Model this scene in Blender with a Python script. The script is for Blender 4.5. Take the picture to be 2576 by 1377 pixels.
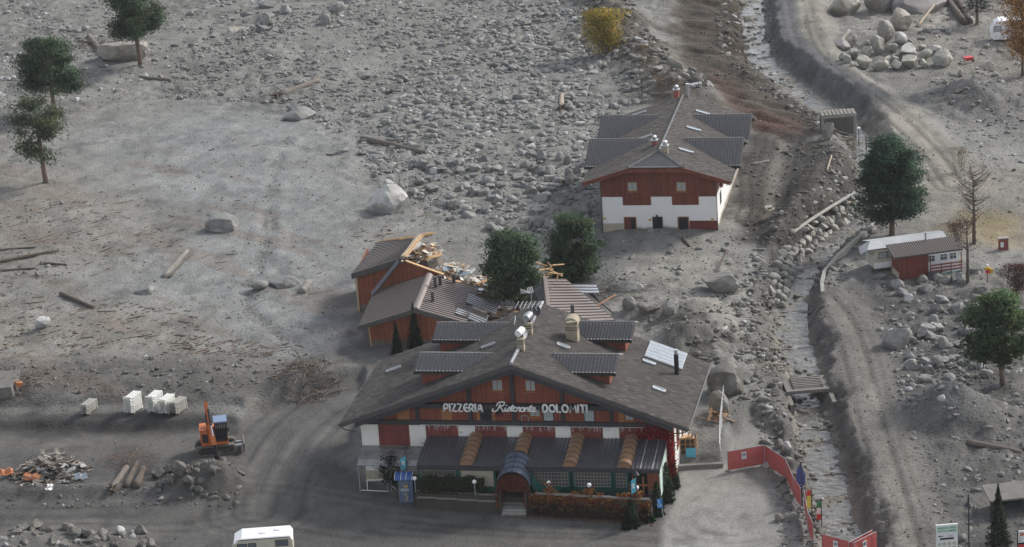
import bpy, bmesh, math, random
import numpy as np
from mathutils import Matrix, Vector

for o in list(bpy.data.objects): bpy.data.objects.remove(o)
SC = bpy.context.scene
COL = SC.collection
PI = math.pi
rnd = random.Random(11)
nr = np.random.RandomState(5)

# ------------------------------------------------------------------ camera, sky, sun, exposure
FPX, VA, VB, CX, CY, CAMH = 7256., 1400., 20840., 1288., 688.5, 90.85      # lens and tilt in a 2576 px wide frame
_U = np.array([-VA, VB, FPX]); _U /= np.linalg.norm(_U)
_V = np.array([0, 0, -1.]); _F = _V - _V.dot(_U) * _U; _F /= np.linalg.norm(_F)
RW = np.array([np.cross(_F, _U), _F, _U])                                  # world = RW @ camera
cd = bpy.data.cameras.new('camera'); cam = bpy.data.objects.new('camera', cd); COL.objects.link(cam)
cd.sensor_width = 36; cd.lens = FPX / 2576 * 36; cd.clip_start = 1; cd.clip_end = 6000
mw = Matrix.Identity(4)
for i in range(3):
    for j in range(3): mw[i][j] = RW[i][j]
mw[2][3] = CAMH
cam.matrix_world = mw
SC.camera = cam
SC.render.resolution_x = 1024; SC.render.resolution_y = 547

SUN_EL, SUN_AZ = 36, 58            # degrees; azimuth measured from +Y (away from the camera) towards +X
wd = bpy.data.worlds.new('World'); SC.world = wd; wd.use_nodes = True
nt = wd.node_tree; bg = nt.nodes['Background']
sky = nt.nodes.new('ShaderNodeTexSky'); sky.sky_type = 'NISHITA'; sky.sun_disc = False
sky.sun_elevation = math.radians(SUN_EL); sky.sun_rotation = math.radians(SUN_AZ)
sky.dust_density = 3.0; sky.altitude = 900; sky.ozone_density = 1.0
hs = nt.nodes.new('ShaderNodeHueSaturation'); hs.inputs['Saturation'].default_value = 0.35   # thin high cloud
nt.links.new(sky.outputs[0], hs.inputs['Color']); nt.links.new(hs.outputs[0], bg.inputs[0])
bg.inputs[1].default_value = 0.14
sl = bpy.data.lights.new('sun', 'SUN'); sl.energy = 2.0; sl.angle = math.radians(9); sl.color = (1, .95, .88)
so = bpy.data.objects.new('sun', sl); COL.objects.link(so)
sd = Vector((math.sin(math.radians(SUN_AZ)) * math.cos(math.radians(SUN_EL)), math.cos(math.radians(SUN_AZ)) * math.cos(math.radians(SUN_EL)), math.sin(math.radians(SUN_EL))))
so.rotation_euler = sd.to_track_quat('Z', 'Y').to_euler(); so.location = (60, 300, 120)
vs = SC.view_settings
vs.view_transform = 'Standard'; vs.look = 'None'; vs.gamma = 1; vs.exposure = 0.7; vs.use_curve_mapping = False

# ------------------------------------------------------------------ surveying helpers
def ray(u, v): return RW @ np.array([u - CX, CY - v, -FPX])
def unp(u, v, z=0.):
    d = ray(u, v); t = (z - CAMH) / d[2]
    return np.array([d[0] * t, d[1] * t, z])
def px_per_m(p):
    c = RW.T @ (np.array([p[0], p[1], p[2]]) - np.array([0, 0, CAMH])); return FPX / -c[2]
def local(fr, u, v, y=None, z=None):
    x0, y0, yaw = fr; c, s = math.cos(yaw), math.sin(yaw)
    L = np.array([[c, -s, 0], [s, c, 0], [0, 0, 1.]])
    d = L @ ray(u, v); o = L @ np.array([-x0, -y0, CAMH])
    t = (y - o[1]) / d[1] if y is not None else (z - o[2]) / d[2]
    return o + t * d
def local_roof(fr, u, v, zf):
    z = 8.
    for _ in range(40):
        p = local(fr, u, v, z=z); z = .5 * z + .5 * zf(p[0])
    return p

# ------------------------------------------------------------------ numpy noise
def _h(ix, iy, seed):
    n = (ix.astype(np.int64) * 374761393 + iy.astype(np.int64) * 668265263 + seed * 1274126177) & 0xffffffff
    n = ((n ^ (n >> 13)) * 1274126177) & 0xffffffff
    n = n ^ (n >> 16)
    return (n & 0xffff) / 65535.
def vn(x, y, seed=0):
    ix = np.floor(x); iy = np.floor(y); fx = x - ix; fy = y - iy
    fx = fx * fx * (3 - 2 * fx); fy = fy * fy * (3 - 2 * fy)
    a = _h(ix, iy, seed); b = _h(ix + 1, iy, seed); c = _h(ix, iy + 1, seed); d = _h(ix + 1, iy + 1, seed)
    return (a + (b - a) * fx) * (1 - fy) + (c + (d - c) * fx) * fy - .5
def fbm(x, y, seed=0, o=4):
    r = 0; k = 1.
    for i in range(o):
        r = r + vn(x * 2 ** i, y * 2 ** i, seed + i * 17) * k; k *= .5
    return r
def sst(a, b, x):
    t = np.clip((x - a) / (b - a), 0, 1); return t * t * (3 - 2 * t)

# ------------------------------------------------------------------ mesh builder
class M:
    def __init__(s): s.v = []; s.f = []; s.c = []; s.col = None
    def add(s, vs, fs):
        n = len(s.v); s.v += [tuple(map(float, p)) for p in vs]; s.f += [tuple(i + n for i in q) for q in fs]
        if s.col is not None: s.c += [s.col] * len(vs)
        return s
    def box(s, x0, x1, y0, y1, z0, z1, mat=None):
        p = [(x0, y0, z0), (x1, y0, z0), (x1, y1, z0), (x0, y1, z0), (x0, y0, z1), (x1, y0, z1), (x1, y1, z1), (x0, y1, z1)]
        if mat is not None: p = [tuple(mat @ Vector(q)) for q in p]
        return s.add(p, [(0, 3, 2, 1), (4, 5, 6, 7), (0, 1, 5, 4), (1, 2, 6, 5), (2, 3, 7, 6), (3, 0, 4, 7)])
    def hexa(s, p): return s.add(p, [(0, 3, 2, 1), (4, 5, 6, 7), (0, 1, 5, 4), (1, 2, 6, 5), (2, 3, 7, 6), (3, 0, 4, 7)])
    def slab(s, q, t):                       # a quad (4 points, top face) thickened downwards along its normal
        q = [Vector(p) for p in q]; n = (q[1] - q[0]).cross(q[3] - q[0]).normalized()
        if n.z < 0: n = -n
        return s.hexa([p - n * t for p in q] + q)
    def prism(s, prof, y0, y1):              # (x, z) outline swept along y
        n = len(prof)
        return s.add([(x, y0, z) for x, z in prof] + [(x, y1, z) for x, z in prof],
                     [tuple(range(n)), tuple(range(2 * n - 1, n - 1, -1))] + [(i, i + n, (i + 1) % n + n, (i + 1) % n) for i in range(n)])
    def tube(s, pts, r, n=6, cap=True):
        pts = [Vector(p) for p in pts]; k = len(pts)
        rs = r if isinstance(r, (list, tuple)) else [r] * k
        V = []; up = Vector((.13, .21, 1)); 
        for i, p in enumerate(pts):
            d = (pts[min(i + 1, k - 1)] - pts[max(i - 1, 0)])
            d = d.normalized() if d.length > 1e-9 else Vector((0, 0, 1))
            a = d.cross(up if abs(d.dot(up.normalized())) < .97 else Vector((1, .1, 0))).normalized(); b = d.cross(a)
            for j in range(n):
                t = 2 * PI * j / n; V.append(p + (a * math.cos(t) + b * math.sin(t)) * rs[i])
        F = [(i * n + j, i * n + (j + 1) % n, (i + 1) * n + (j + 1) % n, (i + 1) * n + j) for i in range(k - 1) for j in range(n)]
        if cap: F += [tuple(range(n - 1, -1, -1)), tuple(range((k - 1) * n, k * n))]
        return s.add(V, F)
    def disc(s, c, r, ax, t, n=14):          # short solid cylinder of thickness t along axis ax
        ax = Vector(ax).normalized(); c = Vector(c)
        return s.tube([c - ax * t / 2, c + ax * t / 2], r, n)
    def sph(s, c, r, nu=10, nv=6, sc=(1, 1, 1)):
        V = [(c[0], c[1], c[2] + r * sc[2])]
        for i in range(1, nv):
            t = PI * i / nv
            V += [(c[0] + r * sc[0] * math.sin(t) * math.cos(2 * PI * j / nu), c[1] + r * sc[1] * math.sin(t) * math.sin(2 * PI * j / nu), c[2] + r * sc[2] * math.cos(t)) for j in range(nu)]
        V.append((c[0], c[1], c[2] - r * sc[2])); L = len(V) - 1
        F = [(0, 1 + j, 1 + (j + 1) % nu) for j in range(nu)]
        for i in range(nv - 2): F += [(1 + i * nu + j, 1 + (i + 1) * nu + j, 1 + (i + 1) * nu + (j + 1) % nu, 1 + i * nu + (j + 1) % nu) for j in range(nu)]
        F += [(L, 1 + (nv - 2) * nu + (j + 1) % nu, 1 + (nv - 2) * nu + j) for j in range(nu)]
        return s.add(V, F)
    def build(s, name, mat, parent=None, smooth=False, kind=None):
        me = bpy.data.meshes.new(name); me.from_pydata(s.v, [], s.f)
        if s.c:
            a = me.attributes.new('tone', 'FLOAT_COLOR', 'POINT')
            a.data.foreach_set('color', np.array([(c[0], c[1], c[2], 1) for c in s.c], dtype=np.float32).ravel())
        me.materials.append(MT[mat]); me.update()
        if smooth: me.polygons.foreach_set('use_smooth', [True] * len(me.polygons))
        return link(name, me, parent, kind)
def link(name, me, parent=None, kind=None):
    o = bpy.data.objects.new(name, me); COL.objects.link(o)
    if parent is not None: o.parent = parent
    if kind: o['kind'] = kind
    return o
def thing(name, label, cat, loc=(0, 0, 0), rz=0, group=None):
    o = bpy.data.objects.new(name, None); COL.objects.link(o); o.empty_display_size = .3
    o.location = tuple(map(float, loc)); o.rotation_euler = (0, 0, rz); return tag(o, label, cat, group)
def tag(o, label, cat, group=None):
    o['label'] = label; o['category'] = cat
    if group: o['group'] = group
    return o
def npmesh(name, V, F, mat, tone=None, parent=None, kind=None, smooth=False, nrm=None):      # V (n,3) and F (m,3 or 4) numpy
    me = bpy.data.meshes.new(name); k = F.shape[1]
    me.vertices.add(len(V)); me.vertices.foreach_set('co', V.astype(np.float32).ravel())
    me.loops.add(F.size); me.loops.foreach_set('vertex_index', F.astype(np.int32).ravel())
    me.polygons.add(len(F)); me.polygons.foreach_set('loop_start', np.arange(0, F.size, k, dtype=np.int32))
    me.polygons.foreach_set('loop_total', np.full(len(F), k, dtype=np.int32))
    if smooth: me.polygons.foreach_set('use_smooth', np.ones(len(F), dtype=bool))
    if tone is not None:
        a = me.attributes.new('tone', 'FLOAT_COLOR', 'POINT')
        t = np.ones((len(V), 4), dtype=np.float32); t[:, :tone.shape[1]] = tone; a.data.foreach_set('color', t.ravel())
    me.materials.append(MT[mat]); me.update(calc_edges=True)
    if nrm is not None: me.polygons.foreach_set('use_smooth', np.ones(len(F), dtype=bool)); me.normals_split_custom_set_from_vertices(nrm.tolist())
    return link(name, me, parent, kind)

# ------------------------------------------------------------------ materials
MT = {}
def mk(name, col=(.5, .5, .5), rough=.8, var=.25, scale=3., bump=.15, metal=0., src='rgb', stripe=None, bscale=None, spec=.5, coat=0, alpha=1., stain=None, transl=0, zmud=None, abump=False):
    m = bpy.data.materials.new(name); m.use_nodes = True; n = m.node_tree; N = n.nodes; L = n.links
    b = N['Principled BSDF']; b.inputs['Roughness'].default_value = rough; b.inputs['Metallic'].default_value = metal
    b.inputs['Specular IOR Level'].default_value = spec
    tc = N.new('ShaderNodeTexCoord'); no = N.new('ShaderNodeTexNoise'); no.inputs['Scale'].default_value = scale; no.inputs['Detail'].default_value = 8; no.inputs['Roughness'].default_value = .65
    L.new(tc.outputs['Object'], no.inputs['Vector'])
    mr = N.new('ShaderNodeMapRange'); mr.inputs[1].default_value = .25; mr.inputs[2].default_value = .75; mr.inputs[3].default_value = 1 - var; mr.inputs[4].default_value = 1 + var
    L.new(no.outputs[0], mr.inputs[0])
    if src == 'tone': c = N.new('ShaderNodeAttribute'); c.attribute_name = 'tone'; co = c.outputs['Color']
    elif src == 'object': c = N.new('ShaderNodeObjectInfo'); co = c.outputs['Color']
    else: c = N.new('ShaderNodeRGB'); c.outputs[0].default_value = (*col, 1); co = c.outputs[0]
    if stain:
        n2 = N.new('ShaderNodeTexNoise'); n2.inputs['Scale'].default_value = stain[1]; n2.inputs['Detail'].default_value = 5; L.new(tc.outputs['Object'], n2.inputs['Vector'])
        m2 = N.new('ShaderNodeMapRange'); m2.inputs[1].default_value = stain[2]; m2.inputs[2].default_value = stain[2] + .15; L.new(n2.outputs[0], m2.inputs[0])
        mx0 = N.new('ShaderNodeMix'); mx0.data_type = 'RGBA'; L.new(m2.outputs[0], mx0.inputs['Factor']); L.new(co, mx0.inputs['A']); mx0.inputs['B'].default_value = (*stain[0], 1); co = mx0.outputs['Result']
    if zmud:                                  # mud dried onto the foot of the wall, with a ragged upper edge
        sz = N.new('ShaderNodeSeparateXYZ'); L.new(tc.outputs['Object'], sz.inputs[0]); n4 = N.new('ShaderNodeTexNoise'); n4.inputs['Scale'].default_value = .7; n4.inputs['Detail'].default_value = 6; L.new(tc.outputs['Object'], n4.inputs['Vector'])
        ma = N.new('ShaderNodeMath'); ma.operation = 'MULTIPLY_ADD'; L.new(n4.outputs[0], ma.inputs[0]); ma.inputs[1].default_value = -zmud[2]; L.new(sz.outputs[2], ma.inputs[2])
        m5 = N.new('ShaderNodeMapRange'); m5.inputs[1].default_value = zmud[1] - zmud[2] * .5 + .12; m5.inputs[2].default_value = zmud[1] - zmud[2] * .5 - .12; L.new(ma.outputs[0], m5.inputs[0])
        mx5 = N.new('ShaderNodeMix'); mx5.data_type = 'RGBA'; L.new(m5.outputs[0], mx5.inputs['Factor']); L.new(co, mx5.inputs['A']); mx5.inputs['B'].default_value = (*zmud[0], 1); co = mx5.outputs['Result']
    mx = N.new('ShaderNodeMix'); mx.data_type = 'RGBA'; mx.blend_type = 'MULTIPLY'; mx.inputs['Factor'].default_value = 1
    L.new(co, mx.inputs['A']); L.new(mr.outputs[0], mx.inputs['B']); out = mx.outputs['Result']
    hgt = no.outputs[0]
    if bscale:
        nb = N.new('ShaderNodeTexNoise'); nb.inputs['Scale'].default_value = bscale; nb.inputs['Detail'].default_value = 6; L.new(tc.outputs['Object'], nb.inputs['Vector']); hgt = nb.outputs[0]
    if stripe:                                # (axis, board width): grooves between boards, a slightly different tint per board
        sx = N.new('ShaderNodeSeparateXYZ'); L.new(tc.outputs['Object'], sx.inputs[0])
        dv = N.new('ShaderNodeMath'); dv.operation = 'DIVIDE'; L.new(sx.outputs[stripe[0]], dv.inputs[0]); dv.inputs[1].default_value = stripe[1]
        fr = N.new('ShaderNodeMath'); fr.operation = 'FRACT'; L.new(dv.outputs[0], fr.inputs[0])
        fl = N.new('ShaderNodeMath'); fl.operation = 'FLOOR'; L.new(dv.outputs[0], fl.inputs[0])
        wn = N.new('ShaderNodeTexWhiteNoise'); wn.noise_dimensions = '1D'; L.new(fl.outputs[0], wn.inputs['W'])
        m3 = N.new('ShaderNodeMapRange'); m3.inputs[3].default_value = .8; m3.inputs[4].default_value = 1.2; L.new(wn.outputs[0], m3.inputs[0])
        mx2 = N.new('ShaderNodeMix'); mx2.data_type = 'RGBA'; mx2.blend_type = 'MULTIPLY'; mx2.inputs['Factor'].default_value = 1
        L.new(out, mx2.inputs['A']); L.new(m3.outputs[0], mx2.inputs['B']); out = mx2.outputs['Result']
        gt = N.new('ShaderNodeMath'); gt.operation = 'GREATER_THAN'; L.new(fr.outputs[0], gt.inputs[0]); gt.inputs[1].default_value = .13
        hgt = gt.outputs[0]
    if bump:
        bp = N.new('ShaderNodeBump'); bp.inputs['Strength'].default_value = bump; bp.inputs['Distance'].default_value = .05 if not bscale else .12
        if abump: L.new(c.outputs['Alpha'], bp.inputs['Strength'])
        L.new(hgt, bp.inputs['Height']); L.new(bp.outputs[0], b.inputs['Normal'])
    L.new(out, b.inputs['Base Color'])
    if alpha < 1: b.inputs['Alpha'].default_value = alpha
    if coat: b.inputs['Coat Weight'].default_value = coat
    if transl: 
        tr = N.new('ShaderNodeBsdfTranslucent'); L.new(out, tr.inputs[0]); ms = N.new('ShaderNodeMixShader'); ms.inputs[0].default_value = transl
        L.new(b.outputs[0], ms.inputs[1]); L.new(tr.outputs[0], ms.inputs[2]); L.new(ms.outputs[0], N['Material Output'].inputs[0])
    MT[name] = m; return m
mk('mud', rough=.88, src='tone', var=.38, scale=4.5, bump=1., bscale=3.4, spec=.14, abump=True)
mk('rock_tone', rough=.6, src='tone', var=.3, scale=2.2, bump=.4, bscale=5, spec=.35)
mk('rock_obj', rough=.62, src='object', var=.38, scale=2.4, bump=.9, bscale=3, spec=.45, stain=((.2, .195, .18), .9, .52))
mk('leaf', rough=.7, src='tone', var=.2, scale=2, bump=0, spec=.25, transl=.33)
mk('bark_pine', (.15, .105, .08), .9, .35, 6, .5)
mk('bark_grey', (.12, .095, .08), .9, .35, 6, .5)
mk('deadwood', (.14, .118, .098), .85, .35, 3, .5)
mk('deadwood_dark', (.085, .065, .05), .85, .4, 3, .5)
mk('deadwood_grey', (.21, .195, .17), .9, .35, 3, .5)
mk('pale_wood', (.3, .25, .185), .8, .25, 5, .2)
mk('fresh_wood', (.52, .33, .17), .75, .25, 5, .2)
mk('scrap', src='tone', rough=.7, var=.3, scale=5, bump=.2)
mk('scrap_obj', src='object', rough=.7, var=.3, scale=5, bump=.2)
mk('wood_red', (.19, .047, .025), .7, .22, 1.2, .35, stripe=(0, .17))
mk('wood_dark_red', (.16, .034, .026), .7, .22, 1.2, .3, stripe=(0, .17))
mk('wood_brown', (.15, .038, .02), .7, .25, 1.4, .35, stripe=(0, .2))
mk('wood_orange', (.21, .062, .027), .7, .28, 1.5, .35, stripe=(0, .16), zmud=((.13, .11, .09), 1.5, 1.2))
mk('wood_side', (.18, .055, .025), .7, .22, 1.5, .35, stripe=(1, .16))
mk('beam_dark', (.035, .034, .037), .7, .3, 3, .2)
mk('shutter_wood', (.3, .125, .045), .7, .2, 3, .15)
mk('plaster', (.70, .68, .63), .9, .08, 1.2, .12, bscale=20, stain=((.55, .52, .46), .5, .6))
mk('plaster_bright', (.80, .79, .77), .9, .05, 1.2, .12, bscale=20, stain=((.66, .64, .6), .35, .62), zmud=((.36, .32, .25), 1.15, 1.1))
mk('plaster_muddy', (.42, .37, .28), .9, .2, 1.5, .15)
mk('slate', src='tone', rough=.8, var=.22, scale=7, bump=.25, spec=.2)
mk('slate_obj', src='object', rough=.8, var=.22, scale=7, bump=.25, spec=.2)
mk('roof_under', (.055, .05, .046), .85, .25, 3, .1)
mk('pantile', (.15, .145, .145), .5, .45, 7, .2)
mk('metal_roof', (.2, .165, .15), .5, .12, 1.5, .05, metal=.25)
mk('metal_roof_rib', (.07, .058, .055), .5, .15, 2, 0, metal=.2)
mk('metal_pale', (.42, .45, .49), .35, .2, 1.6, .05, metal=.6)
mk('metal_slate_blue', (.15, .15, .165), .36, .22, 1.2, .05, metal=.5)
mk('fascia', (.07, .063, .06), .6, .25, 3, .1)
mk('steel', (.55, .56, .58), .35, .12, 4, .05, metal=.8)
mk('zinc', (.36, .37, .39), .5, .2, 3, .05, metal=.4)
mk('white_paint', (.76, .76, .74), .5, .06, 3, .05)
mk('white_plastic', (.78, .78, .74), .45, .12, 5, .05, stain=((.45, .42, .35), 2.2, .6))
mk('dirty_plastic', (.4, .39, .35), .6, .3, 5, .05)
mk('black_metal', (.018, .018, .022), .45, .2, 4, .05)
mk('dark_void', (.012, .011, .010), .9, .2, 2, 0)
mk('glass', (.10, .12, .13), .12, .25, .8, 0, spec=.7)
mk('glass_dark', (.02, .022, .026), .1, .2, 1, 0, spec=.6)
mk('curtain', (.33, .36, .36), .7, .3, 9, .2)
mk('roof_glass', (.3, .33, .36), .3, .25, 1.6, .05, metal=.5)
mk('bar_grey', (.42, .43, .42), .5, .1, 3, 0)
mk('skylight', (.45, .52, .56), .15, .3, 1.5, 0, metal=.5)
mk('poly_brown', (.27, .155, .085), .3, .18, 1.5, .05, spec=.5)
mk('poly_blue', (.095, .12, .16), .2, .35, .9, .05, spec=.7)
mk('poly_grey', (.25, .25, .245), .35, .3, 1.5, .05, metal=.3)
mk('green_paint', (.012, .075, .052), .55, .2, 3, .05)
mk('green_tarp', (.015, .13, .105), .45, .25, 3, .15)
mk('window_sheet', (.085, .072, .062), .3, .6, 1.4, .05, spec=.6)
mk('beige_render', (.34, .29, .21), .9, .15, 3, .15)
mk('red_brick_paint', (.34, .09, .075), .8, .2, 6, .1)
mk('terrace_wall', (.055, .045, .037), .9, .3, 2, .4)
mk('concrete', (.3, .29, .265), .9, .2, 1.5, .25)
mk('concrete_dark', (.17, .16, .145), .9, .25, 1.5, .3)
mk('red_mesh', (.48, .1, .09), .6, .15, 2.5, .15, alpha=.86)
mk('excavator_orange', (.52, .135, .03), .45, .15, 4, .05)
mk('rubber', (.05, .047, .042), .85, .35, 6, .3)
mk('track_mud', (.16, .15, .13), .9, .3, 7, .3)
mk('cab_blue', (.16, .23, .36), .4, .15, 3, 0)
mk('kiosk_blue', (.06, .12, .25), .45, .25, 2, .05, stain=((.12, .125, .14), 1.2, .55))
mk('kiosk_panel', (.12, .15, .20), .5, .3, 2, .05)
mk('canopy_blue', (.035, .10, .30), .4, .15, 2, .05)
mk('cyan_flag', (.09, .42, .55), .6, .15, 4, .1)
mk('sign_blue', (.02, .18, .50), .45, .1, 4, 0)
mk('flag_blue', (.06, .07, .22), .7, .2, 3, .1)
mk('flag_red', (.5, .05, .03), .7, .2, 3, .1)
mk('flag_yellow', (.55, .42, .06), .7, .2, 3, .1)
mk('flag_green', (.03, .2, .07), .7, .2, 3, .1)
mk('caravan_cream', (.52, .49, .39), .5, .12, 1.2, .05, stain=((.45, .33, .25), .9, .62))
mk('caravan_white', (.80, .81, .82), .4, .05, 2, .05)
mk('caravan_grey', (.45, .43, .38), .6, .15, 2, .05)
mk('tarp_grey', (.42, .43, .44), .55, .15, 1.5, .1)
mk('railing_red', (.2, .055, .04), .6, .2, 4, .1)
mk('teal_paint', (.10, .15, .15), .7, .2, 3, .1)
mk('yellow_box', (.6, .36, .03), .5, .15, 4, .05)
mk('sign_white', (.68, .7, .69), .5, .08, 3, 0)
mk('sign_green', (.08, .22, .15), .5, .1, 3, 0)
mk('pale_green', (.55, .68, .60), .5, .1, 3, 0)
mk('print_grey', (.3, .32, .31), .6, .2, 6, 0)
mk('orange_paint', (.45, .17, .07), .5, .15, 3, 0)
mk('red_paint', (.55, .04, .05), .45, .15, 4, .05)
mk('pallet_wood', (.30, .17, .08), .8, .25, 4, .2)
mk('gravel', src='tone', rough=.9, var=.35, scale=5, bump=.6, bscale=7)
def mk_water():
    m = mk('water', src='tone', rough=.16, var=.45, scale=1.1, bump=.8, bscale=2.2, spec=.5)
mk_water()

# ------------------------------------------------------------------ terrain
def wpts(px, z=.5): return [unp(u, v, z)[:2] for u, v in px]
def sdist(poly, X, Y):                       # signed distance to a closed outline, negative inside
    n = len(poly); d = np.full(X.shape, 1e9); ins = np.zeros(X.shape, bool)
    for i in range(n):
        ax, ay = poly[i]; bx, by = poly[(i + 1) % n]; ex, ey = bx - ax, by - ay
        t = np.clip(((X - ax) * ex + (Y - ay) * ey) / (ex * ex + ey * ey + 1e-12), 0, 1)
        d = np.minimum(d, (X - ax - t * ex) ** 2 + (Y - ay - t * ey) ** 2)
        c = ((ay > Y) != (by > Y)) & (X < ex * (Y - ay) / (ey + (1e-12 if ey >= 0 else -1e-12)) + ax); ins ^= c
    d = np.sqrt(d); return np.where(ins, -d, d)
_LC = {}
def ldist(line, X, Y):                       # distance to an open line, the running length and the signed side
    key = (id(line), X.shape)
    if X.size > 1e5 and key in _LC: return _LC[key][:4]
    d = np.full(X.shape, 1e9); along = np.zeros(X.shape); side = np.zeros(X.shape); acc = 0.
    for i in range(len(line) - 1):
        ax, ay = line[i]; bx, by = line[i + 1]; ex, ey = bx - ax, by - ay; L = math.hypot(ex, ey)
        t = np.clip(((X - ax) * ex + (Y - ay) * ey) / (L * L), 0, 1)
        q = (X - ax - t * ex) ** 2 + (Y - ay - t * ey) ** 2; m = q < d
        d = np.where(m, q, d); along = np.where(m, acc + t * L, along)
        side = np.where(m, np.sign(ex * (Y - ay) - ey * (X - ax)), side); acc += L
    r = (np.sqrt(d), along, side, acc, line)
    if X.size > 1e5: _LC[key] = r
    return r[:4]
def smooth_line(px, z, n=3):
    p = [np.array(q, float) for q in wpts(px, z)]; out = []
    for i in range(len(p) - 1):
        a = p[max(i - 1, 0)]; b = p[i]; c = p[i + 1]; d = p[min(i + 2, len(p) - 1)]
        for k in range(n):
            t = k / n; out.append(.5 * (2 * b + (c - a) * t + (2 * a - 5 * b + 4 * c - d) * t * t + (3 * b - a - 3 * c + d) * t ** 3))
    return out + [p[-1]]

YARD = wpts([(-600, 1078), (200, 1082), (470, 1076), (600, 1068), (700, 1020), (800, 985), (915, 945), (905, 1060), (890, 1180), (1000, 1235), (1040, 1240), (1060, 1238), (1640, 1262), (1700, 1170), (1722, 1165), (1815, 1162), (1840, 1085), (1890, 1040), (1960, 1110), (2010, 1240), (2040, 1377), (2060, 1700), (-600, 1700)], 0)
LEDGE = wpts([(-600, 1022), (180, 1024), (330, 1016), (480, 1018), (600, 1022), (610, 1062), (480, 1070), (200, 1074), (-600, 1070)], .5)
RIM = wpts([(-600, 880), (300, 900), (700, 900), (860, 880), (890, 930), (790, 970), (690, 1000), (560, 1005), (200, 1005), (-600, 1005)], 1)
PAD = wpts([(1722, 1180), (1820, 1165), (1850, 1100), (1890, 1050), (1925, 1040), (1945, 1120), (2005, 1270), (2045, 1400), (2060, 1500), (1650, 1500), (1668, 1330), (1700, 1230)], 0)
CH1 = smooth_line([(1880, -80), (1892, 0), (1897, 70), (1908, 140), (1955, 195), (2030, 248), (2095, 290), (2150, 345), (2195, 420), (2205, 490), (2178, 545), (2110, 595), (2040, 655), (1998, 720), (1985, 800), (1998, 870), (2024, 950), (2034, 1030), (2056, 1110), (2086, 1210), (2106, 1300), (2126, 1400), (2140, 1500)], -.9)
ROADU = smooth_line([(1985, -90), (1998, 0), (2012, 80), (2040, 145), (2100, 200), (2190, 258), (2270, 315), (2340, 385), (2400, 470)], 1.2)
ROADL = smooth_line([(2060, 745), (2110, 800), (2150, 900), (2175, 1000), (2200, 1100), (2235, 1220), (2280, 1377), (2310, 1500)], .6)
ROADC = smooth_line([(-200, 1300), (200, 1303), (480, 1290), (640, 1265), (800, 1290), (1000, 1320), (1300, 1345), (1650, 1360), (2000, 1420)], 0)
CURVE = smooth_line([(640, 1290), (655, 1220), (700, 1130), (760, 1060), (850, 1000), (930, 960)], 0)
LEVEE = smooth_line([(1440, -80), (1500, -10), (1560, 60), (1605, 130), (1670, 195), (1735, 240)], 1)
SCAR = wpts([(1700, -80), (1860, -80), (1880, 60), (1900, 150), (1960, 220), (2060, 290), (2070, 340), (1990, 350), (1900, 330), (1870, 290), (1800, 230), (1740, 200), (1700, 120)], .3)
DMOUND = smooth_line([(2105, 405), (2060, 460), (2010, 540), (1975, 600)], 1)
DITCH = smooth_line([(1985, 365), (1965, 430), (1955, 500), (1945, 570)], -.3)
GULLY = smooth_line([(715, 355), (690, 440), (676, 530), (665, 640), (630, 720), (622, 780), (680, 830), (760, 880)], .6)
def mound(X, Y, u, v, rx, ry, h, z=.5, rot=0, p=1.):
    c = unp(u, v, z); c_, s_ = math.cos(rot), math.sin(rot); dx = X - c[0]; dy = Y - c[1]
    r = np.sqrt(((dx * c_ + dy * s_) / rx) ** 2 + ((-dx * s_ + dy * c_) / ry) ** 2)
    return h * np.clip(1 - r, 0, 1) ** p if p != 1. else h * sst(1, 0, r)
SP = 9.3
ROUGH = wpts([(-400, -200), (2900, -200), (2900, 300), (1650, 300), (1520, 600), (1100, 600), (900, 430), (800, 280), (450, 250), (-400, 330)], .6)
ROUGHR = wpts([(1850, 640), (1990, 600), (2250, 690), (2900, 690), (2900, 1600), (2060, 1600), (1900, 1000), (1600, 860), (1560, 770)], .6)
CHL = ldist(CH1, np.zeros(1), np.zeros(1))[3]
def chan(X, Y):
    d, s, side, L = ldist(CH1, X, Y)
    step = np.floor(s / SP) * SP + SP * sst(.94, 1.0, (s / SP) % 1)
    return d, s, side, -.45 - 1.0 * step / L
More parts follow.
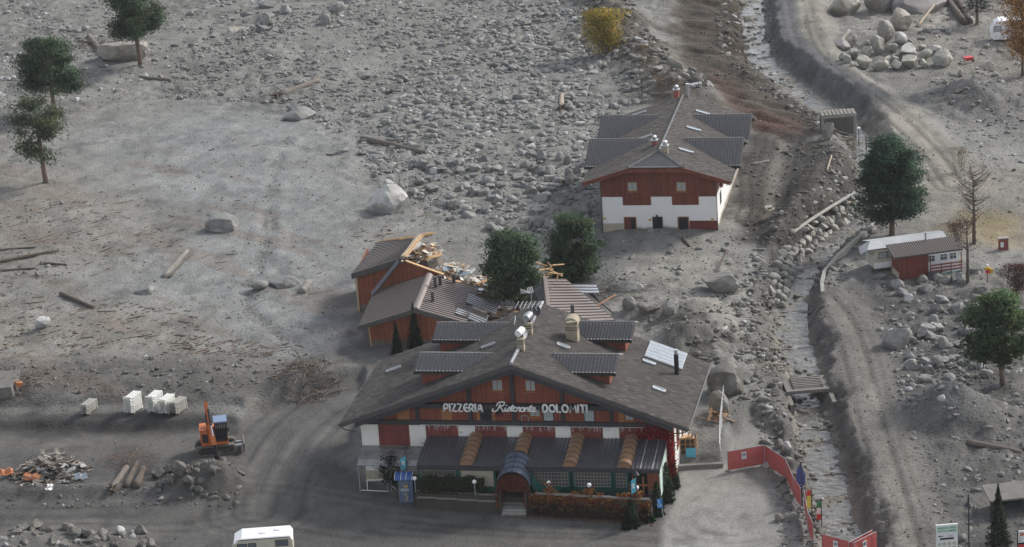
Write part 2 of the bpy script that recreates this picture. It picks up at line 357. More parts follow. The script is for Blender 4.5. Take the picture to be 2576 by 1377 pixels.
def height(X, Y, fine=True):
    n1 = fbm(X / 14, Y / 14, 3, 3); n2 = fbm(X / 2.4, Y / 2.4, 9, 4 if fine else 2)
    wig = fbm(X / 3.5, Y / 3.5, 21, 3)
    n3 = (fbm(X / .95, Y / .95, 14, 3) if fine else 0.) * sst(-.25, .3, fbm(X / 7, Y / 7, 71, 3) + .12)
    z = .6 + .45 * n1 + .17 * n2
    z += .7 * sst(3, -3, sdist(RIM, X, Y) + 2 * wig)
    z += mound(X, Y, 300, 700, 26, 40, .5) + mound(X, Y, 945, 860, 10, 13, .6) + mound(X, Y, 1000, 700, 9, 10, .4) + mound(X, Y, 1640, 592, 7, 5, .35)
    rz_ = sst(6, -6, sdist(ROUGH, X, Y)) * .16 + .07; z += rz_ * n3 * 2.2 - .25 * rz_ * np.abs(n3)
    rr_ = sst(3, -3, sdist(ROUGHR, X, Y)); z += .4 * rr_ * n3 + .25 * rr_ * n2
    d, s, sd_, L = ldist(LEVEE, X, Y); z += 2.0 * np.exp(-(d / 3.2) ** 2) * (1 + .9 * wig)
    sc = sst(1.5, -1.5, sdist(SCAR, X, Y) + wig); z = z * (1 - sc) + sc * (.25 + .35 * n2 + .5 * fbm((X + Y * .8) / 1.5, (Y - X) / 9, 31, 2))
    d, s, sd_, L = ldist(ROADU, X, Y); w = sst(5.2, 2.6, d); zr = 1.7 - .8 * sst(.55, 1, s / L)
    rut = -.10 * np.exp(-((d - .95) / .28) ** 2) - .07 * np.exp(-((d - 2.0) / .25) ** 2)
    z = z * (1 - w) + w * (zr + .08 * n2 + rut)
    d, s, sd_, L = ldist(ROADL, X, Y); w = sst(4.6, 2.4, d + .6 * wig)
    rut = -.12 * np.exp(-((d - 1.0) / .3) ** 2) + .03 * np.sin(s * 8.) * sst(2, .3, np.abs(d - .9)) * (vn(s / 5, d / 2, 8) > -.05)
    z = z * (1 - w) + w * (.75 + .08 * n2 + rut)
    d, s, sd_, L = ldist(DMOUND, X, Y); z += 1.9 * np.exp(-(d / 2.6) ** 2) * (1 + .5 * wig)
    d, s, sd_, L = ldist(DITCH, X, Y); z -= .7 * np.exp(-(d / 1.3) ** 2)
    d, s, sd_, L = ldist(GULLY, X, Y); z -= .2 * (.5 + vn(s / 3, s / 7, 12)) * np.exp(-((d + 1.4 * wig) / .45) ** 2) - .06 * np.exp(-((d - 1.3) / .6) ** 2)
    z += mound(X, Y, 2490, 255, 10, 9, 2.4) * (1 + .6 * wig) + mound(X, Y, 2440, 480, 14, 20, .5)
    z += mound(X, Y, 2412, 1052, 4.9, 4.4, 3.1, .6, p=.95) + mound(X, Y, 2330, 1020, 3.5, 6, .8) * (1 + wig)
    z += mound(X, Y, 1745, 850, 5, 9, 1.3) * (1 + .9 * wig) + mound(X, Y, 1640, 790, 8, 3, .8) * (1 + wig)
    z += mound(X, Y, 2210, 100, 9, 12, 1.2) * (1 + .5 * wig)
    z += mound(X, Y, 770, 985, 3.6, 4.4, .9) * (1 + wig)
    ld = sst(.45, -.35, sdist(LEDGE, X, Y) + .5 * wig); z = z * (1 - ld) + ld * (.62 + .05 * n2)
    yd = sst(.5, -.5, sdist(YARD, X, Y) + .7 * wig); zy = .02 + .05 * n2 + (.05 * n3)
    zy = zy + mound(X, Y, 525, 1215, 4.6, 6.0, 1.15, 0) * (1 + .8 * wig + .5 * n3) + mound(X, Y, 300, 1205, 6, 5, .35, 0) * (1 + wig)
    zy = zy + mound(X, Y, 110, 1180, 6, 7, .8, 0) * (1 + .5 * wig) + mound(X, Y, 140, 1390, 11, 7, 1.1, 0) * (1 + .7 * wig)
    d, s, sd_, L = ldist(wpts([(-300, 1245), (150, 1246), (420, 1240), (570, 1225)], 0), X, Y); zy = zy + .5 * np.exp(-(d / 1.3) ** 2) * (1 + wig)
    d, s, sd_, L = ldist(CURVE, X, Y)
    for k in (.0, 1.1, 2.0, 3.1): zy = zy - .05 * np.exp(-((d - k) / .22) ** 2)
    z = z * (1 - yd) + yd * zy
    d, s, side, bed = chan(X, Y)
    hw = 1.25 + .6 * vn(s / 4, side * 3., 5)
    br_ = unp(2034, 975, -1); nb_ = np.exp(-(((X - br_[0]) ** 2 + (Y - br_[1]) ** 2) / 16)); hw = hw - .35 * nb_
    w = sst(hw + 2.2 + 1.1 * wig + .5 * n3 - .9 * nb_, hw, d); z = z * (1 - w) + w * (bed + (.36 * fbm(X / 1.6, Y / 1.6, 37, 3) + .06) + .06 * n3) + 1.0 * (fbm(X / .9, Y / .9, 33, 3) if fine else 0.) * np.sqrt(np.maximum(w * (1 - w), 0)) * 2
    return z

GX0, GY0, GST = -110., 150., .5
_gx = np.arange(GX0, 110, GST); _gy = np.arange(GY0, 460, GST)
_GX, _GY = np.meshgrid(_gx, _gy); LUT = height(_GX, _GY, False)
def hl(x, y):
    i = min(max((x - GX0) / GST, 0), len(_gx) - 2); j = min(max((y - GY0) / GST, 0), len(_gy) - 2)
    a, b = int(i), int(j); fx, fy = i - a, j - b
    return float((LUT[b, a] * (1 - fx) + LUT[b, a + 1] * fx) * (1 - fy) + (LUT[b + 1, a] * (1 - fx) + LUT[b + 1, a + 1] * fx) * fy)
def at(u, v):
    z = .5
    for _ in range(25):
        p = unp(u, v, z); z = .6 * hl(p[0], p[1]) + .4 * z
    return np.array([p[0], p[1], hl(p[0], p[1])])

_ys = [150.]
while _ys[-1] < 440: _ys.append(_ys[-1] + .33 + .15 * max(0, (_ys[-1] - 200) / 200))
ys = np.array([-400, -150, 0, 80, 120, 140] + _ys + [450, 470, 510, 600, 800, 1200, 2500.])
us = np.concatenate([[-40, -12, -5, -2.6, -1.7, -1.3], np.linspace(-1.12, 1.12, 580), [1.3, 1.7, 2.6, 5, 12, 40]])
hw = 6 + .185 * np.clip(ys, 150, 500)
TX = us[None, :] * hw[:, None]; TY = np.repeat(ys[:, None], len(us), 1)
TZ = height(TX, TY)
def shade_zones(X, Y, Z):
    wig = fbm(X / 3, Y / 3, 41, 4); big = fbm(X / 11, Y / 11, 51, 3)
    C = np.zeros(X.shape + (3,)); C[:] = MUD
    def lay(w, col): 
        nonlocal C
        C = C * (1 - w[..., None]) + np.array(col) * w[..., None]
    def zone(px, col, soft=3., z=.6, k=2., amt=1.): lay(amt * sst(soft, -soft, sdist(wpts(px, z), X, Y) + k * wig), col)
    def line(ln, wid, col, amt=1., k=1.): lay(amt * sst(wid * 1.5, wid * .6, ldist(ln, X, Y)[0] + k * wig), col)
    zone([(260, 330), (560, 260), (850, 300), (920, 450), (900, 700), (800, 850), (500, 850), (300, 700)], (.2, .206, .202), 9, k=5)
    zone([(1560, 600), (1900, 620), (1930, 900), (1850, 960), (1760, 830), (1560, 720)], (.225, .218, .195), 4, k=3)
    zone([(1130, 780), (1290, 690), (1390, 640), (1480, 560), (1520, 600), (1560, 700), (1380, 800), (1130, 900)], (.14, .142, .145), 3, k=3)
    zone([(800, 740), (900, 690), (960, 880), (930, 950), (760, 920), (700, 900)], (.125, .127, .131), 3, k=3)  # wet mud left of the lodge, its cast shadow painted into the colour
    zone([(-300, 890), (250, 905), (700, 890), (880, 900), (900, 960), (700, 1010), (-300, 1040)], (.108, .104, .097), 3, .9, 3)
    zone([(-300, 420), (200, 440), (420, 540), (420, 640), (200, 690), (-300, 720)], (.2, .188, .165), 7, k=8, amt=.7)
    zone([(-300, 760), (240, 780), (470, 800), (500, 900), (-300, 930)], (.2, .188, .165), 5, k=5, amt=.8)
    st = sst(.12, .3, fbm((X - 1.2 * Y) / 16, (Y + X) / 3.2, 77, 4)) * sst(30, 8, sdist(wpts([(-100, 480), (420, 520), (560, 900), (-100, 900)], .6), X, Y))
    lay(st * .4, (.155, .12, .095))
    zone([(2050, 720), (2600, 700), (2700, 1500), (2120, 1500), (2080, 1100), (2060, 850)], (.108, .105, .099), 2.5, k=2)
    zone([(2230, 480), (2600, 420), (2700, 680), (2330, 620)], (.20, .19, .165), 3, k=3)
    zone([(2420, 540), (2560, 560), (2560, 620), (2430, 620)], (.24, .19, .10), 3, k=3, amt=.8)
    zone([(2300, 660), (2480, 640), (2620, 690), (2600, 740), (2320, 730)], (.19, .185, .17), 3, k=2)
    zone([(2120, 20), (2600, 20), (2700, 220), (2400, 210), (2150, 160)], (.21, .2, .18), 4, k=3)
    zone([(2340, 210), (2600, 180), (2700, 330), (2420, 330)], (.145, .14, .132), 2, k=2)
    line(ROADL, 2.9, (.17, .162, .145)); line(ROADU, 3.1, (.25, .235, .20))
    for ln, w0 in ((ROADL, 1.0), (ROADU, .95)):
        d, s, sd_, L = ldist(ln, X, Y); lay(.7 * np.exp(-((d - w0) / .3) ** 2) * (vn(s / 4, d, 3) > -.25), (.085, .079, .07))
        lay(.55 * np.exp(-((d - w0 - .95) / .25) ** 2), (.095, .089, .079))
    d, s, side, bed = chan(X, Y)
    up = sst(.62, .55, s / CHL)
    lay(sst(6.2, 4.8, d + .8 * wig) * sst(.9, 1.6, d) * up * (side > 0) * sst(.42, .38, s / CHL), (.105, .105, .105))
    lay(sst(3.9, 3.0, d + .8 * wig) * sst(1.2, 1.9, d) * (1 - up), (.12, .113, .105))
    lay(.75 * sst(2.1, 1.5, d + .4 * wig), (.20, .185, .155))
    sc = sdist(SCAR, X, Y); lay(sst(2, -1.5, sc + 1.5 * wig), (.078, .066, .053))
    lay(.8 * sst(2, -1.5, sc + 1.5 * wig) * sst(.05, .2, fbm((X + .8 * Y) / 2.2, (Y - X) / 14, 61, 3)), (.055, .043, .032))
    zone([(1790, 180), (1880, 270), (1990, 300), (2070, 345), (1960, 350), (1880, 320), (1800, 240)], (.085, .046, .032), 2.2, .3, 2, .85)
    line(LEVEE, 3.3, (.105, .094, .08), 1, 2.2)
    line(DMOUND, 2.8, (.07, .066, .06), 1, 1.2)
    zone([(1890, 350), (2060, 350), (1990, 420), (1930, 600), (1870, 560), (1860, 430)], (.072, .066, .058), 2, .2, 2)
    zone([(1850, 395), (1960, 345), (2080, 350), (2165, 385), (2170, 470), (2100, 520), (1990, 590), (1930, 640), (1880, 600), (1858, 500)], (.066, .06, .053), 2.2, .6, 2.2, .9)
    d, s, sd_, L = ldist(DITCH, X, Y); lay(.8 * sst(1.5, .7, d + .4 * wig), (.14, .133, .118))
    for k in (1.6, 2.5, 3.6): lay(.6 * np.exp(-((d - k + .3 * np.sin(s / 3)) / .25) ** 2), (.035, .032, .028))
    zone([(1620, 790), (1760, 770), (1830, 860), (1780, 930), (1700, 880)], (.105, .1, .09), 2, .8, 2.5)
    yd = sst(1.2, -1.2, sdist(YARD, X, Y) + 1. * wig); lay(yd, (.094, .092, .089))  # wet churned yard mud, with cloud shadow also put into the dark tone
    zone([(-300, 1085), (440, 1085), (520, 1150), (300, 1150), (-300, 1130)], (.118, .113, .104), 2, 0, 1.5, .8)
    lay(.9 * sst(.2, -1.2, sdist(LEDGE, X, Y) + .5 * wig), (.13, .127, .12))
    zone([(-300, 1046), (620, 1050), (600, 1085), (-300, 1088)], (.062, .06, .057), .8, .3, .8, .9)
    line(ROADC, 3.4, (.105, .102, .096), .7)
    for ln in (ROADC, CURVE):
        d, s, sd_, L = ldist(ln, X, Y)
        for k in (.4, 1.2, 1.8, 2.7, 3.6, 4.3): lay(.5 * np.exp(-((d - k + .2 * np.sin(s / 9 + k)) / .24) ** 2) * sst(-.2, .2, vn(s / 6, k * 3., 4)), (.15, .143, .13) if k in (1.2, 2.7, 4.3) else (.045, .043, .041))
    zone([(440, 1170), (590, 1170), (610, 1240), (430, 1250)], (.075, .07, .063), 1.5, .3, 1.5)
    zone([(-200, 1330), (350, 1330), (380, 1420), (-200, 1420)], (.13, .125, .115), 1.5, .4, 1.5)
    pd = sdist(PAD, X, Y); lay(sst(.5, -.5, pd + .5 * wig), (.235, .229, .212))
    c = unp(1850, 1290, 0)
    r = np.hypot(X - c[0], (Y - c[1]))
    for k, a in ((4.1, .6), (5.5, .5), (6.6, .35)): lay(sst(.3, -.3, pd) * a * np.exp(-((r - k - .25 * wig) / .22) ** 2) * sst(-.1, .25, vn(np.arctan2(Y - c[1], X - c[0]) * 2.2, k * 1. + X * 0, 6) + .1), (.13, .125, .115))
    zone([(1960, 1265), (2010, 1260), (2030, 1330), (1990, 1340)], (.15, .15, .15), .6, 0, .5, .8)
    d2, _, _, _ = ldist(wpts([(2320, 1010), (2412, 1000), (2500, 1020)], 1), X, Y)
    lay(mound(X, Y, 2412, 1052, 5.3, 4.8, 1., .6), (.115, .115, .112))
    fl = fbm((X - .38 * Y) / 1.3, (Y + .38 * X) / 13, 83, 4) * sst(-2, 6, sdist(YARD, X, Y)); C *= (1 + .16 * fl)[..., None]
    d, s, sd_, L = ldist(GULLY, X, Y); lay(.5 * np.exp(-((d + 1.4 * wig) / .4) ** 2) * (vn(s / 1.5, s / 3, 2) > -.2), (.11, .108, .1))
    C *= (1 + .25 * wig + .16 * big + .22 * fbm(X / .7, Y / 1.1, 91, 2))[..., None]
    C *= (1 - .22 * sst(.15, .4, fbm(X / 2.2, Y / 2.6, 97, 3)))[..., None]
    A = 1 - .8 * sst(.5, -.5, pd) - .55 * sst(.5, -.5, sdist(YARD, X, Y)) * (1 - sst(.5, -.5, pd))
    return np.concatenate([np.clip(C, .02, .6), np.clip(A, .15, 1)[..., None]], -1)
MUD = (.186, .183, .17)
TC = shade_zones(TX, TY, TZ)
ny, nx = TX.shape
idx = np.arange(ny * nx).reshape(ny, nx)
FQ = np.stack([idx[:-1, :-1].ravel(), idx[:-1, 1:].ravel(), idx[1:, 1:].ravel(), idx[1:, :-1].ravel()], 1)
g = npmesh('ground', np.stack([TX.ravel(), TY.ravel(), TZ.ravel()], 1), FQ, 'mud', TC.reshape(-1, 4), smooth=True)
g['kind'] = 'structure'

# the stream: a ribbon of shallow muddy water, stepped where the sills stand
V = []; T = []; acc = 0; L = CHL; pts = CH1
dens = []
for i in range(len(pts) - 1):
    for k in range(12): dens.append(pts[i] + (pts[i + 1] - pts[i]) * k / 12)
s = 0; rows = 0
for i, p in enumerate(dens[:-1]):
    q = dens[i + 1]; dr = (q - p); le = np.linalg.norm(dr); n = np.array([-dr[1], dr[0]]) / (le + 1e-9)
    fr_ = (s / SP) % 1; st = math.floor(s / SP) * SP + SP * float(sst(.94, 1., fr_)); zb = -.45 - 1.0 * st / L + .13
    foam = max(0., (fr_ - .86) / .14)
    for k in range(9):
        a = (k / 8 - .5) * 3.3; V.append((p[0] + n[0] * a, p[1] + n[1] * a, zb + .05 * rnd.uniform(-1, 1)))
        b = rnd.uniform(.8, 1.2); e = .3 * foam * rnd.random() + (.16 if rnd.random() < .06 else 0)
        T.append((.11 * b + e * .7, .103 * b + e * .7, .086 * b + e * .7))
    s += le; rows += 1
I = np.arange(rows * 9).reshape(rows, 9)
w = npmesh('stream', np.array(V), np.stack([I[:-1, :-1].ravel(), I[:-1, 1:].ravel(), I[1:, 1:].ravel(), I[1:, :-1].ravel()], 1), 'water', np.array(T), smooth=True)
w['kind'] = 'structure'
def chpt(sv):                                # point, direction and bed height at running length sv
    acc = 0
    for i in range(len(CH1) - 1):
        d = CH1[i + 1] - CH1[i]; l = np.linalg.norm(d)
        if acc + l > sv: 
            t = (sv - acc) / l; return CH1[i] + d * t, d / l
        acc += l
# puddles
def puddle(u, v, rx, ry, col, lab, dz=.12):
    p = at(u, v); m = M(); n = 18; ring = []
    m.col = col
    zz = min(hl(p[0] + rx * .6 * math.cos(t), p[1] + ry * .6 * math.sin(t)) for t in np.linspace(0, 6.2, 12)) + dz
    m.add([(0, 0, 0)] + [(rx * (1 + .25 * math.sin(3 * t + u)) * math.cos(t), ry * (1 + .2 * math.cos(2 * t + v)) * math.sin(t), 0) for t in np.linspace(0, 2 * PI, n, endpoint=False)], [(0, 1 + i, 1 + (i + 1) % n) for i in range(n)])
    o = m.build('puddle', 'water'); o.location = (p[0], p[1], zz); o['kind'] = 'structure'; return o
puddle(1948, 521, 1.1, 1.2, (.24, .2, .13), '', .03)
puddle(612, 70, 2.2, 2.2, (.24, .21, .14), '', .03)
puddle(1820, 935, 1.6, 2.4, (.2, .21, .22), '', .03)

# ------------------------------------------------------------------ building helpers
def window(par, x0, x1, z0, z1, y=0., pane='curtain', frame='shutter_wood', t=.07, sill=True, mull=1):
    """front window standing proud of the wall plane y: frame bars, one pane, a sill"""
    m = M(); a, b = y - .06, y + .02
    m.box(x0, x0 + t, a, b, z0, z1); m.box(x1 - t, x1, a, b, z0, z1)
    m.box(x0 + t, x1 - t, a, b, z0, z0 + t); m.box(x0 + t, x1 - t, a, b, z1 - t, z1)
    for k in range(1, mull + 1):
        xm = x0 + (x1 - x0) * k / (mull + 1); m.box(xm - .025, xm + .025, a + .01, b, z0 + t, z1 - t)
    w = m.build('window', frame, par)
    M().box(x0 + t, x1 - t, y - .025, y + .015, z0 + t, z1 - t).build('pane', pane, w)
    if sill: M().box(x0 - .08, x1 + .08, y - .16, y + .015, z0 - .09, z0 - .003).build('sill', frame, w)
    return w
def pantiles(par, q, nu, nv, mat='pantile', name='tiles'):
    """rolled clay tiles on the quad q = eave-left, eave-right, ridge-right, ridge-left (nu columns, nv rows)"""
    q = [np.array(p, float) for p in q]; n = np.cross(q[1] - q[0], q[3] - q[0]); n /= np.linalg.norm(n)
    if n[2] < 0: n = -n
    U = np.linspace(0, 1, nu * 4 + 1); V = []; rows = []
    for r in range(nv):
        for k in (0., .97): rows.append(((r + k) / nv, .14 - .11 * k))
    P = np.zeros((len(rows), len(U), 3))
    for i, (t, h) in enumerate(rows):
        a = q[0] + (q[3] - q[0]) * t; b = q[1] + (q[2] - q[1]) * t
        w = h + .085 * np.abs(np.sin(PI * U * nu)) + .008 * nr.randn(len(U))
        P[i] = a + (b - a) * U[:, None] + n * w[:, None]
    I = np.arange(P.shape[0] * P.shape[1]).reshape(P.shape[:2])
    F = np.stack([I[:-1, :-1].ravel(), I[:-1, 1:].ravel(), I[1:, 1:].ravel(), I[1:, :-1].ravel()], 1)
    return npmesh(name, P.reshape(-1, 3), F, mat, parent=par, kind='stuff')
def ridge_caps(par, a, b, r=.13, step=.36, mat='pantile'):
    a = Vector(a); b = Vector(b); n = max(2, int((b - a).length / step)); m = M()
    for i in range(n):
        p = a + (b - a) * (i / n); q = a + (b - a) * ((i + 1.06) / n); m.tube([p, q], [r * 1.12, r * .9], 8)
    return m.build('ridge_tiles', mat, par, kind='stuff')
def slate_field(par, slopes, single, base, cw=.45, cl=.55, holes=None):
    """slopes: (P00 eave-front, P10 eave-back, P01 ridge-front) frames; pieces laid in courses, the chosen ones single objects"""
    allp = []
    for si, (O, A, B) in enumerate(slopes):
        O, A, B = Vector(O), Vector(A), Vector(B); eu, ev = A - O, B - O; lu, lv = eu.length, ev.length; eu.normalize(); ev.normalize()
        n = eu.cross(ev).normalized()
        if n.z < 0: n = -n
        nv = int(lv / cw); nu = int(lu / cl)
        for j in range(nv):
            off = (j % 2) * .5 * cl
            for i in range(-1, nu + 1):
                u0 = max(i * cl + off, 0); u1 = min((i + 1) * cl + off - .03, lu)
                if u1 - u0 < .12: continue
                c = O + eu * (u0 + u1) / 2 + ev * (j + .5) * cw
                if holes and holes(c): continue
                allp.append((si, c, u1 - u0, eu, ev, n))
    single = {id(p) for p in sorted(allp, key=single)[:290]} if single else set()
    m = M(); proto = {}
    for p in allp:
        si, c, w, eu, ev, n = p; d = rnd.uniform(-.012, .012)
        k = rnd.choice([.8, .9, 1, 1, 1.1, 1.25]) * (.85 if rnd.random() < .1 else 1); col = tuple(b * k for b in base)
        mat = Matrix((eu, ev, n)).transposed().to_4x4(); mat = Matrix.Translation(c + n * (.03 + d)) @ mat @ Matrix.Rotation(-.05, 4, 'X')
        if id(p) in single:
            key = round(w, 2)
            if key not in proto:
                proto[key] = M().box(-w / 2, w / 2, -cw * .53, cw * .5, -.015, .018).build('slate', 'slate_obj', par); o = proto[key]
            else: o = proto[key].copy(); COL.objects.link(o); o.parent = par
            o.matrix_local = mat; o.color = (*col, 1)
        else:
            m.col = col; m.box(-w / 2, w / 2, -cw * .53, cw * .5, -.015, .018, mat)
    m.build('slates', 'slate', par, kind='stuff')
def skylight(par, fr, zf, u, v, w, l, side, mat='skylight'):
    p = local_roof(fr, u, v, zf); s = math.atan(abs(zf(p[0] + .5) - zf(p[0] - .5)))
    mtx = Matrix.Translation((p[0], p[1], p[2] + .1)) @ Matrix.Rotation(s * side, 4, 'Y')
    m = M()
    for a in ((-l / 2, l / 2, -w / 2, -w / 2 + .09), (-l / 2, l / 2, w / 2 - .09, w / 2), (-l / 2, -l / 2 + .09, -w / 2, w / 2), (l / 2 - .09, l / 2, -w / 2, w / 2)): m.box(*a, -.05, .09, mtx)
    o = m.build('skylight', 'zinc', par); M().box(-l / 2 + .05, l / 2 - .05, -w / 2 + .05, w / 2 - .05, .03, .06, mtx).build('pane', mat, o)
    return o
def dormer(par, side, yc, hw, xr, xf, zr, ze, zwall, xw, ntu, ntv, wallmat, gable=True):
    """cross gable: ridge at height zr running along x from xr (in the roof) to xf (out), eaves ze at yc +- hw"""
    d = M()
    for s in (-1, 1):
        d.slab([(xr, yc, zr), (xf, yc, zr), (xf, yc + s * hw, ze), (xr, yc + s * hw, ze)], .16)
    o = d.build('dormer', 'roof_under', par)
    wm = M(); q = hw - .35; zz = zr - .2; t = xw
    wm.add([(t, yc - q, zwall), (t, yc + q, zwall), (t, yc + q, ze - .05), (t, yc, zz), (t, yc - q, ze - .05)] + [(xr, yc - q, zwall), (xr, yc + q, zwall), (xr, yc + q, ze - .05), (xr, yc, zz), (xr, yc - q, ze - .05)],
           [(0, 1, 2, 3, 4), (9, 8, 7, 6, 5), (0, 4, 9, 5), (4, 3, 8, 9), (3, 2, 7, 8), (2, 1, 6, 7), (1, 0, 5, 6)])
    wm.build('cheek_wall', wallmat, o)
    for s in (-1, 1):
        a, b = (xr, xf) if xr < xf else (xf, xr)
        pantiles(o, [(a, yc + s * hw, ze), (b, yc + s * hw, ze), (b, yc, zr), (a, yc, zr)], ntu, ntv)
        f = M(); e = .05 if xf > 0 else -.05
        f.hexa([(xf, yc, zr - .2), (xf + e, yc, zr - .2), (xf + e, yc + s * hw, ze - .2), (xf, yc + s * hw, ze - .2), (xf, yc, zr + .12), (xf + e, yc, zr + .12), (xf + e, yc + s * hw, ze + .12), (xf, yc + s * hw, ze + .12)])
        f.build('verge_board', 'fascia', o)
    ridge_caps(o, (xr, yc, zr + .1), (xf, yc, zr + .1))
    return o

# ------------------------------------------------------------------ the restaurant
RF = (-.27, 210.46, .2102)
AL, AR, HE, HA, RD, RFY = 14.13, 13.6, 5.6, 10.74, 12.45, -1.4
zr_ = lambda x: HA - (HA - HE) * (abs(x) / (AL if x < 0 else AR))
R = thing('restaurant', 'large wooden restaurant with broad grey slate gable roof and white sign letters on its facade', 'restaurant', (RF[0], RF[1], 0), -RF[2])
M().box(-12.75, 11.95, .12, 11.6, -.3, 5.02).build('plaster_wall', 'plaster', R)
M().prism([(-12.75, 5.03), (11.95, 5.03), (11.95, zr_(11.95) - .32), (0, HA - .32), (-12.75, zr_(-12.75) - .32)], 0, 11.6).build('gable_wall', 'wood_red', R)
panels = [(-12.83, -11.42), (-8.88, -7.55), (-4.9, -3.55), (-.99, .29), (2.9, 4.14), (6.69, 7.97), (10.58, 11.97)]
for a, b in panels: M().box(a, b, -.04, .115, 3.2, 5.0).build('plaster_panel', 'plaster', R)
for i in range(6): M().box(panels[i][1] + .003, panels[i + 1][0] - .003, -.012, .115, 3.2, 5.0).build('wood_panel', 'wood_dark_red', R)
M().box(-12.85, 11.97, -.16, -.003, 5.06, 5.46).build('beam', 'beam_dark', R)
M().box(-9.3, 8.9, -.5, -.003, 6.62, 6.98).build('beam', 'beam_dark', R)
for x in (-8.12, -3.84, -.33, 3.58, 7.44): M().box(x - .15, x + .15, -.13, -.004, 5.463, zr_(x) - .4).build('post', 'beam_dark', R)
for a, b, c, d, pn, fm, sl in ((-1.92, -1.06, 8.0, 8.95, 'curtain', 'shutter_wood', 1), (.73, 1.55, 8.0, 8.95, 'curtain', 'shutter_wood', 1), (-3.02, -2.12, 5.47, 6.6, 'glass_dark', 'beam_dark', 0), (-1.82, -1.22, 5.95, 6.6, 'glass_dark', 'wood_dark_red', 1),
                               (.94, 1.8, 5.85, 6.6, 'curtain', 'shutter_wood', 1), (2.0, 2.87, 5.47, 6.6, 'curtain', 'beam_dark', 0), (5.24, 6.12, 5.47, 6.6, 'curtain', 'beam_dark', 0), (8.5, 9.2, 5.62, 6.35, 'curtain', 'shutter_wood', 1)):
    window(R, a, b, c, d, 0, pn, fm, .06, sl, 0 if not sl else 1)
for a, b in ((-9.8, -8.75), (-6.2, -5.3), (-3.32, -3.06), (-2.08, -1.86), (8.0, 8.45)): M().box(a, b, -.05, -.003, 5.47, 6.4).build('shutter', 'shutter_wood', R)
m = M()
for a, b, c, d in ((.25, .3, 5.47, 5.95), (.78, .83, 5.47, 5.95), (.25, .83, 5.9, 5.95)): m.box(a, b, -.08, -.004, c, d)
m.build('cable_frame', 'zinc', R)
# roof
for s, A in ((-1, AL), (1, AR)):
    m = M().slab([(0, RFY, HA), (0, RD, HA), (s * A, RD, HE), (s * A, RFY, HE)], .26); m.build('roof_slope', 'roof_under', R)
    f = M(); y0, y1 = RFY - .06, RFY - .003
    f.hexa([(0, y0, HA - .34), (0, y1, HA - .34), (s * A, y1, HE - .34), (s * A, y0, HE - .34), (0, y0, HA + .03), (0, y1, HA + .03), (s * A, y1, HE + .03), (s * A, y0, HE + .03)]); f.build('verge_board', 'fascia', R)
    f = M(); f.hexa([(0, y1 + .02, HA - .75), (0, y1 + .2, HA - .75), (s * (A - 1.2), y1 + .2, HE - .32), (s * (A - 1.2), y1 + .02, HE - .32), (0, y1 + .02, HA - .3), (0, y1 + .2, HA - .3), (s * (A - 1.2), y1 + .2, HE + .16), (s * (A - 1.2), y1 + .02, HE + .16)]); f.build('verge_rafter', 'beam_dark', R)
    M().tube([(s * (A + .08), RFY - .1, HE - .1), (s * (A + .08), RD, HE - .06)], .09, 8).build('gutter', 'fascia', R)
M().tube([(AR + .05, RFY + .1, HE - .15), (AR - .3, RFY + .4, HE - .55), (12.35, -.2, HE - .95), (12.15, -.1, HE - 1.1)], .05, 6).build('downpipe', 'fascia', R)
M().tube([(-AL - .05, RFY, HE - .15), (-AL + .2, RFY + .3, HE - .6), (-AL + 1.0, -.6, HE - 1.0)], .045, 6).build('downpipe', 'fascia', R)
inv = lambda c: px_per_m
slate_field(R, [((AR, RFY, HE), (AR, RD, HE), (0, RFY, HA)), ((-AL, RFY, HE), (-AL, RD, HE), (0, RFY, HA))], lambda p: (p[0], p[1].y - .55 * p[1].x), (.06, .054, .050))
ridge_caps(R, (0, RFY, HA + .1), (0, RD, HA + .1), .14, .3, 'zinc')
for s, yc, xr, xf in ((-1, 3.1, -2.3, -8.4), (-1, 10.0, -2.3, -8.4), (1, 3.1, 2.2, 7.75), (1, 10.4, 2.6, 7.9)):
    dormer(R, s, yc, 2.05, xr, xf, 9.78, 9.02, 6.2, xf - s * .55, 20, 7, 'wood_red')
for u, v, w_, l, sd_ in ((1417, 874, .55, 1.1, 1), (1633, 915, .5, 1.1, 1), (1658, 983, .55, 1.1, 1), (1228, 873, .5, 1.2, -1), (990, 932, .5, 1.3, -1)):
    skylight(R, RF, zr_, u, v, w_, l, sd_, 'skylight' if sd_ > 0 else 'glass')
p = local_roof(RF, 1676, 898, zr_); sl_ = math.atan((HA - HE) / AR)
mt_ = Matrix.Translation((p[0], p[1], p[2] + .17)) @ Matrix.Rotation(sl_, 4, 'Y')
o = M().box(-1.6, 1.6, -1.75, 1.75, -.1, .03, mt_).build('roof_light', 'zinc', R)
for i in range(5): M().box(-1.53, 1.53, -1.68 + i * .68, -1.68 + i * .68 + .63, .034, .05, mt_).build('pane', 'roof_glass', o)
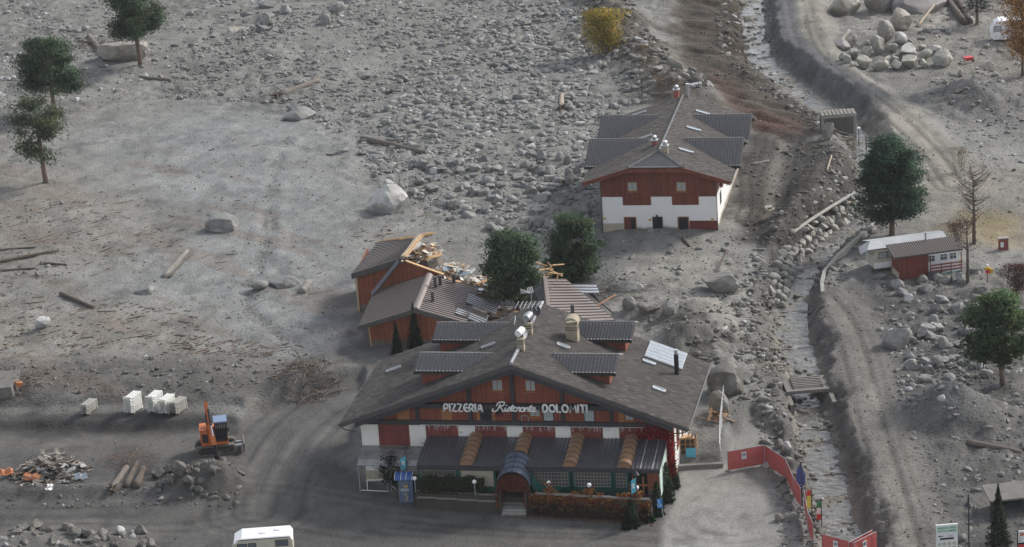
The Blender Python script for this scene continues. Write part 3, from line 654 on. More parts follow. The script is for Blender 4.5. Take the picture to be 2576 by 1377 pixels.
# chimneys, flues, dishes, mast
def chimney(u, v, w, h, mat, capmat, cap='vault'):
    p = local_roof(RF, u, v, zr_); z = p[2] - .3
    c = M().box(p[0] - w / 2, p[0] + w / 2, p[1] - w / 2, p[1] + w / 2, z, z + h + .3).build('chimney', mat, R)
    m = M()
    for k in range(2): m.box(p[0] - w / 2 - .03, p[0] + w / 2 + .03, p[1] - w / 2 - .03, p[1] + w / 2 + .03, z + h - .15 + k * .2, z + h - .09 + k * .2)
    m.build('band', 'fascia', c)
    if cap == 'vault':
        m = M(); n = 8; r = w / 2 + .08
        for k in range(n):
            a, b = PI * k / n, PI * (k + 1) / n
            m.hexa([(p[0] + r * math.cos(t), p[1] + s * r, z + h + .4 + r * .9 * math.sin(t)) for t, s in ((a, -1), (b, -1), (b, 1), (a, 1))] +
                   [(p[0] + (r + .04) * math.cos(t), p[1] + s * r, z + h + .4 + (r + .04) * .9 * math.sin(t)) for t, s in ((a, -1), (b, -1), (b, 1), (a, 1))])
        m.build('cap', capmat, c)
    else:
        m = M().tube([(p[0], p[1] + .2, z + h + .32), (p[0], p[1] + .2, z + h + .62)], w * .36, 12); m.build('flue', 'black_metal', c)
        m = M().tube([(p[0] - .1, p[1] - .35, z + h + .75), (p[0] + .1, p[1] + .4, z + h + .85)], w * .52, 12); m.build('cap', capmat, c)
    return p
chimney(1441, 853, .95, 1.35, 'beige_render', 'beige_render')
chimney(1311, 880, .55, 1.0, 'beige_render', 'white_paint', 'pipe')
chimney(1331, 838, .55, .9, 'beige_render', 'zinc', 'pipe')
def dish(u, v, dz, r, ax, mat, mast=True):
    p = local_roof(RF, u, v, zr_); c = Vector((p[0], p[1], p[2] + dz)); a = Vector(ax).normalized(); m = M()
    b = a.cross(Vector((0, 0, 1))).normalized(); t = a.cross(b); rings = 4; n = 16; V = [c - a * .16 * r]; F = []
    for i in range(1, rings + 1):
        q = i / rings
        V += [c + (b * math.cos(k * 2 * PI / n) + t * math.sin(k * 2 * PI / n)) * r * q - a * .16 * r * (1 - q * q) for k in range(n)]
    F = [(0, 1 + k, 1 + (k + 1) % n) for k in range(n)]
    for i in range(rings - 1): F += [(1 + i * n + k, 1 + (i + 1) * n + k, 1 + (i + 1) * n + (k + 1) % n, 1 + i * n + (k + 1) % n) for k in range(n)]
    m.add(V, F); o = m.build('satellite_dish', mat, R, True)
    if mast: M().tube([(p[0], p[1], p[2] - .1), c - a * .15], .03, 6).build('mast', 'zinc', o)
    M().tube([c - t * r * .9, c + a * r * .8], .018, 5).build('feed_arm', 'zinc', o)
dish(1318, 868, 1.0, .48, (.9, -.5, .35), 'zinc'); dish(1328, 830, 1.0, .45, (.9, -.5, .35), 'zinc')
dish(1297, 838, 1.1, .42, (-.95, -.2, .2), 'white_paint'); dish(1347, 800, .6, .5, (.6, -.7, .3), 'black_metal')
p = local_roof(RF, 1341, 818, zr_)
o = M().tube([(p[0], p[1], p[2] - .1), (p[0], p[1], p[2] + 3.0)], .035, 6).build('antenna_mast', 'zinc', R)
m = M(); z = p[2] + 1.75; m.tube([(p[0] - 1.3, p[1] - .2, z), (p[0] + .9, p[1] + .1, z)], .022, 5)
for k in range(7): x = p[0] - 1.25 + k * .34; m.tube([(x, p[1] - .55, z - .1 + .01 * k), (x + .12, p[1] + .45, z + .12)], .016, 4)
m.build('antenna', 'zinc', o)
m = M(); z = p[2] + 2.75
for k in range(4): m.tube([(p[0] - .9, p[1] + .2, z + .25 - k * .12), (p[0] - .1, p[1], z + .1 - k * .03)], .018, 4)
for k in range(4): m.tube([(p[0] - .2 + k * .13, p[1], z - .05 + k * .03), (p[0] - .3 + k * .13, p[1], z + .45 + k * .03)], .018, 4)
for k in range(4): m.tube([(p[0] - .2 - k * .03, p[1], z - .05 + k * .15), (p[0] + .22 - k * .03, p[1], z + .05 + k * .15)], .018, 4)
m.build('antenna', 'white_paint', o)
p = local_roof(RF, 1703, 943, zr_)
o = M().tube([(p[0], p[1], p[2] - .2), (p[0], p[1], p[2] + 1.75)], .19, 12).build('flue_pipe', 'black_metal', R)
m = M().tube([(p[0], p[1], p[2] + 1.76), (p[0], p[1], p[2] + 2.05)], .13, 10); m.disc((p[0], p[1], p[2] + 2.12), .2, (0, 0, 1), .06); m.build('cowl', 'steel', o)

# white sign letters, built from strokes
def strokes(lines, x0, z0, s, r, y, slant=0., name='letter', par=None, mat='white_paint', flat=.6):
    m = M()
    for ln in lines:
        pts = [(x0 + (a + slant * b) * s, y, z0 + b * s) for a, b in ln]; m.tube(pts, r, 8)
        for q in (pts[0], pts[-1]): m.sph(q, r * .98, 8, 4)
    return m.build(name, mat, par, True)
def arc(cx, cy, rx, ry, a0, a1, n=14): return [(cx + rx * math.cos(math.radians(a0 + (a1 - a0) * i / n)), cy + ry * math.sin(math.radians(a0 + (a1 - a0) * i / n))) for i in range(n + 1)]
GL = {'P': ([[(0, 0), (0, .6), *arc(.28, .68, .28, .32, 180, -90)[1:], (.14, .36)]], .62), 'I': ([[(0, 0), (0, 1)]], .1), 'Z': ([[(0, 1), (.52, 1), (0, 0), (.55, 0)]], .62),
      'E': ([arc(.42, .5, .42, .5, 80, 280), [(.1, .5), (.5, .5)]], .56), 'R': ([[(0, 0), (0, .6), *arc(.28, .7, .28, .3, 180, -90)[1:], (.2, .4), (.6, 0)]], .64), 'A': ([[(0, 0), (.2, .95), (.42, .95), (.66, 0)], [(.1, .32), (.56, .32)]], .7),
      'D': ([[(0, 0), (0, .6), *arc(.3, .58, .3, .42, 180, 0)[1:], *arc(.26, .42, .34, .42, 0, -90)[1:], (.2, 0)]], .66), 'O': ([arc(.4, .5, .4, .5, 0, 360, 22)], .82), 'L': ([[(0, 1), (0, 0), (.45, 0)]], .52),
      'M': ([[(0, 0), (.12, 1), (.42, .3), (.72, 1), (.86, 0)]], .9), 'T': ([[(0, 1), (.6, 1)], [(.3, 1), (.3, 0)]], .62)}
def word(w, x0, x1, z0, h, r, y):
    tot = sum(GL[c][1] for c in w) + .24 * (len(w) - 1); k = (x1 - x0) / tot; x = x0
    for c in w:
        strokes([[(a * k / h, b) for a, b in ln] for ln in GL[c][0]], x, z0, h, r, y, 0, 'letter', R); x += (GL[c][1] + .24) * k
word('PIZZERIA', -5.78, -2.68, 6.47, .6, .082, -.6)
word('DOLOMITI', 2.14, 5.68, 6.5, .6, .084, -.6)
def cat(pts, n=5):
    out = []
    for i in range(len(pts) - 1):
        a = np.array(pts[max(i - 1, 0)]); b = np.array(pts[i]); c = np.array(pts[i + 1]); d = np.array(pts[min(i + 2, len(pts) - 1)])
        for k in range(n):
            t = k / n; out.append(tuple(.5 * (2 * b + (c - a) * t + (2 * a - 5 * b + 4 * c - d) * t * t + (3 * b - a - 3 * c + d) * t ** 3)))
    return out + [tuple(pts[-1])]
RL = [([[(-.35, .35), (-.42, .1), (-.15, -.02), (.1, .2), (.22, 1.0)], [(-.1, .8), (.05, 1.25), (.5, 1.35), (.62, 1.0), (.3, .66), (.2, .62)], [(.28, .62), (.5, .3), (.62, 0), (.78, .1)]], .86), ([[(0, .1), (.05, .55), (.06, .05), (.22, .12)], [(.08, .85), (.09, .9)]], .27),
      ([[(-.02, .12), (.18, .62), (.26, .2), (.1, .0), (-.02, .08)], [(.26, .12), (.36, .14)]], .36), ([[(.0, .12), (.14, 1.0), (.1, .05), (.28, .12)], [(-.03, .68), (.28, .7)]], .3), ([arc(.18, .3, .18, .28, 60, 420), [(.28, .5), (.42, .48)]], .42),
      ([[(0, .4), (.08, .6), (.2, .5), (.26, .52), (.16, .05), (.3, .1)]], .32), ([arc(.17, .28, .17, .28, 40, 380), [(.34, .55), (.32, .08), (.46, .12)]], .46), ([[(.0, .55), (.02, .0)], [(.02, .3), (.2, .58), (.3, .4), (.3, .05), (.42, .12)]], .44),
      ([[(.0, .12), (.14, 1.0), (.1, .05), (.28, .12)], [(-.03, .68), (.28, .7)]], .3), ([[(.02, .28), (.3, .34), (.24, .58), (.06, .45), (.04, .15), (.2, .0), (.42, .15)]], .45)]
tot = sum(a[1] for a in RL); kx = 3.15 / tot; x = -1.6
for ln, adv in RL:
    strokes([cat([(a * kx / .52, b) for a, b in l], 4) for l in ln], x, 6.5, .58, .056, -.59, .28, 'letter', R); x += adv * kx
# fairy lights
m = M(); m.tube([(x, -.2 - .02 * rnd.random(), 5.08 + .04 * rnd.random()) for x in np.linspace(-7.9, 10, 60)], .018, 4)
for i in range(150):
    x = rnd.uniform(-7.8, 9.9); l = rnd.uniform(.1, .45); m.tube([(x, -.2, 5.06), (x + rnd.uniform(-.08, .08), -.19, 5.06 - l)], .009, 3)
m.build('fairy_lights', 'white_paint', R)
for x, z in ((-4.7, 4.45), (-7.9, 3.45)): M().box(x - .12, x + .12, -.06, -.043, z - .05, z + .05).build('vent', 'print_grey', R)
# side wall: wood infill bays and windows on the right
for y in (.6, 3.4, 6.2, 8.6):
    M().box(11.953, 12.0, y, y + 1.4, 1.7, 4.9).build('wood_panel', 'wood_side', R)
    w_ = M().box(12.003, 12.06, y + .3, y + 1.1, 2.4, 3.7).build('window', 'beam_dark', R); M().box(12.063, 12.075, y + .37, y + 1.03, 2.47, 3.63).build('pane', 'glass', w_)
# lower left entrance: serving window, vaulted glass canopy
o = M().box(-12.3, -10.6, -.03, .115, 1.5, 2.5).build('serving_window', 'beam_dark', R)
M().box(-12.2, -11.5, -.07, -.033, 1.55, 2.45).build('green_blind', 'green_tarp', o)
m = M().box(-12.75, -7.5, -.03, .115, .1, .95); m.build('plinth', 'plaster_muddy', R)
o = None
for i in range(10):
    x0, x1 = -12.8 + i * .54, -12.8 + i * .54 + .53; prof = [(0, 3.14), (-.7, 3.1), (-1.3, 2.95), (-1.75, 2.7), (-1.9, 2.4)]
    m = M()
    for k in range(4):
        (a, b), (c, d) = prof[k], prof[k + 1]
        m.hexa([(x0, a - .05, b), (x1, a - .05, b), (x1, c - .05, d), (x0, c - .05, d), (x0, a - .05, b + .03), (x1, a - .05, b + .03), (x1, c - .05, d + .03), (x0, c - .05, d + .03)])
    m.build('canopy_sheet', 'poly_grey', R)
m = M(); m.tube([(-12.85, -1.98, 2.36), (-7.4, -1.98, 2.36)], .08, 8)
for x in (-12.8, -10.2, -7.45): m.tube([(x, -1.95, 2.36), (x, -1.95, -.1)], .045, 6)
m.build('canopy_frame', 'zinc', R)
m = M()
for a, b in (((-12.2, -1.9, .1), (-12.2, -1.9, 1.0)), ((-12.2, -1.9, 1.0), (-10.9, -1.9, 1.05)), ((-10.9, -1.9, 1.05), (-9.9, -1.9, .3)), ((-12.7, -1.9, .12), (-10.5, -1.9, .05))): m.tube([a, b], .035, 6)
m.build('handrail', 'white_paint', R)

# ------------------------------------------------------------------ covered terrace in front of the restaurant
T = thing('covered_terrace', 'green framed dining terrace with dark ribbed roof and brown barrel skylights before the restaurant', 'terrace', (RF[0], RF[1], 0), -RF[2])
X0, X1, YF, ZF, ZB = -7.4, 11.75, -4.3, 3.42, 4.1
zt = lambda y: ZB + (ZF - ZB) * (y / YF)
M().slab([(X0, -.06, ZB), (X1, -.06, ZB), (X1, YF, ZF), (X0, YF, ZF)], .12).build('roof', 'metal_slate_blue', T)
nb = 62
for i in range(nb + 1):
    x = X0 + (X1 - X0) * i / nb
    M().hexa([(x - .05, -.08, ZB + .003), (x + .05, -.08, ZB + .003), (x + .05, YF - .05, ZF + .003), (x - .05, YF - .05, ZF + .003), (x - .03, -.08, ZB + .06), (x + .03, -.08, ZB + .06), (x + .03, YF - .05, ZF + .06), (x - .03, YF - .05, ZF + .06)]).build('rib', 'metal_slate_blue' if i % 3 else 'zinc' if i > 52 else 'metal_slate_blue', T)
M().box(X0, X1, YF - .18, YF - .06, ZF - .32, ZF - .02).build('gutter', 'beam_dark', T)
for i, (ub, uf) in enumerate(((1195, 1175), (1321, 1300), (1452, 1433), (1587, 1571))):
    xc = (local(RF, ub, 1092, y=-.1)[0] + local(RF, uf, 1165, y=YF)[0]) / 2
    o = None; n = 8; r = .56; segs = 6
    for k in range(4 if i == 1 else segs):
        ya, yb = -.1 + (YF + .1) * k / segs, -.1 + (YF + .1) * (k + .97) / segs; m = M()
        for q in range(n):
            a, b = PI * q / n, PI * (q + 1) / n
            f = lambda t, y, rr: (xc + rr * math.cos(t), y, zt(y) + .05 + rr * .8 * math.sin(t))
            m.hexa([f(a, ya, r - .02), f(b, ya, r - .02), f(b, yb, r - .02), f(a, yb, r - .02), f(a, ya, r), f(b, ya, r), f(b, yb, r), f(a, yb, r)])
        if k == 0: o = m.build('barrel_skylight', 'poly_brown', T)
        else: m.build('sheet', 'poly_brown', o)
        m = M(); y = yb + .02; m.tube([f(PI * q / 10, y, r + .02) for q in range(11)], .03, 5); m.build('hoop', 'fascia', o)
    if i == 1: continue
    m = M(); m.add([(xc + (r - .03) * math.cos(PI * q / 10), YF - .02, ZF + .05 + (r - .03) * .8 * math.sin(PI * q / 10)) for q in range(11)] + [(xc + (r - .03) * math.cos(PI * q / 10), YF + .02, ZF + .05 + (r - .03) * .8 * math.sin(PI * q / 10)) for q in range(11)], [tuple(range(11)), tuple(range(21, 10, -1))]); m.build('end_panel', 'poly_brown', o)
ZD = 1.1; YW = -4.1
M().box(X0 + .1, X1 - .1, -5.0, -.05, .2, ZD).build('deck', 'terrace_wall', T)
M().box(X0 + .1, X1 - .1, -3.2, -3.1, ZD + .003, ZF).build('inner_wall', 'wood_brown', T)
def bay(x0, x1, sill, sheet, nx, nz, blind=None):
    o = M().box(x0, x1, YW, YW + .08, ZD, sill).build('lower_panel', 'green_paint', T)
    M().box(x0, x1, YW, YW + .08, ZF - .5, ZF - .13).build('header', 'green_paint', T)
    for x in (x0, x1): M().box(x - .09, x + .09, YW - .04, YW + .1, ZD, ZF - .13).build('post', 'green_paint', T)
    w_ = M().box(x0 + .09, x1 - .09, YW + .03, YW + .05, sill + .003, ZF - .503).build('window', sheet, T)
    m = M()
    for k in range(nx + 1): x = x0 + .12 + (x1 - x0 - .24) * k / nx; m.box(x - .01, x + .01, YW - .005, YW + .02, sill, ZF - .5)
    for k in range(nz + 1): z = sill + .03 + (ZF - .56 - sill) * k / nz; m.box(x0 + .1, x1 - .1, YW - .01, YW - .006 + .02, z - .01, z + .01)
    m.build('glazing_bars', 'bar_grey', w_)
bay(-7.3, -4.3, ZD + .5, 'window_sheet', 8, 3); bay(-4.1, -1.3, ZD + .5, 'plaster_muddy', 8, 3)
bay(1.5, 4.6, ZD + .62, 'window_sheet', 11, 4); bay(4.9, 7.9, ZD + .62, 'window_sheet', 11, 4); bay(8.15, 9.15, ZD + .62, 'window_sheet', 3, 4)
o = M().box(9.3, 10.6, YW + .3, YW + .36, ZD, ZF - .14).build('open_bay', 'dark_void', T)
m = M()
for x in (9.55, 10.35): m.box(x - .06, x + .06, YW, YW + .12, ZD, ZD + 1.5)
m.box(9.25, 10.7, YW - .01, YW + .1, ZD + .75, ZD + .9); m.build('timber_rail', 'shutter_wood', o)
M().box(10.7, 11.6, YW - .02, YW + .1, ZD, ZF - .14).build('timber_wall', 'wood_orange', T)
M().add([(X1 - .1, -.2, ZD), (X1 - .1, YF, ZD), (X1 - .1, YF, ZF - .13), (X1 - .1, -.2, ZB - .13), (X1 - .02, -.2, ZD), (X1 - .02, YF, ZD), (X1 - .02, YF, ZF - .13), (X1 - .02, -.2, ZB - .13)], [(0, 1, 2, 3), (7, 6, 5, 4), (0, 4, 5, 1), (1, 5, 6, 2), (2, 6, 7, 3), (3, 7, 4, 0)]).build('side_sheet', 'pale_green', T)
# loose green tarp hanging over the first bay
m = M(); q = [(1.6, YW - .14, 3.0), (1.75, YW - .3, 1.55), (2.6, YW - .34, 1.32), (3.7, YW - .25, 1.4), (4.2, YW - .2, 1.75), (2.9, YW - .3, 1.75), (2.1, YW - .28, 2.2)]
m.add(q + [(a, b + .03, c) for a, b, c in q], [(0, 1, 6), (1, 2, 5, 6), (2, 3, 4, 5), (13, 8, 7), (13, 12, 9, 8), (12, 11, 10, 9)]); m.build('torn_tarp', 'green_tarp', T)
# retaining wall along the road, steps and entry vault
RWL = lambda x: -5.0 - 1.75 * (x + 7.6) / 19.
o = None
for a, b in ((-7.6, -.75), (1.55, 11.3)):
    tz = 1.3 if a < 0 else 1.75
    m = M().add([(a, RWL(a), -.3), (b, RWL(b), -.3), (b, RWL(b) + .3, -.3), (a, RWL(a) + .3, -.3), (a, RWL(a) + .12, tz), (b, RWL(b) + .12, tz), (b, RWL(b) + .34, tz), (a, RWL(a) + .34, tz)], [(0, 3, 2, 1), (4, 5, 6, 7), (0, 1, 5, 4), (1, 2, 6, 5), (2, 3, 7, 6), (3, 0, 4, 7)]); m.build('retaining_wall', 'terrace_wall', T)
    M().add([(a, RWL(a) + .35, 0), (b, RWL(b) + .35, 0), (b, -4.8, 0), (a, -4.8, 0), (a, RWL(a) + .35, 1.0), (b, RWL(b) + .35, 1.0), (b, -4.8, 1.0), (a, -4.8, 1.0)], [(0, 3, 2, 1), (4, 5, 6, 7), (0, 1, 5, 4), (1, 2, 6, 5), (2, 3, 7, 6), (3, 0, 4, 7)]).build('planting_bed', 'terrace_wall', T)
for z in (.95, 1.28): 
    for k in range(4):
        a = -7.4 + k * 1.65; M().box(a, a + 1.6, RWL(a) - .12 + (z > 1) * .5, RWL(a) + .02 + (z > 1) * .5, z, z + .1).build('rail', 'deadwood_grey', T)
for k in range(6):
    a = 2.2 + k * 1.5; M().box(a, a + 1.45, RWL(a) - .02, RWL(a) + .09, 1.78, 1.95).build('rail', 'deadwood_grey', T)
for k in range(7): M().box(-.55, 1.35, -6.15 + k * .27, -6.15 + (k + 1) * .27 + .05, -.2, .06 + k * .165).build('step', 'concrete_dark' if k > 2 else 'concrete', T)
for x in (-.68, 1.36): M().box(x, x + .12, -5.9, -4.4, 0, 1.9).build('stair_wall', 'terrace_wall', T)
xc = .35; r = 1.32; segs = 4; o = None
for k in range(segs):
    ya, yb = -3.1 - .54 * k, -3.1 - .54 * (k + .96); za, zb = 3.45 - .19 * k, 3.45 - .19 * (k + .96)
    for h, (q0, q1) in enumerate(((0, 5), (5, 10))):
        m = M()
        for q in range(q0, q1):
            a, b = PI * q / 10, PI * (q + 1) / 10; f = lambda t, y, z, rr: (xc + rr * math.cos(t), y, z - .55 + rr * .95 * math.sin(t))
            m.hexa([f(a, ya, za, r - .03), f(b, ya, za, r - .03), f(b, yb, zb, r - .03), f(a, yb, zb, r - .03), f(a, ya, za, r), f(b, ya, za, r), f(b, yb, zb, r), f(a, yb, zb, r)])
        if o is None: o = m.build('entry_vault', 'poly_blue', T)
        else: m.build('sheet', 'poly_blue', o)
    m = M(); m.tube([f(PI * q / 10, ya, za, r + .02) for q in range(11)], .035, 5); m.build('hoop', 'beam_dark', o)
m = M(); m.tube([f(PI / 2, -3.1, 3.45, r + .02), f(PI / 2, -5.26, 2.69, r + .02)], .035, 5); m.build('hoop', 'beam_dark', o)
M().box(xc - 1.25, xc + 1.25, -5.3, -5.2, 1.75, 2.05).build('entry_lintel', 'wood_brown', T)
# terrace globe lamps
for i, (x, lab) in enumerate(((-7.55, 'white globe lamp on thin post at the left end of the terrace'), (-2.7, 'white globe lamp in the green hedge on the terrace'), (3.25, 'white globe lamp on creeper pillar below the torn green tarp'), (6.45, 'white globe lamp on creeper pillar at the middle of the terrace'), (10.2, 'white globe lamp on creeper pillar at the right end of the terrace'))):
    c, s = math.cos(-RF[2]), math.sin(-RF[2]); y = RWL(x) + (.4 if x > 0 else .25); z0 = 1.55 if x > 0 else .6
    l = thing('globe_lamp', lab, 'lamp', (RF[0] + x * c - y * s, RF[1] + x * s + y * c, z0), 0, 'globe lamps along the terrace')
    M().tube([(0, 0, -.1), (0, 0, 1.0 if x > 0 else 1.75)], .04, 6).build('post', 'zinc', l); M().sph((0, 0, 1.12 if x > 0 else 1.87), .17, 12, 8).build('globe', 'white_paint', l, True)

# ------------------------------------------------------------------ the chalet behind
CF = (14.85, 269.3, .199)
CA, CHE, CHR, CD = 7.27, 6.08, 8.35, 21.3
zc_ = lambda x: CHR - (CHR - CHE) * abs(x) / CA
C = thing('chalet', 'white and brown timber chalet half buried in mud with four cross gables', 'house', (CF[0], CF[1], 0), -CF[2])
W = 5.65
M().box(-W, W, 0, 20.3, -.6, 4.25).build('plaster_wall', 'plaster_bright', C)
M().prism([(-W - .02, 4.26), (W + .02, 4.26), (W + .02, zc_(W) - .25), (2.6, 7.3), (-2.6, 7.3), (-W - .02, zc_(W) - .25)], -.08, 20.3).build('timber_wall', 'wood_brown', C)
for a, b in ((-3.58, -.78), (1.3, 3.93)): M().box(a, b, -.05, -.003, 3.38, 4.255).build('wood_panel', 'wood_brown', C)
M().box(2.93, W + .01, -.04, -.003, .3, 1.74).build('base_panel', 'wood_dark_red', C)
M().box(-W - .003, -3.6, -.03, -.003, -.3, 1.5).build('mud_stained_base', 'plaster_muddy', C)
window(C, -3.03, -2.05, 4.83, 5.8, -.08, 'curtain', 'shutter_wood'); window(C, 1.8, 2.78, 4.8, 5.78, -.08, 'curtain', 'shutter_wood')
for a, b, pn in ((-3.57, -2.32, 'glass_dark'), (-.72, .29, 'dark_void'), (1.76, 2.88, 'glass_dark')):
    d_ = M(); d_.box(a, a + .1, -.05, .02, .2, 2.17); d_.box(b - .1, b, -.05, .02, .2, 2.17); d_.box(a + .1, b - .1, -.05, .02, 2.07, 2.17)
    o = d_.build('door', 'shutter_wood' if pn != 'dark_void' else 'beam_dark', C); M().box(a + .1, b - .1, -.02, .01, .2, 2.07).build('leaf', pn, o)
    if a < -3: M().box(a + .15, a + .7, -.035, -.022, .8, 2.02).build('panel', 'wood_brown', o)
for x, z in ((-5.45, 2.0), (-.95, 1.85), (5.2, 1.9)): M().box(x - .14, x + .14, -.03, -.004, z - .09, z + .09).build('notice', 'yellow_box', C)
m = M(); m.tube([(-.22, -.05, 2.35), (-.22, -.35, 2.45)], .03, 5); m.sph((-.22, -.38, 2.36), .12); m.build('wall_lamp', 'black_metal', C)
for s in (-1, 1):
    m = M().slab([(0, -1.2 + 1.6, CHR), (0, CD, CHR), (s * CA, CD, CHE), (s * CA, -1.2, CHE)], .2); 
    m = M(); top = [(0, 1.67, CHR), (0, CD, CHR), (s * CA, CD, CHE), (s * CA, -1.2, CHE), (s * 2.65, -1.2, zc_(2.65))]
    m.add([(x, y, z - .22) for x, y, z in top] + top, [(0, 1, 2, 3, 4), (9, 8, 7, 6, 5)] + [(i, i + 5, (i + 1) % 5 + 5, (i + 1) % 5) for i in range(5)]); m.build('roof_slope', 'roof_under', C)
    f = M(); y0, y1 = -1.26, -1.203
    f.hexa([(s * 2.65, y0, zc_(2.65) - .34), (s * 2.65, y1, zc_(2.65) - .34), (s * CA, y1, CHE - .34), (s * CA, y0, CHE - .34), (s * 2.65, y0, zc_(2.65) + .05), (s * 2.65, y1, zc_(2.65) + .05), (s * CA, y1, CHE + .05), (s * CA, y0, CHE + .05)]); f.build('verge_board', 'wood_brown', C)
    M().tube([(s * (CA + .08), -1.2, CHE - .08), (s * (CA + .08), CD, CHE - .08)], .08, 8).build('gutter', 'fascia', C)
    M().tube([(s * (W + .06), -.05, CHE - .3), (s * (W + .06), -.05, .4)], .05, 6).build('downpipe', 'fascia', C)
m = M(); tri = [(0, 1.66, CHR + .01), (-2.66, -1.25, zc_(2.65)), (2.66, -1.25, zc_(2.65))]; m.add([(x, y, z - .15) for x, y, z in tri] + tri, [(2, 1, 0), (3, 4, 5), (0, 1, 4, 3), (1, 2, 5, 4), (2, 0, 3, 5)]); o = m.build('half_hip', 'roof_under', C)
# tiles of the half hip: a triangle of rolled tiles
P = []; F = []
for r in range(7):
    for k in (0., .97):
        t = (r + k) / 7; w = 2.66 * (1 - t)
        for i in range(41): a = i / 40; P.append((-w + 2 * w * a, -1.25 + 2.9 * t - .02, zc_(2.65) + .76 * t + .09 - .06 * k + .04 * abs(math.sin(PI * a * 20 * (1 - t)))))
I = np.arange(14 * 41).reshape(14, 41); npmesh('tiles', np.array(P), np.stack([I[:-1, :-1].ravel(), I[:-1, 1:].ravel(), I[1:, 1:].ravel(), I[1:, :-1].ravel()], 1), 'pantile', parent=o, kind='stuff')
for s in (-1, 1): ridge_caps(o, (s * 2.66, -1.2, zc_(2.65) + .1), (0, 1.66, CHR + .1), .12, .3, 'pantile')
M().box(-2.66, 2.66, -1.31, -1.26, zc_(2.65) - .42, zc_(2.65) + .0).build('eave_board', 'wood_brown', o)
inhole = lambda c: abs(c.x) < 2.65 * max(0, (1.67 - c.y) / 2.87) + .1 and c.y < 1.7
slate_field(C, [((CA, -1.2, CHE), (CA, CD, CHE), (0, -1.2, CHR)), ((-CA, -1.2, CHE), (-CA, CD, CHE), (0, -1.2, CHR))], None, (.078, .069, .064), .36, .4, inhole)
ridge_caps(C, (0, 1.7, CHR + .1), (0, CD, CHR + .1), .14, .3, 'pantile')
for s in (-1, 1):
    for yc in (7.3, 15.6): dormer(C, s, yc, 4.1, s * 1.75, s * 7.75, 7.82, 6.2, 4.0, s * 5.9, 20, 13, 'wood_side')
for u, v, sd_ in ((1745, 327, 1), (1726, 382, 1), (1768, 286, 1), (1608, 288, -1), (1622, 348, -1)): skylight(C, CF, zc_, u, v, .55, 1.5, sd_, 'skylight' if sd_ > 0 else 'poly_grey')
def cchim(u, v, w, h, mat, cap):
    p = local_roof(CF, u, v, zc_); z = p[2] - .3
    o = M().box(p[0] - w / 2, p[0] + w / 2, p[1] - w / 2, p[1] + w / 2, z, z + h + .3).build('chimney', mat, C)
    m = M(); m.box(p[0] - w * .7, p[0] + w * .7, p[1] - w * .7, p[1] + w * .7, z + h + .3, z + h + .42); m.tube([(p[0], p[1] - w * .6, z + h + .6), (p[0], p[1] + w * .6, z + h + .6)], w * .42, 10); m.build('cap', cap, o)
cchim(1702, 243, .5, .7, 'red_brick_paint', 'steel'); cchim(1647, 365, .5, .45, 'red_brick_paint', 'steel'); cchim(1674, 386, .55, .75, 'beige_render', 'steel')
p = local_roof(CF, 1731, 246, zc_); o = M().tube([(p[0], p[1], p[2] - .2), (p[0], p[1], p[2] + 1.3)], .16, 10).build('flue_pipe', 'zinc', C); M().disc((p[0], p[1], p[2] + 1.45), .24, (0, 0, 1), .14).build('cowl', 'steel', o)
for y in (3., 9., 14.): 
    w_ = M().box(W + .003, W + .05, y, y + 1.0, 2.4, 3.6).build('window', 'beam_dark', C); M().box(W + .053, W + .06, y + .08, y + .92, 2.48, 3.52).build('pane', 'glass', w_)

# ------------------------------------------------------------------ the collapsed lodge
LF_ = (-8.64, 240.87, .128)
Lg = thing('collapsed_lodge', 'collapsed orange timber lodge with ribbed metal roofs and torn gable', 'ruin', (LF_[0], LF_[1], 0), -LF_[2])
def ribbed(par, q, n, name, mat='metal_roof', rib='metal_roof_rib', t=.14, along=0):
    """sheet roof on quad q; ribs run from edge q0-q3 to edge q1-q2"""
    q = [Vector(p) for p in q]; M().slab(q, t).build(name, mat, par)
    o = [c for c in par.children if c.name.split('.')[0] == name][-1]
    nn = (q[1] - q[0]).cross(q[3] - q[0]).normalized(); nn = -nn if nn.z < 0 else nn
    for i in range(n + 1):
        s = i / n; a = q[0].lerp(q[3], s); b = q[1].lerp(q[2], s); d = (b - a).normalized(); sd_ = d.cross(nn).normalized() * .05
        M().hexa([a - sd_ + nn * .003, b - sd_ + nn * .003, b + sd_ + nn * .003, a + sd_ + nn * .003, a - sd_ * .6 + nn * .06, b - sd_ * .6 + nn * .06, b + sd_ * .6 + nn * .06, a + sd_ * .6 + nn * .06]).build('rib', rib, o)
    return o
a_, a2_, he_, hr_, D_ = 5.25, 4.46, 3.22, 4.72, 8.31
ribbed(Lg, [(-a_, -.7, he_), (0, -.7, hr_), (0, D_, hr_), (-a_, D_, he_)], 19, 'roof_slope'); ribbed(Lg, [(0.02, -.7, hr_), (a2_, -.7, 3.28), (a2_, D_, 3.28), (.02, D_, hr_)], 19, 'roof_slope')
M().hexa([(-.35, -.75, hr_ - .02), (.35, -.75, hr_ - .02), (.35, D_ + .1, hr_ - .02), (-.35, D_ + .1, hr_ - .02), (-.12, -.75, hr_ + .16), (.12, -.75, hr_ + .16), (.12, D_ + .1, hr_ + .16), (-.12, D_ + .1, hr_ + .16)]).build('ridge_cap', 'metal_roof', Lg)
for (x0, z0), (x1, z1) in (((-a_ - .05, he_), (0, hr_)), ((0, hr_), (a2_, 3.28))): M().hexa([(x0, -.82, z0 - .4), (x1, -.82, z1 - .4), (x1, -.703, z1 - .4), (x0, -.703, z0 - .4), (x0, -.82, z0 + .04), (x1, -.82, z1 + .04), (x1, -.703, z1 + .04), (x0, -.703, z0 + .04)]).build('verge_board', 'fascia', Lg)
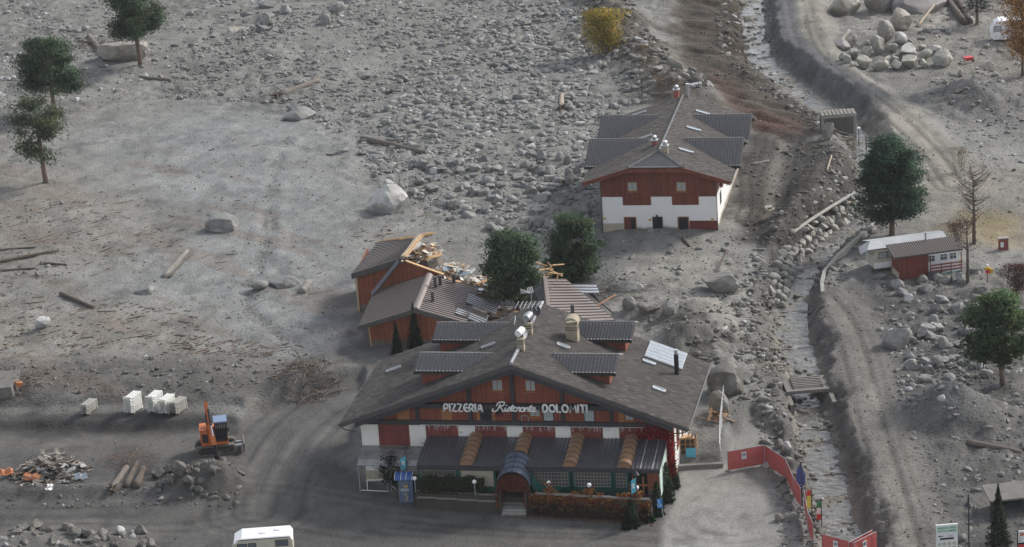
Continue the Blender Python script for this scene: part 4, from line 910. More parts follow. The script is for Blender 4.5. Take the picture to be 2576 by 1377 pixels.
M().prism([(-4.45, .3), (4.0, .3), (4.0, 3.2), (0, 4.5), (-4.45, 3.25)], 0, .25).build('gable_wall', 'wood_orange', Lg)
M().box(-4.5, -4.3, .253, 8., .3, 3.3).build('side_wall', 'wood_side', Lg)
M().tube([(-4.5, -.05, .4), (-4.35, -.06, 1.2), (-4.45, -.05, 3.1)], .06, 6).build('split_edge', 'fresh_wood', Lg)
for x, y, h in ((.95, 5.6, 1.0), (1.25, 6.6, .85), (1.15, 2.2, .85), (2.3, 8.0, .8)):
    z = hr_ - .32 * x; o = M().box(x - .13, x + .13, y - .13, y + .13, z - .2, z + h).build('vent_pipe', 'fascia', Lg); M().box(x - .2, x + .2, y - .2, y + .2, z + h, z + h + .06).build('cap', 'metal_roof_rib', o)
# bent pale sheets at the broken right end
for k, (x0, y0, w, dz) in enumerate(((3.3, .6, 2.5, .1), (3.9, 3.6, 2.4, .22), (3.2, 2.2, .7, .12))):
    z0 = hr_ - .322 * x0 + dz; ribbed(Lg, [(x0, y0, z0), (x0 + 2.7, y0 - .3, z0 - 1.15), (x0 + 2.7, y0 + w - .3, z0 - 1.1), (x0, y0 + w, z0)], 5, 'bent_sheet', 'metal_pale', 'metal_roof_rib', .04)
# rear wing: surviving left slope and the torn wall
def lw(u, v, z): return tuple(local(LF_, u, v, z=z))
A, B, Cc, Dd = lw(884, 689, 4.75), lw(1009, 650, 6.1), lw(1043, 601, 6.1), lw(950, 610, 4.75)
ribbed(Lg, [A, B, Cc, Dd], 16, 'roof_slope')
M().hexa([(A[0], A[1] - .15, A[2] - .5), (B[0], B[1] - .15, B[2] - .5), (B[0], B[1], B[2] - .5), (A[0], A[1], A[2] - .5), (A[0], A[1] - .15, A[2] + .05), (B[0], B[1] - .15, B[2] + .05), (B[0], B[1], B[2] + .05), (A[0], A[1], A[2] + .05)]).build('verge_board', 'fascia', Lg)
q = [Vector(B) + Vector((.1, 0, .05)), Vector(B).lerp(Vector(Cc), .35) + Vector((.25, 0, .1)), Vector(B).lerp(Vector(Cc), .7) + Vector((.35, 0, .22)), Vector(Cc) + Vector((.5, 0, .25)), Vector(Cc) + Vector((1.5, .6, .22))]
m = M(); m.tube(q, .22, 6); m.build('torn_ridge', 'beige_render', Lg)
for k in range(2): m = M(); m.tube([p + Vector((.2 + .16 * k, 0, .16 - .1 * k)) for p in q], .07, 5); m.build('split_board', 'fresh_wood', Lg)
m = M(); E1 = lw(1020, 655, 5.8); E2 = lw(1122, 676, 4.3); F0 = lw(917, 745, 1.0)
yb = B[1] + .35
m.add([(F0[0] + .2, yb, .6), (E2[0], yb - .1, .6), (E2[0], yb - .1, 4.25), (E1[0], yb, 5.65), (F0[0] + .2, yb, 4.75)] + [(F0[0] + .2, yb + .2, .6), (E2[0], yb + .1, .6), (E2[0], yb + .1, 4.25), (E1[0], yb + .2, 5.65), (F0[0] + .2, yb + .2, 4.75)], [(0, 1, 2, 3, 4), (9, 8, 7, 6, 5)] + [(i, i + 5, (i + 1) % 5 + 5, (i + 1) % 5) for i in range(5)]); m.build('torn_wall', 'wood_orange', Lg)
m = M(); m.hexa([(E1[0], yb - .1, 5.66), (E2[0], yb - .2, 4.26), (E2[0], yb + .2, 4.26), (E1[0], yb + .25, 5.66), (E1[0], yb - .1, 5.74), (E2[0], yb - .2, 4.34), (E2[0], yb + .2, 4.34), (E1[0], yb + .25, 5.74)]); m.build('wall_capping', 'fresh_wood', Lg)
M().box(F0[0], F0[0] + .2, yb + .203, yb + 7, .6, 4.6).build('side_wall', 'wood_side', Lg)
m = M(); P0 = Vector(B) + Vector((-.15, -.35, -.15)); P1 = Vector(lw(938, 738, 3.3)) + Vector((0, -.4, 0)); m.tube([P0, P1], .24, 4); m.build('fallen_fascia', 'metal_slate_blue', Lg)
M().tube([(F0[0] + .15, yb - .05, .6), (F0[0] + .12, yb - .08, 2.), (F0[0] + .15, yb - .05, 4.2)], .06, 6).build('split_edge', 'fresh_wood', Lg)
M().box(*sorted((A[0] + .2, B[0] - 1)), A[1] + .5, A[1] + 5, .6, 4.3).build('inner_wall', 'plaster_muddy', Lg)
m = M()
for k in range(10):
    t0 = rnd.random(); p0 = Vector(Dd).lerp(Vector(Cc), t0) + Vector((0, rnd.uniform(-.2, .1), rnd.uniform(.03, .12))); m.tube([p0, p0 + Vector((rnd.uniform(.5, 1.4), rnd.uniform(-.2, .2), .25))], .06, 4)
m.build('splintered_edge', 'fresh_wood', Lg)
# debris of the lodge: boards, sheets and frames heaped where the rear wing stood
def heap(cen, ext, n, cols, label, group, lmin, lmax, thick=.06, zbase=None, frame=None, name='broken_board', cat_='board', hgt=1.0):
    for i in range(n):
        t = rnd.gauss(0, .4), rnd.gauss(0, .4)
        x = cen[0] + ext[0] * t[0]; y = cen[1] + ext[1] * t[1]
        g_ = hl(x, y) if zbase is None else zbase(x, y); z = g_ + hgt * max(.05, 1 - math.hypot(*t)) * rnd.uniform(.3, 1)
        l = rnd.uniform(lmin, lmax); w = rnd.choice([.12, .18, .3, .5]); 
        o = M().box(-l / 2, l / 2, -w / 2, w / 2, -thick / 2, thick / 2).build(name, 'scrap_obj')
        o.location = (x, y, z); o.rotation_euler = (rnd.uniform(-.5, .5), rnd.uniform(-.45, .45), rnd.uniform(0, PI)); o.color = (*rnd.choice(cols), 1)
        tag(o, label, cat_, group)
PALE = [(.55, .36, .19), (.5, .3, .15), (.68, .66, .6), (.62, .6, .55), (.4, .25, .14), (.3, .36, .42), (.25, .2, .15)]
def wl(u, v, z): return unp(u, v, z)
heap(wl(1060, 640, 4.2), (1.7, 2.4), 44, PALE, 'splintered board piled behind the torn lodge wall', 'boards behind the torn lodge wall', .5, 2.2, .06, lambda x, y: 3.9, hgt=1.5)
heap(wl(1135, 690, 2.8), (2.2, 1.9), 42, PALE, 'splintered board strewn right of the torn lodge wall', 'boards right of the torn lodge wall', .5, 2.0, .06, lambda x, y: 2.6, hgt=1.2)
heap(wl(1215, 720, 1.8), (2.2, 2.4), 34, PALE, 'splintered board between the lodge roof and the pines', 'boards between lodge and pines', .4, 1.6, .06, lambda x, y: 1.6, hgt=1.0)
heap(wl(1262, 800, 1.2), (2.6, 1.8), 26, PALE, 'splintered board behind the restaurant roof', 'boards behind the restaurant roof', .4, 1.5, .06, lambda x, y: 1.2, hgt=.8)
rb = M()
for u, v, z, r in ((1060, 640, 3.4, 3.0), (1135, 690, 2.2, 2.6), (1215, 722, 1.2, 2.6), (1262, 800, .7, 2.4)):
    c = unp(u, v, z)
    for i in range(160):
        rb.col = rnd.choice(PALE + [(.7, .7, .68), (.35, .3, .25)]); a = rnd.uniform(0, 6.3); d = r * rnd.random() ** .7; x, y = c[0] + d * math.cos(a) * .8, c[1] + d * math.sin(a); s = rnd.uniform(.06, .25)
        rb.box(-s, s, -s * .5, s * .5, -.03, .03, Matrix.Translation((x, y, z + .2 + rnd.uniform(-.2, 1.0) * (1 - d / r))) @ Matrix.Rotation(rnd.uniform(-1, 1), 4, (rnd.random(), rnd.random(), 1)))
    rb.col = (.14, .12, .1); hh = z + .4 - hl(c[0], c[1]) + .4
    n = 10; V_ = [(c[0], c[1], z + .9)] + [(c[0] + r * .5 * math.cos(t), c[1] + r * .5 * math.sin(t), z + .45 + rnd.uniform(-.2, .2)) for t in np.linspace(0, 6.283, n, endpoint=False)] + [(c[0] + r * 1.0 * math.cos(t), c[1] + r * 1.0 * math.sin(t), .2) for t in np.linspace(0, 6.283, n, endpoint=False)]
    rb.add(V_, [(0, 1 + i, 1 + (i + 1) % n) for i in range(n)] + [(1 + i, 1 + n + i, 1 + n + (i + 1) % n, 1 + (i + 1) % n) for i in range(n)])
rb.build('lodge_rubble', 'scrap', kind='stuff')
tag(bpy.data.objects['lodge_rubble'], 'mixed timber and plaster rubble around the collapsed lodge', 'rubble')
# fallen roof wing to the right of the pines
W0 = unp(1440, 760, 2.5)
Wg = thing('fallen_roof', 'slumped brown ribbed metal roof with splintered timbers beside the pines', 'roof ruin', (W0[0], W0[1], 0))
def wg(u, v, z): p = unp(u, v, z); return (p[0] - W0[0], p[1] - W0[1], z)
a, b, c, d = wg(1372, 702, 3.9), wg(1424, 703, 3.4), wg(1548, 806, 1.7), wg(1385, 812, 3.4)
ribbed(Wg, [a, b, c, d], 15, 'roof_slope')
m = M(); m.tube([Vector(a) + Vector((-.1, 0, .1)), Vector(d) + Vector((-.1, 0, .1))], .25, 6); m.build('ridge_cap', 'metal_roof', Wg)
e = wg(1520, 760, 1.9); g_ = wg(1490, 715, 2.0)
ribbed(Wg, [wg(1430, 716, 2.9), wg(1500, 716, 2.4), wg(1508, 738, 2.3), wg(1440, 738, 2.8)], 3, 'bent_sheet', 'metal_pale', 'metal_roof_rib', .04)
for i, (p0, p1) in enumerate((((1455, 716, 2.4), (1545, 790, 1.5)), ((1480, 730, 2.4), (1520, 770, 1.6)), ((1500, 770, 2.0), (1548, 742, 2.0)), ((1470, 790, 1.8), (1540, 800, 1.5)))):
    m = M(); m.tube([wg(*p0), wg(*p1)], .07, 5); m.build('rafter', 'beam_dark' if i != 2 else 'shutter_wood', Wg)
for i in range(16):
    p0 = wg(1375 + rnd.uniform(-15, 30), 690 + rnd.uniform(-25, 15), rnd.uniform(3.4, 4.4)); dd = Vector((rnd.uniform(-1.2, 1.4), rnd.uniform(-.8, .8), rnd.uniform(-.5, .7))); m = M(); m.tube([Vector(p0) - dd * .6, Vector(p0) + dd * .6], .08, 4); m.build('splintered_timber', 'fresh_wood', Wg)
for u, v in ((1382, 738), (1440, 782)): p0 = wg(u, v, 3.2); M().box(p0[0] - .15, p0[0] + .15, p0[1] - .15, p0[1] + .15, 2.3, 3.75).build('vent_pipe', 'fascia', Wg)
m = M(); qs = [Vector(p) for p in (a, b, c, d)]
m.hexa([(p.x * .96, p.y * .96 + .05, -.2) for p in qs] + [(p.x * .96, p.y * .96 + .05, p.z - .25) for p in qs]); m.build('crushed_walls', 'wood_orange', Wg)

# ------------------------------------------------------------------ rocks
def ico(sub):
    bm = bmesh.new(); bmesh.ops.create_icosphere(bm, subdivisions=sub, radius=1); bm.verts.ensure_lookup_table()
    V = np.array([v.co[:] for v in bm.verts]); F = np.array([[v.index for v in f.verts] for f in bm.faces]); bm.free(); return V, F
def rock_shape(sub, seed, cuts=7, rough=.16, t0=.42, t1=.8):
    r = np.random.RandomState(seed); V, F = ico(sub); V = V.copy()
    for k in range(5):
        d = r.randn(3); d /= np.linalg.norm(d); V *= (1 + rough * np.sin(V @ d * r.uniform(1.5, 3.5) + r.uniform(0, 6)) * .5)[:, None]
    for k in range(cuts):
        n = r.randn(3); n /= np.linalg.norm(n); t = r.uniform(t0, t1); e = np.maximum(0, V @ n - t); V -= e[:, None] * n * .92
    V *= r.uniform(.8, 1.15, 3) * np.array([1, 1, .78]); V += r.randn(*V.shape) * .015
    return V, F
BIG = [rock_shape(3, 100 + i, 9, .22, .58, .9) for i in range(12)]
SMALL = [rock_shape(2 if i < 4 else 1, 200 + i, 9, .25) for i in range(14)]
BIGM = []
for V_, F_ in BIG:
    me = bpy.data.meshes.new('boulder'); me.from_pydata([tuple(p) for p in V_], [], [tuple(f) for f in F_.tolist()]); me.materials.append(MT['rock_obj'])
    me.polygons.foreach_set('use_smooth', [True] * len(me.polygons)); me.set_sharp_from_angle(angle=.28); BIGM.append(me)
def footprint(fr, x0, x1, y0, y1):
    c, s = math.cos(fr[2]), math.sin(fr[2]); return [(fr[0] + x * c + y * s, fr[1] - x * s + y * c) for x, y in ((x0, y0), (x1, y0), (x1, y1), (x0, y1))]
KEEP = [footprint(RF, -13.2, 12.4, -7.4, 12), footprint(CF, -6.2, 6.2, -1.0, 20.5), footprint(LF_, -5.2, 4.3, -.8, 17), wpts([(2170, 600), (2430, 585), (2440, 700), (2250, 715), (2180, 690)], .6), YARD]
def inside(poly, x, y):
    r = False; n = len(poly)
    for i in range(n):
        ax, ay = poly[i]; bx, by = poly[(i + 1) % n]
        if (ay > y) != (by > y) and x < (bx - ax) * (y - ay) / (by - ay) + ax: r = not r
    return r
MUDT, GREY, PALEC, BRN = (.165, .162, .15), (.19, .187, .178), (.40, .40, .39), (.13, .12, .103)
AREAS = [  # outline, rocks per square metre, smallest, largest, share of pale stones, tint, what they lie in
    ([(1150, 60), (1480, 20), (1560, 130), (1690, 230), (1570, 290), (1500, 420), (1505, 560), (1300, 600), (1150, 560), (960, 470), (890, 360), (960, 300), (1000, 200)], 9.0, .2, 1.2, .2, GREY, 'in the dense debris field left of the chalet'),
    ([(440, 150), (900, -40), (1260, -40), (1150, 60), (1000, 200), (900, 360), (700, 260), (400, 240)], 6.5, .17, .8, .12, MUDT, 'in the thin debris field above the open mud'),
    ([(1050, -40), (1480, -40), (1500, 40), (1550, 120), (1330, 190), (1200, 100)], 6.5, .17, .85, .35, GREY, 'in the pale stones left of the yellow bush'),
    ([(560, -30), (1000, -30), (760, 90), (560, 90)], 1.1, .35, 1.7, .3, GREY, 'among the big stones at the top edge'),
    ([(-40, -40), (560, -40), (560, 90), (450, 190), (250, 250), (60, 270), (-40, 300)], 1.6, .2, 1.0, .45, GREY, 'around the pines at the top left'),
    ([(-40, 110), (75, 130), (75, 290), (-40, 300)], 5, .2, .7, .75, GREY, 'in the white stones beside the left pines'),
    ([(1440, -60), (1560, -20), (1680, 150), (1800, 250), (1700, 250), (1600, 180), (1520, 80)], 5, .28, 1.3, .15, BRN, 'on the brown levee above the chalet'),
    ([(1850, -40), (1935, -40), (1950, 150), (2100, 270), (2060, 300), (1890, 170)], 5.0, .16, .6, .6, GREY, 'along the upper stream'),
    ([(1920, 650), (2080, 560), (2200, 470), (2240, 560), (2060, 720), (2040, 900), (2110, 1100), (2180, 1400), (2030, 1400), (1985, 1100), (1915, 900)], 5.0, .15, .7, .3, BRN, 'along the lower stream'),
    ([(2200, 690), (2470, 690), (2490, 960), (2300, 990), (2220, 860)], 5.5, .22, 1.2, .2, GREY, 'in the rocky field below the caravan'),
    ([(2230, 930), (2620, 930), (2620, 1400), (2300, 1400)], 3.6, .16, .8, .2, GREY, 'on the dark ground around the gravel cone'),
    ([(2240, 940), (2330, 940), (2310, 1110), (2240, 1080)], 3.5, .3, .8, .4, GREY, 'left of the gravel cone'),
    ([(1560, 585), (1950, 600), (1900, 760), (1760, 830), (1540, 720)], 1.2, .2, .9, .2, MUDT, 'in the mud between chalet and restaurant'),
    ([(1830, 690), (1960, 630), (1965, 930), (1850, 1040), (1790, 900)], 4.0, .16, .8, .22, BRN, 'on the bank left of the stream'),
    ([(2120, 40), (2620, 20), (2620, 260), (2300, 190)], 1.0, .2, 1.0, .3, GREY, 'near the tidy rock pile'),
    ([(2330, 200), (2620, 200), (2620, 420), (2400, 400)], 2.6, .14, .7, .3, GREY, 'on the mound at the right edge'),
    ([(2330, 390), (2620, 390), (2620, 560), (2400, 560)], .9, .14, .6, .2, MUDT, 'in the mud by the bare tree'),
    ([(-30, 1325), (350, 1325), (430, 1400), (-30, 1410)], 4.0, .3, 1.0, .3, BRN, 'in the heap at the lower left corner'),
    ([(-40, 900), (700, 900), (880, 900), (760, 1000), (-40, 1015)], 3.0, .13, .55, .12, BRN, 'on the edge above the yard'),
    ([(-40, 480), (250, 520), (200, 900), (-40, 900)], 1.0, .14, .7, .12, MUDT, 'in the littered mud at the left edge'),
    ([(-40, 300), (1500, 300), (1500, 900), (-40, 900)], .4, .1, .35, .1, MUDT, 'in the open mud'),
    ([(1560, 780), (1720, 770), (1830, 860), (1790, 930), (1620, 830)], 2.6, .22, .9, .15, BRN, 'on the dark mound behind the restaurant'),
    ([(370, 1165), (600, 1160), (620, 1250), (370, 1255)], 3.0, .16, .8, .15, BRN, 'on the soil heap under the excavator'),
    ([(-40, 1225), (600, 1225), (600, 1262), (-40, 1262)], 3.0, .12, .4, .2, BRN, 'on the berm beside the road'),
    ([(1820, 1020), (1960, 980), (2000, 1180), (1950, 1130), (1850, 1090)], 3, .14, .55, .3, BRN, 'between the driveway and the stream'),
    ([(1850, 395), (1960, 345), (2080, 350), (2165, 385), (2170, 470), (2100, 520), (1990, 590), (1930, 640), (1880, 600), (1858, 500)], 6, .1, .5, .1, (.07, .065, .057), 'in the dark churned soil right of the chalet'),
    ([(1740, 60), (1870, 40), (1890, 160), (2060, 300), (1960, 330), (1800, 210)], 3.0, .1, .45, .12, (.085, .072, .06), 'on the brown scar above the chalet'),
    ([(2180, 600), (2240, 590), (2200, 660), (2100, 740), (2080, 720)], 2.5, .14, .45, .3, BRN, 'left of the caravan'),
]
rocks = []
for ai, (px, den, s0, s1, pale, tint, where) in enumerate(AREAS):
    P = wpts(px, .6); xs = [p[0] for p in P]; ys_ = [p[1] for p in P]
    n = int((max(xs) - min(xs)) * (max(ys_) - min(ys_)) * den); x = nr.uniform(min(xs), max(xs), n); y = nr.uniform(min(ys_), max(ys_), n)
    ok = sdist(P, x, y) < 0
    for q in KEEP[:4] + ([YARD] if ai not in (17, 22, 23) else []): ok &= sdist(q, x, y) > 0
    ok &= fbm(x / 6, y / 6, 60, 2) + vn(x / 1.9, y / 1.9, 61) * .8 > nr.uniform(-.75, .45, n)
    sz = np.minimum(s1, s0 * (1 - nr.rand(n) * .995) ** (-1 / 1.75))
    rocks += [(float(c), float(d), float(e), ai) for c, d, e in zip(sz[ok], x[ok], y[ok])]
# rubble on both banks of the stream
for k in range(9000):
    q = chpt(nr.uniform(2, CHL - 3)); off = (.2 + .9 * nr.rand() if nr.rand() < .08 else 1.1 + 3.6 * nr.rand() ** .8) * (1 if nr.rand() < .5 else -1); p, d = q
    sz = min(.9, .15 * (1 - nr.rand() * .995) ** (-1 / 1.9)); rocks.append((sz, float(p[0] - d[1] * off), float(p[1] + d[0] * off), 8))
gl_ = GULLY
for k in range(700):
    i = nr.randint(0, len(gl_) - 1); p = gl_[i] + (gl_[i + 1] - gl_[i]) * nr.rand(); rocks.append((.07 + .16 * nr.rand() ** 2, float(p[0] + nr.randn() * .55), float(p[1] + nr.randn() * .9), 20))
rd_ = [ldist(l, np.array([r[1] for r in rocks]), np.array([r[2] for r in rocks]))[0] for l in (ROADU, ROADL)]
rocks = [r for i, r in enumerate(rocks) if rd_[0][i] > 3.0 and rd_[1][i] > 2.9 or r[0] < .16 and rnd.random() < .35]
rocks.sort(key=lambda r: -r[0] / math.hypot(r[2], CAMH))
def tint_of(ai, k=None):
    px, den, s0, s1, pale, tint, where = AREAS[ai]; b = rnd.uniform(.65, 1.3)
    t = PALEC if rnd.random() < pale * .42 else tint
    return tuple(min(.62, c * b) for c in t)
def boulder(x, y, sx, sy, sz, col, label, group=None, rz=None, sink=.25, var=None, dz=0):
    o = link('boulder', BIGM[var if var is not None else rnd.randrange(len(BIGM))])
    o.location = (x, y, hl(x, y) + sz * (1 - 2 * sink) * .78 + dz); o.rotation_euler = (rnd.uniform(-.2, .2), rnd.uniform(-.2, .2), rnd.uniform(0, 6.28) if rz is None else rz)
    o.scale = (sx, sy, sz); o.color = (*col, 1); return tag(o, label, 'boulder', group)

NSINGLE = 225
for s, x, y, ai in rocks[:NSINGLE]:
    k = rnd.uniform(.85, 1.3); boulder(x, y, s * .62, s * .62 * rnd.uniform(.7, 1.1), s * .62 * k, tint_of(ai), 'larger grey boulder lying ' + AREAS[ai][6], 'boulders ' + AREAS[ai][6], None, rnd.uniform(.28, .5))
VV, FF, TT, nv = [], [], [], 0
RT = shade_zones(np.array([r[1] for r in rocks]), np.array([r[2] for r in rocks]), None)[:, :3]
for (s, x, y, ai), rt in zip(rocks[NSINGLE:], RT[NSINGLE:]):
    V_, F_ = SMALL[rnd.randrange(4)] if s > .42 else SMALL[4 + rnd.randrange(10)]
    a = rnd.uniform(0, 6.28); c_, s_ = math.cos(a), math.sin(a); q = V_ * np.array([s * .55 * rnd.uniform(.8, 1.4), s * .55 * rnd.uniform(.7, 1.1), s * .55 * rnd.uniform(.7, 1.25)])
    t = rnd.uniform(-.35, .35); q = np.stack([q[:, 0], q[:, 1] * math.cos(t) - q[:, 2] * math.sin(t), q[:, 1] * math.sin(t) + q[:, 2] * math.cos(t)], 1)
    q = np.stack([q[:, 0] * c_ - q[:, 1] * s_ + x, q[:, 0] * s_ + q[:, 1] * c_ + y, q[:, 2] + hl(x, y) + s * rnd.uniform(-.18, .14)], 1)
    VV.append(q); FF.append(F_ + nv); nv += len(q); k_ = .65 if s < .3 else .4; TT.append(np.tile(np.array(tint_of(ai)) * (1 - k_) + rt * rnd.uniform(.7, 1.2) * k_, (len(q), 1)))
T0 = ico(1); T0 = (np.array([[1, 0, 0], [-.5, .87, 0], [-.5, -.87, 0], [.1, .1, .8], [0, 0, -.5]]), np.array([[0, 1, 3], [1, 2, 3], [2, 0, 3], [1, 0, 4], [2, 1, 4], [0, 2, 4]]))
n = 26000; y = nr.uniform(188, 400, n); x = nr.uniform(-1, 1, n) * (8 + .185 * y)
dens_ = .35 + 1.2 * sst(4, -4, sdist(ROUGH, x, y)) + 1.0 * sst(2, -2, sdist(ROUGHR, x, y)) + .5 * sst(3, -3, sdist(RIM, x, y)); ok = nr.rand(n) < dens_ * .75
for q in KEEP[:4] + [PAD]: ok &= sdist(q, x, y) > 0
ok &= ~((sdist(YARD, x, y) < 0) & (nr.rand(n) < .75))
px_, py_ = x[ok], y[ok]; PT = shade_zones(px_, py_, px_)[:, :3]
for xx, yy, pt in zip(px_, py_, PT):
    s = .05 + .09 * nr.rand() ** 2; a = nr.uniform(0, 6.28); c_, s_ = math.cos(a), math.sin(a); q = T0[0] * (s * nr.uniform(.7, 1.4), s * nr.uniform(.7, 1.2), s * nr.uniform(.7, 1.2))
    VV.append(np.stack([q[:, 0] * c_ - q[:, 1] * s_ + xx, q[:, 0] * s_ + q[:, 1] * c_ + yy, q[:, 2] + hl(xx, yy) + .02], 1)); FF.append(T0[1] + nv); nv += 5; b = nr.uniform(.4, 1.35) if nr.rand() > .06 else 2.6; TT.append(np.tile(pt * b * .85, (5, 1)))
o = npmesh('scattered_rocks', np.concatenate(VV), np.concatenate(FF), 'rock_tone', np.concatenate(TT), kind='stuff')
tag(o, 'countless smaller grey rocks strewn over the mud', 'rocks')
# boulders with a place of their own
def big(u, v, w, h, col, label, rz=None, var=None, depth=.8, sink=.22, group=None):
    sink = .44 if h < .45 * w else sink
    p = at(u, v); s = px_per_m(p); rx = w / s / 2; rz_ = h / s / .95 / 2
    return boulder(p[0], p[1] + rx * depth * .6, rx * 1.12, rx * depth * 1.12, max(rz_ * (2.2 if h < .45 * w else 1.75), .2), col, label, group, rz if rz is not None else 0, sink, var)
big(983, 535, 108, 62, (.42, .415, .39), 'huge pale rounded boulder standing alone left of the chalet', .2, 0)
big(1818, 738, 95, 46, (.2, .19, .17), 'large slab sided boulder in the mud right of the fallen roof', -.3, 1)
big(2257, 880, 80, 46, (.26, .25, .235), 'large smooth boulder beside the track below the caravan', .4, 2)
big(1828, 1000, 125, 62, (.1, .092, .08), 'massive brown boulder behind the right eave of the restaurant', .1, 3, .9)
big(1812, 1050, 72, 50, (.14, .125, .105), 'brown boulder in front of the massive one beside the restaurant', .5, 4)
big(557, 585, 118, 34, (.17, .168, .16), 'low mud covered boulder in the open pale mud', .3, 3)
big(717, 724, 72, 28, (.2, .2, .19), 'flat dark boulder with white flank left of the lodge', .1, 6); big(651, 732, 46, 24, (.19, .185, .17), 'smaller round boulder beside the flat dark one', .7, 7)
big(312, 155, 112, 52, (.25, .225, .19), 'huge brown boulder behind the pine trunk at the top left', .2, 8)
big(365, 738, 60, 18, (.18, .18, .172), 'low grey lump in the littered mud below the sunken log', .5, 9); big(105, 828, 38, 36, (.4, .4, .39), 'white topped boulder in the littered mud at the left', .2, 10)
big(755, 300, 96, 28, (.2, .2, .19), 'flat mud covered mound rock below the rooted log', .1, 0); big(850, 388, 60, 16, (.2, .2, .19), 'low muddy rock at the left tip of the debris field', .2, 1)
big(1690, 792, 46, 34, (.3, .29, .265), 'upright pale boulder on the mound behind the restaurant', .9, 2); big(1585, 785, 52, 24, (.17, .16, .145), 'dark rounded boulder behind the fallen roof', .3, 4); big(1635, 795, 50, 28, (.17, .155, .14), 'dark boulder left of the upright pale one', .3, 5)
big(1575, 735, 75, 22, (.215, .21, .195), 'low smooth boulder in the mud below the chalet', .1, 6)
for i, (u, v, w, h, lb) in enumerate(((2130, 40, 88, 52, 'big square boulder at the top edge beside the road'), (2222, 30, 80, 44, 'big boulder at the top edge between two larger ones'), (2315, 32, 150, 46, 'broad flat topped boulder at the top edge on the right'), (2268, 78, 80, 42, 'angular boulder below the broad flat topped one'), (2232, 104, 62, 38, 'brown boulder above the tidy rock pile'), (2120, 120, 70, 24, 'low weathered slab left of the tidy rock pile'))):
    big(u, v, w, h, (.26 - .02 * (i % 3), .235 - .02 * (i % 3), .19), lb, .3 * i, i, .8)
for i, (x, y, w, h) in enumerate(((570, 460, 90, 50), (650, 440, 85, 65), (740, 440, 95, 70), (830, 415, 120, 110), (1010, 345, 140, 70), (930, 395, 110, 60), (1060, 430, 160, 80), (1180, 460, 110, 70), (1260, 410, 100, 60), (1300, 500, 170, 95), (720, 515, 140, 80), (850, 530, 120, 80), (960, 525, 110, 60), (1070, 515, 150, 80), (1165, 512, 80, 55), (600, 480, 80, 50), (630, 505, 45, 28), (895, 445, 65, 28), (950, 470, 60, 45), (650, 325, 60, 50), (745, 350, 45, 45), (850, 345, 60, 50), (1160, 375, 60, 35), (1640, 360, 45, 30), (1440, 575, 50, 45))):
    cl = (.42, .41, .39) if i in (4, 6, 8) else (.27 + .03 * (i % 3), .26 + .03 * (i % 3), .225 + .02 * (i % 3))
    big((2880 + x * .501) / 1.4907, y * .501 / 1.4907, w * .336, h * .336, cl, 'rounded boulder stacked in the tidy rock pile at the upper right' if i < 23 else ('single round stone on the road right of the tidy rock pile' if i == 23 else 'white boulder on top of the right edge mound'), rnd.uniform(0, 3), i % 12, .8, .12, 'boulders of the tidy rock pile' if i < 23 else None)
for i, (u, v, w, h) in enumerate(((425, 1190, 40, 22), (400, 1205, 44, 30), (428, 1222, 36, 24), (452, 1200, 60, 34), (478, 1228, 42, 24), (400, 1228, 30, 20), (540, 1218, 36, 28), (500, 1245, 30, 20))): big(u, v, w * .85, h * .8, (.095, .088, .076), 'rounded muddy boulder in the heap left of the excavator bucket', rnd.uniform(0, 3), i, .8, .15, 'boulders left of the excavator bucket')

# stone revetment along the left bank of the stream
SW = thing('stone_revetment', 'sloping wall of grey boulders along the left bank of the stream', 'stone wall', (0, 0, 0))
bk = [(2165, 492), (2120, 520), (2075, 548), (2030, 580), (1990, 615), (1965, 650), (1948, 700), (1938, 760)]
for r in range(3):
    for i in range(24):
        t = (i + .5 * (r % 2)) / 24 * (len(bk) - 1); k = min(int(t), len(bk) - 2); f = t - k
        u = bk[k][0] + (bk[k + 1][0] - bk[k][0]) * f + r * 14; v = bk[k][1] + (bk[k + 1][1] - bk[k][1]) * f + r * 15; p = at(u, v)
        o = link('stone', BIGM[rnd.randrange(12)], SW); s = rnd.uniform(.5, .8); o.location = (p[0], p[1], p[2] + .12 + .1 * (2 - r)); o.rotation_euler = (rnd.uniform(-.4, .4), rnd.uniform(-.4, .4), rnd.uniform(0, 6)); o.scale = (s, s * .8, s * .95); b = rnd.uniform(.8, 1.3); o.color = (.24 * b, .23 * b, .205 * b, 1)
m = M(); ln = [unp(u, v, .9) for u, v in ((2150, 488), (2090, 524), (2040, 556), (1992, 590))]
m.tube([(p[0], p[1], p[2] + .12) for p in ln], .2, 4); m.build('coping', 'concrete', SW)
PW = thing('parapet_wall', 'low pale concrete parapet curving along the right bank below the caravan', 'wall')
ln = [at(u, v) for u, v in ((2178, 592), (2140, 622), (2105, 655), (2075, 690), (2068, 720), (2070, 745))]
for i in range(len(ln) - 1):
    a, b = Vector(ln[i]), Vector(ln[i + 1]); d = (b - a); n = Vector((-d.y, d.x, 0)).normalized() * .17; b = b - d * .01
    M().hexa([a - n - Vector((0, 0, .8)), b - n - Vector((0, 0, .8)), b + n - Vector((0, 0, .8)), a + n - Vector((0, 0, .8)), a - n + Vector((0, 0, .45)), b - n + Vector((0, 0, .45)), b + n + Vector((0, 0, .45)), a + n + Vector((0, 0, .45))]).build('block', 'concrete', PW)
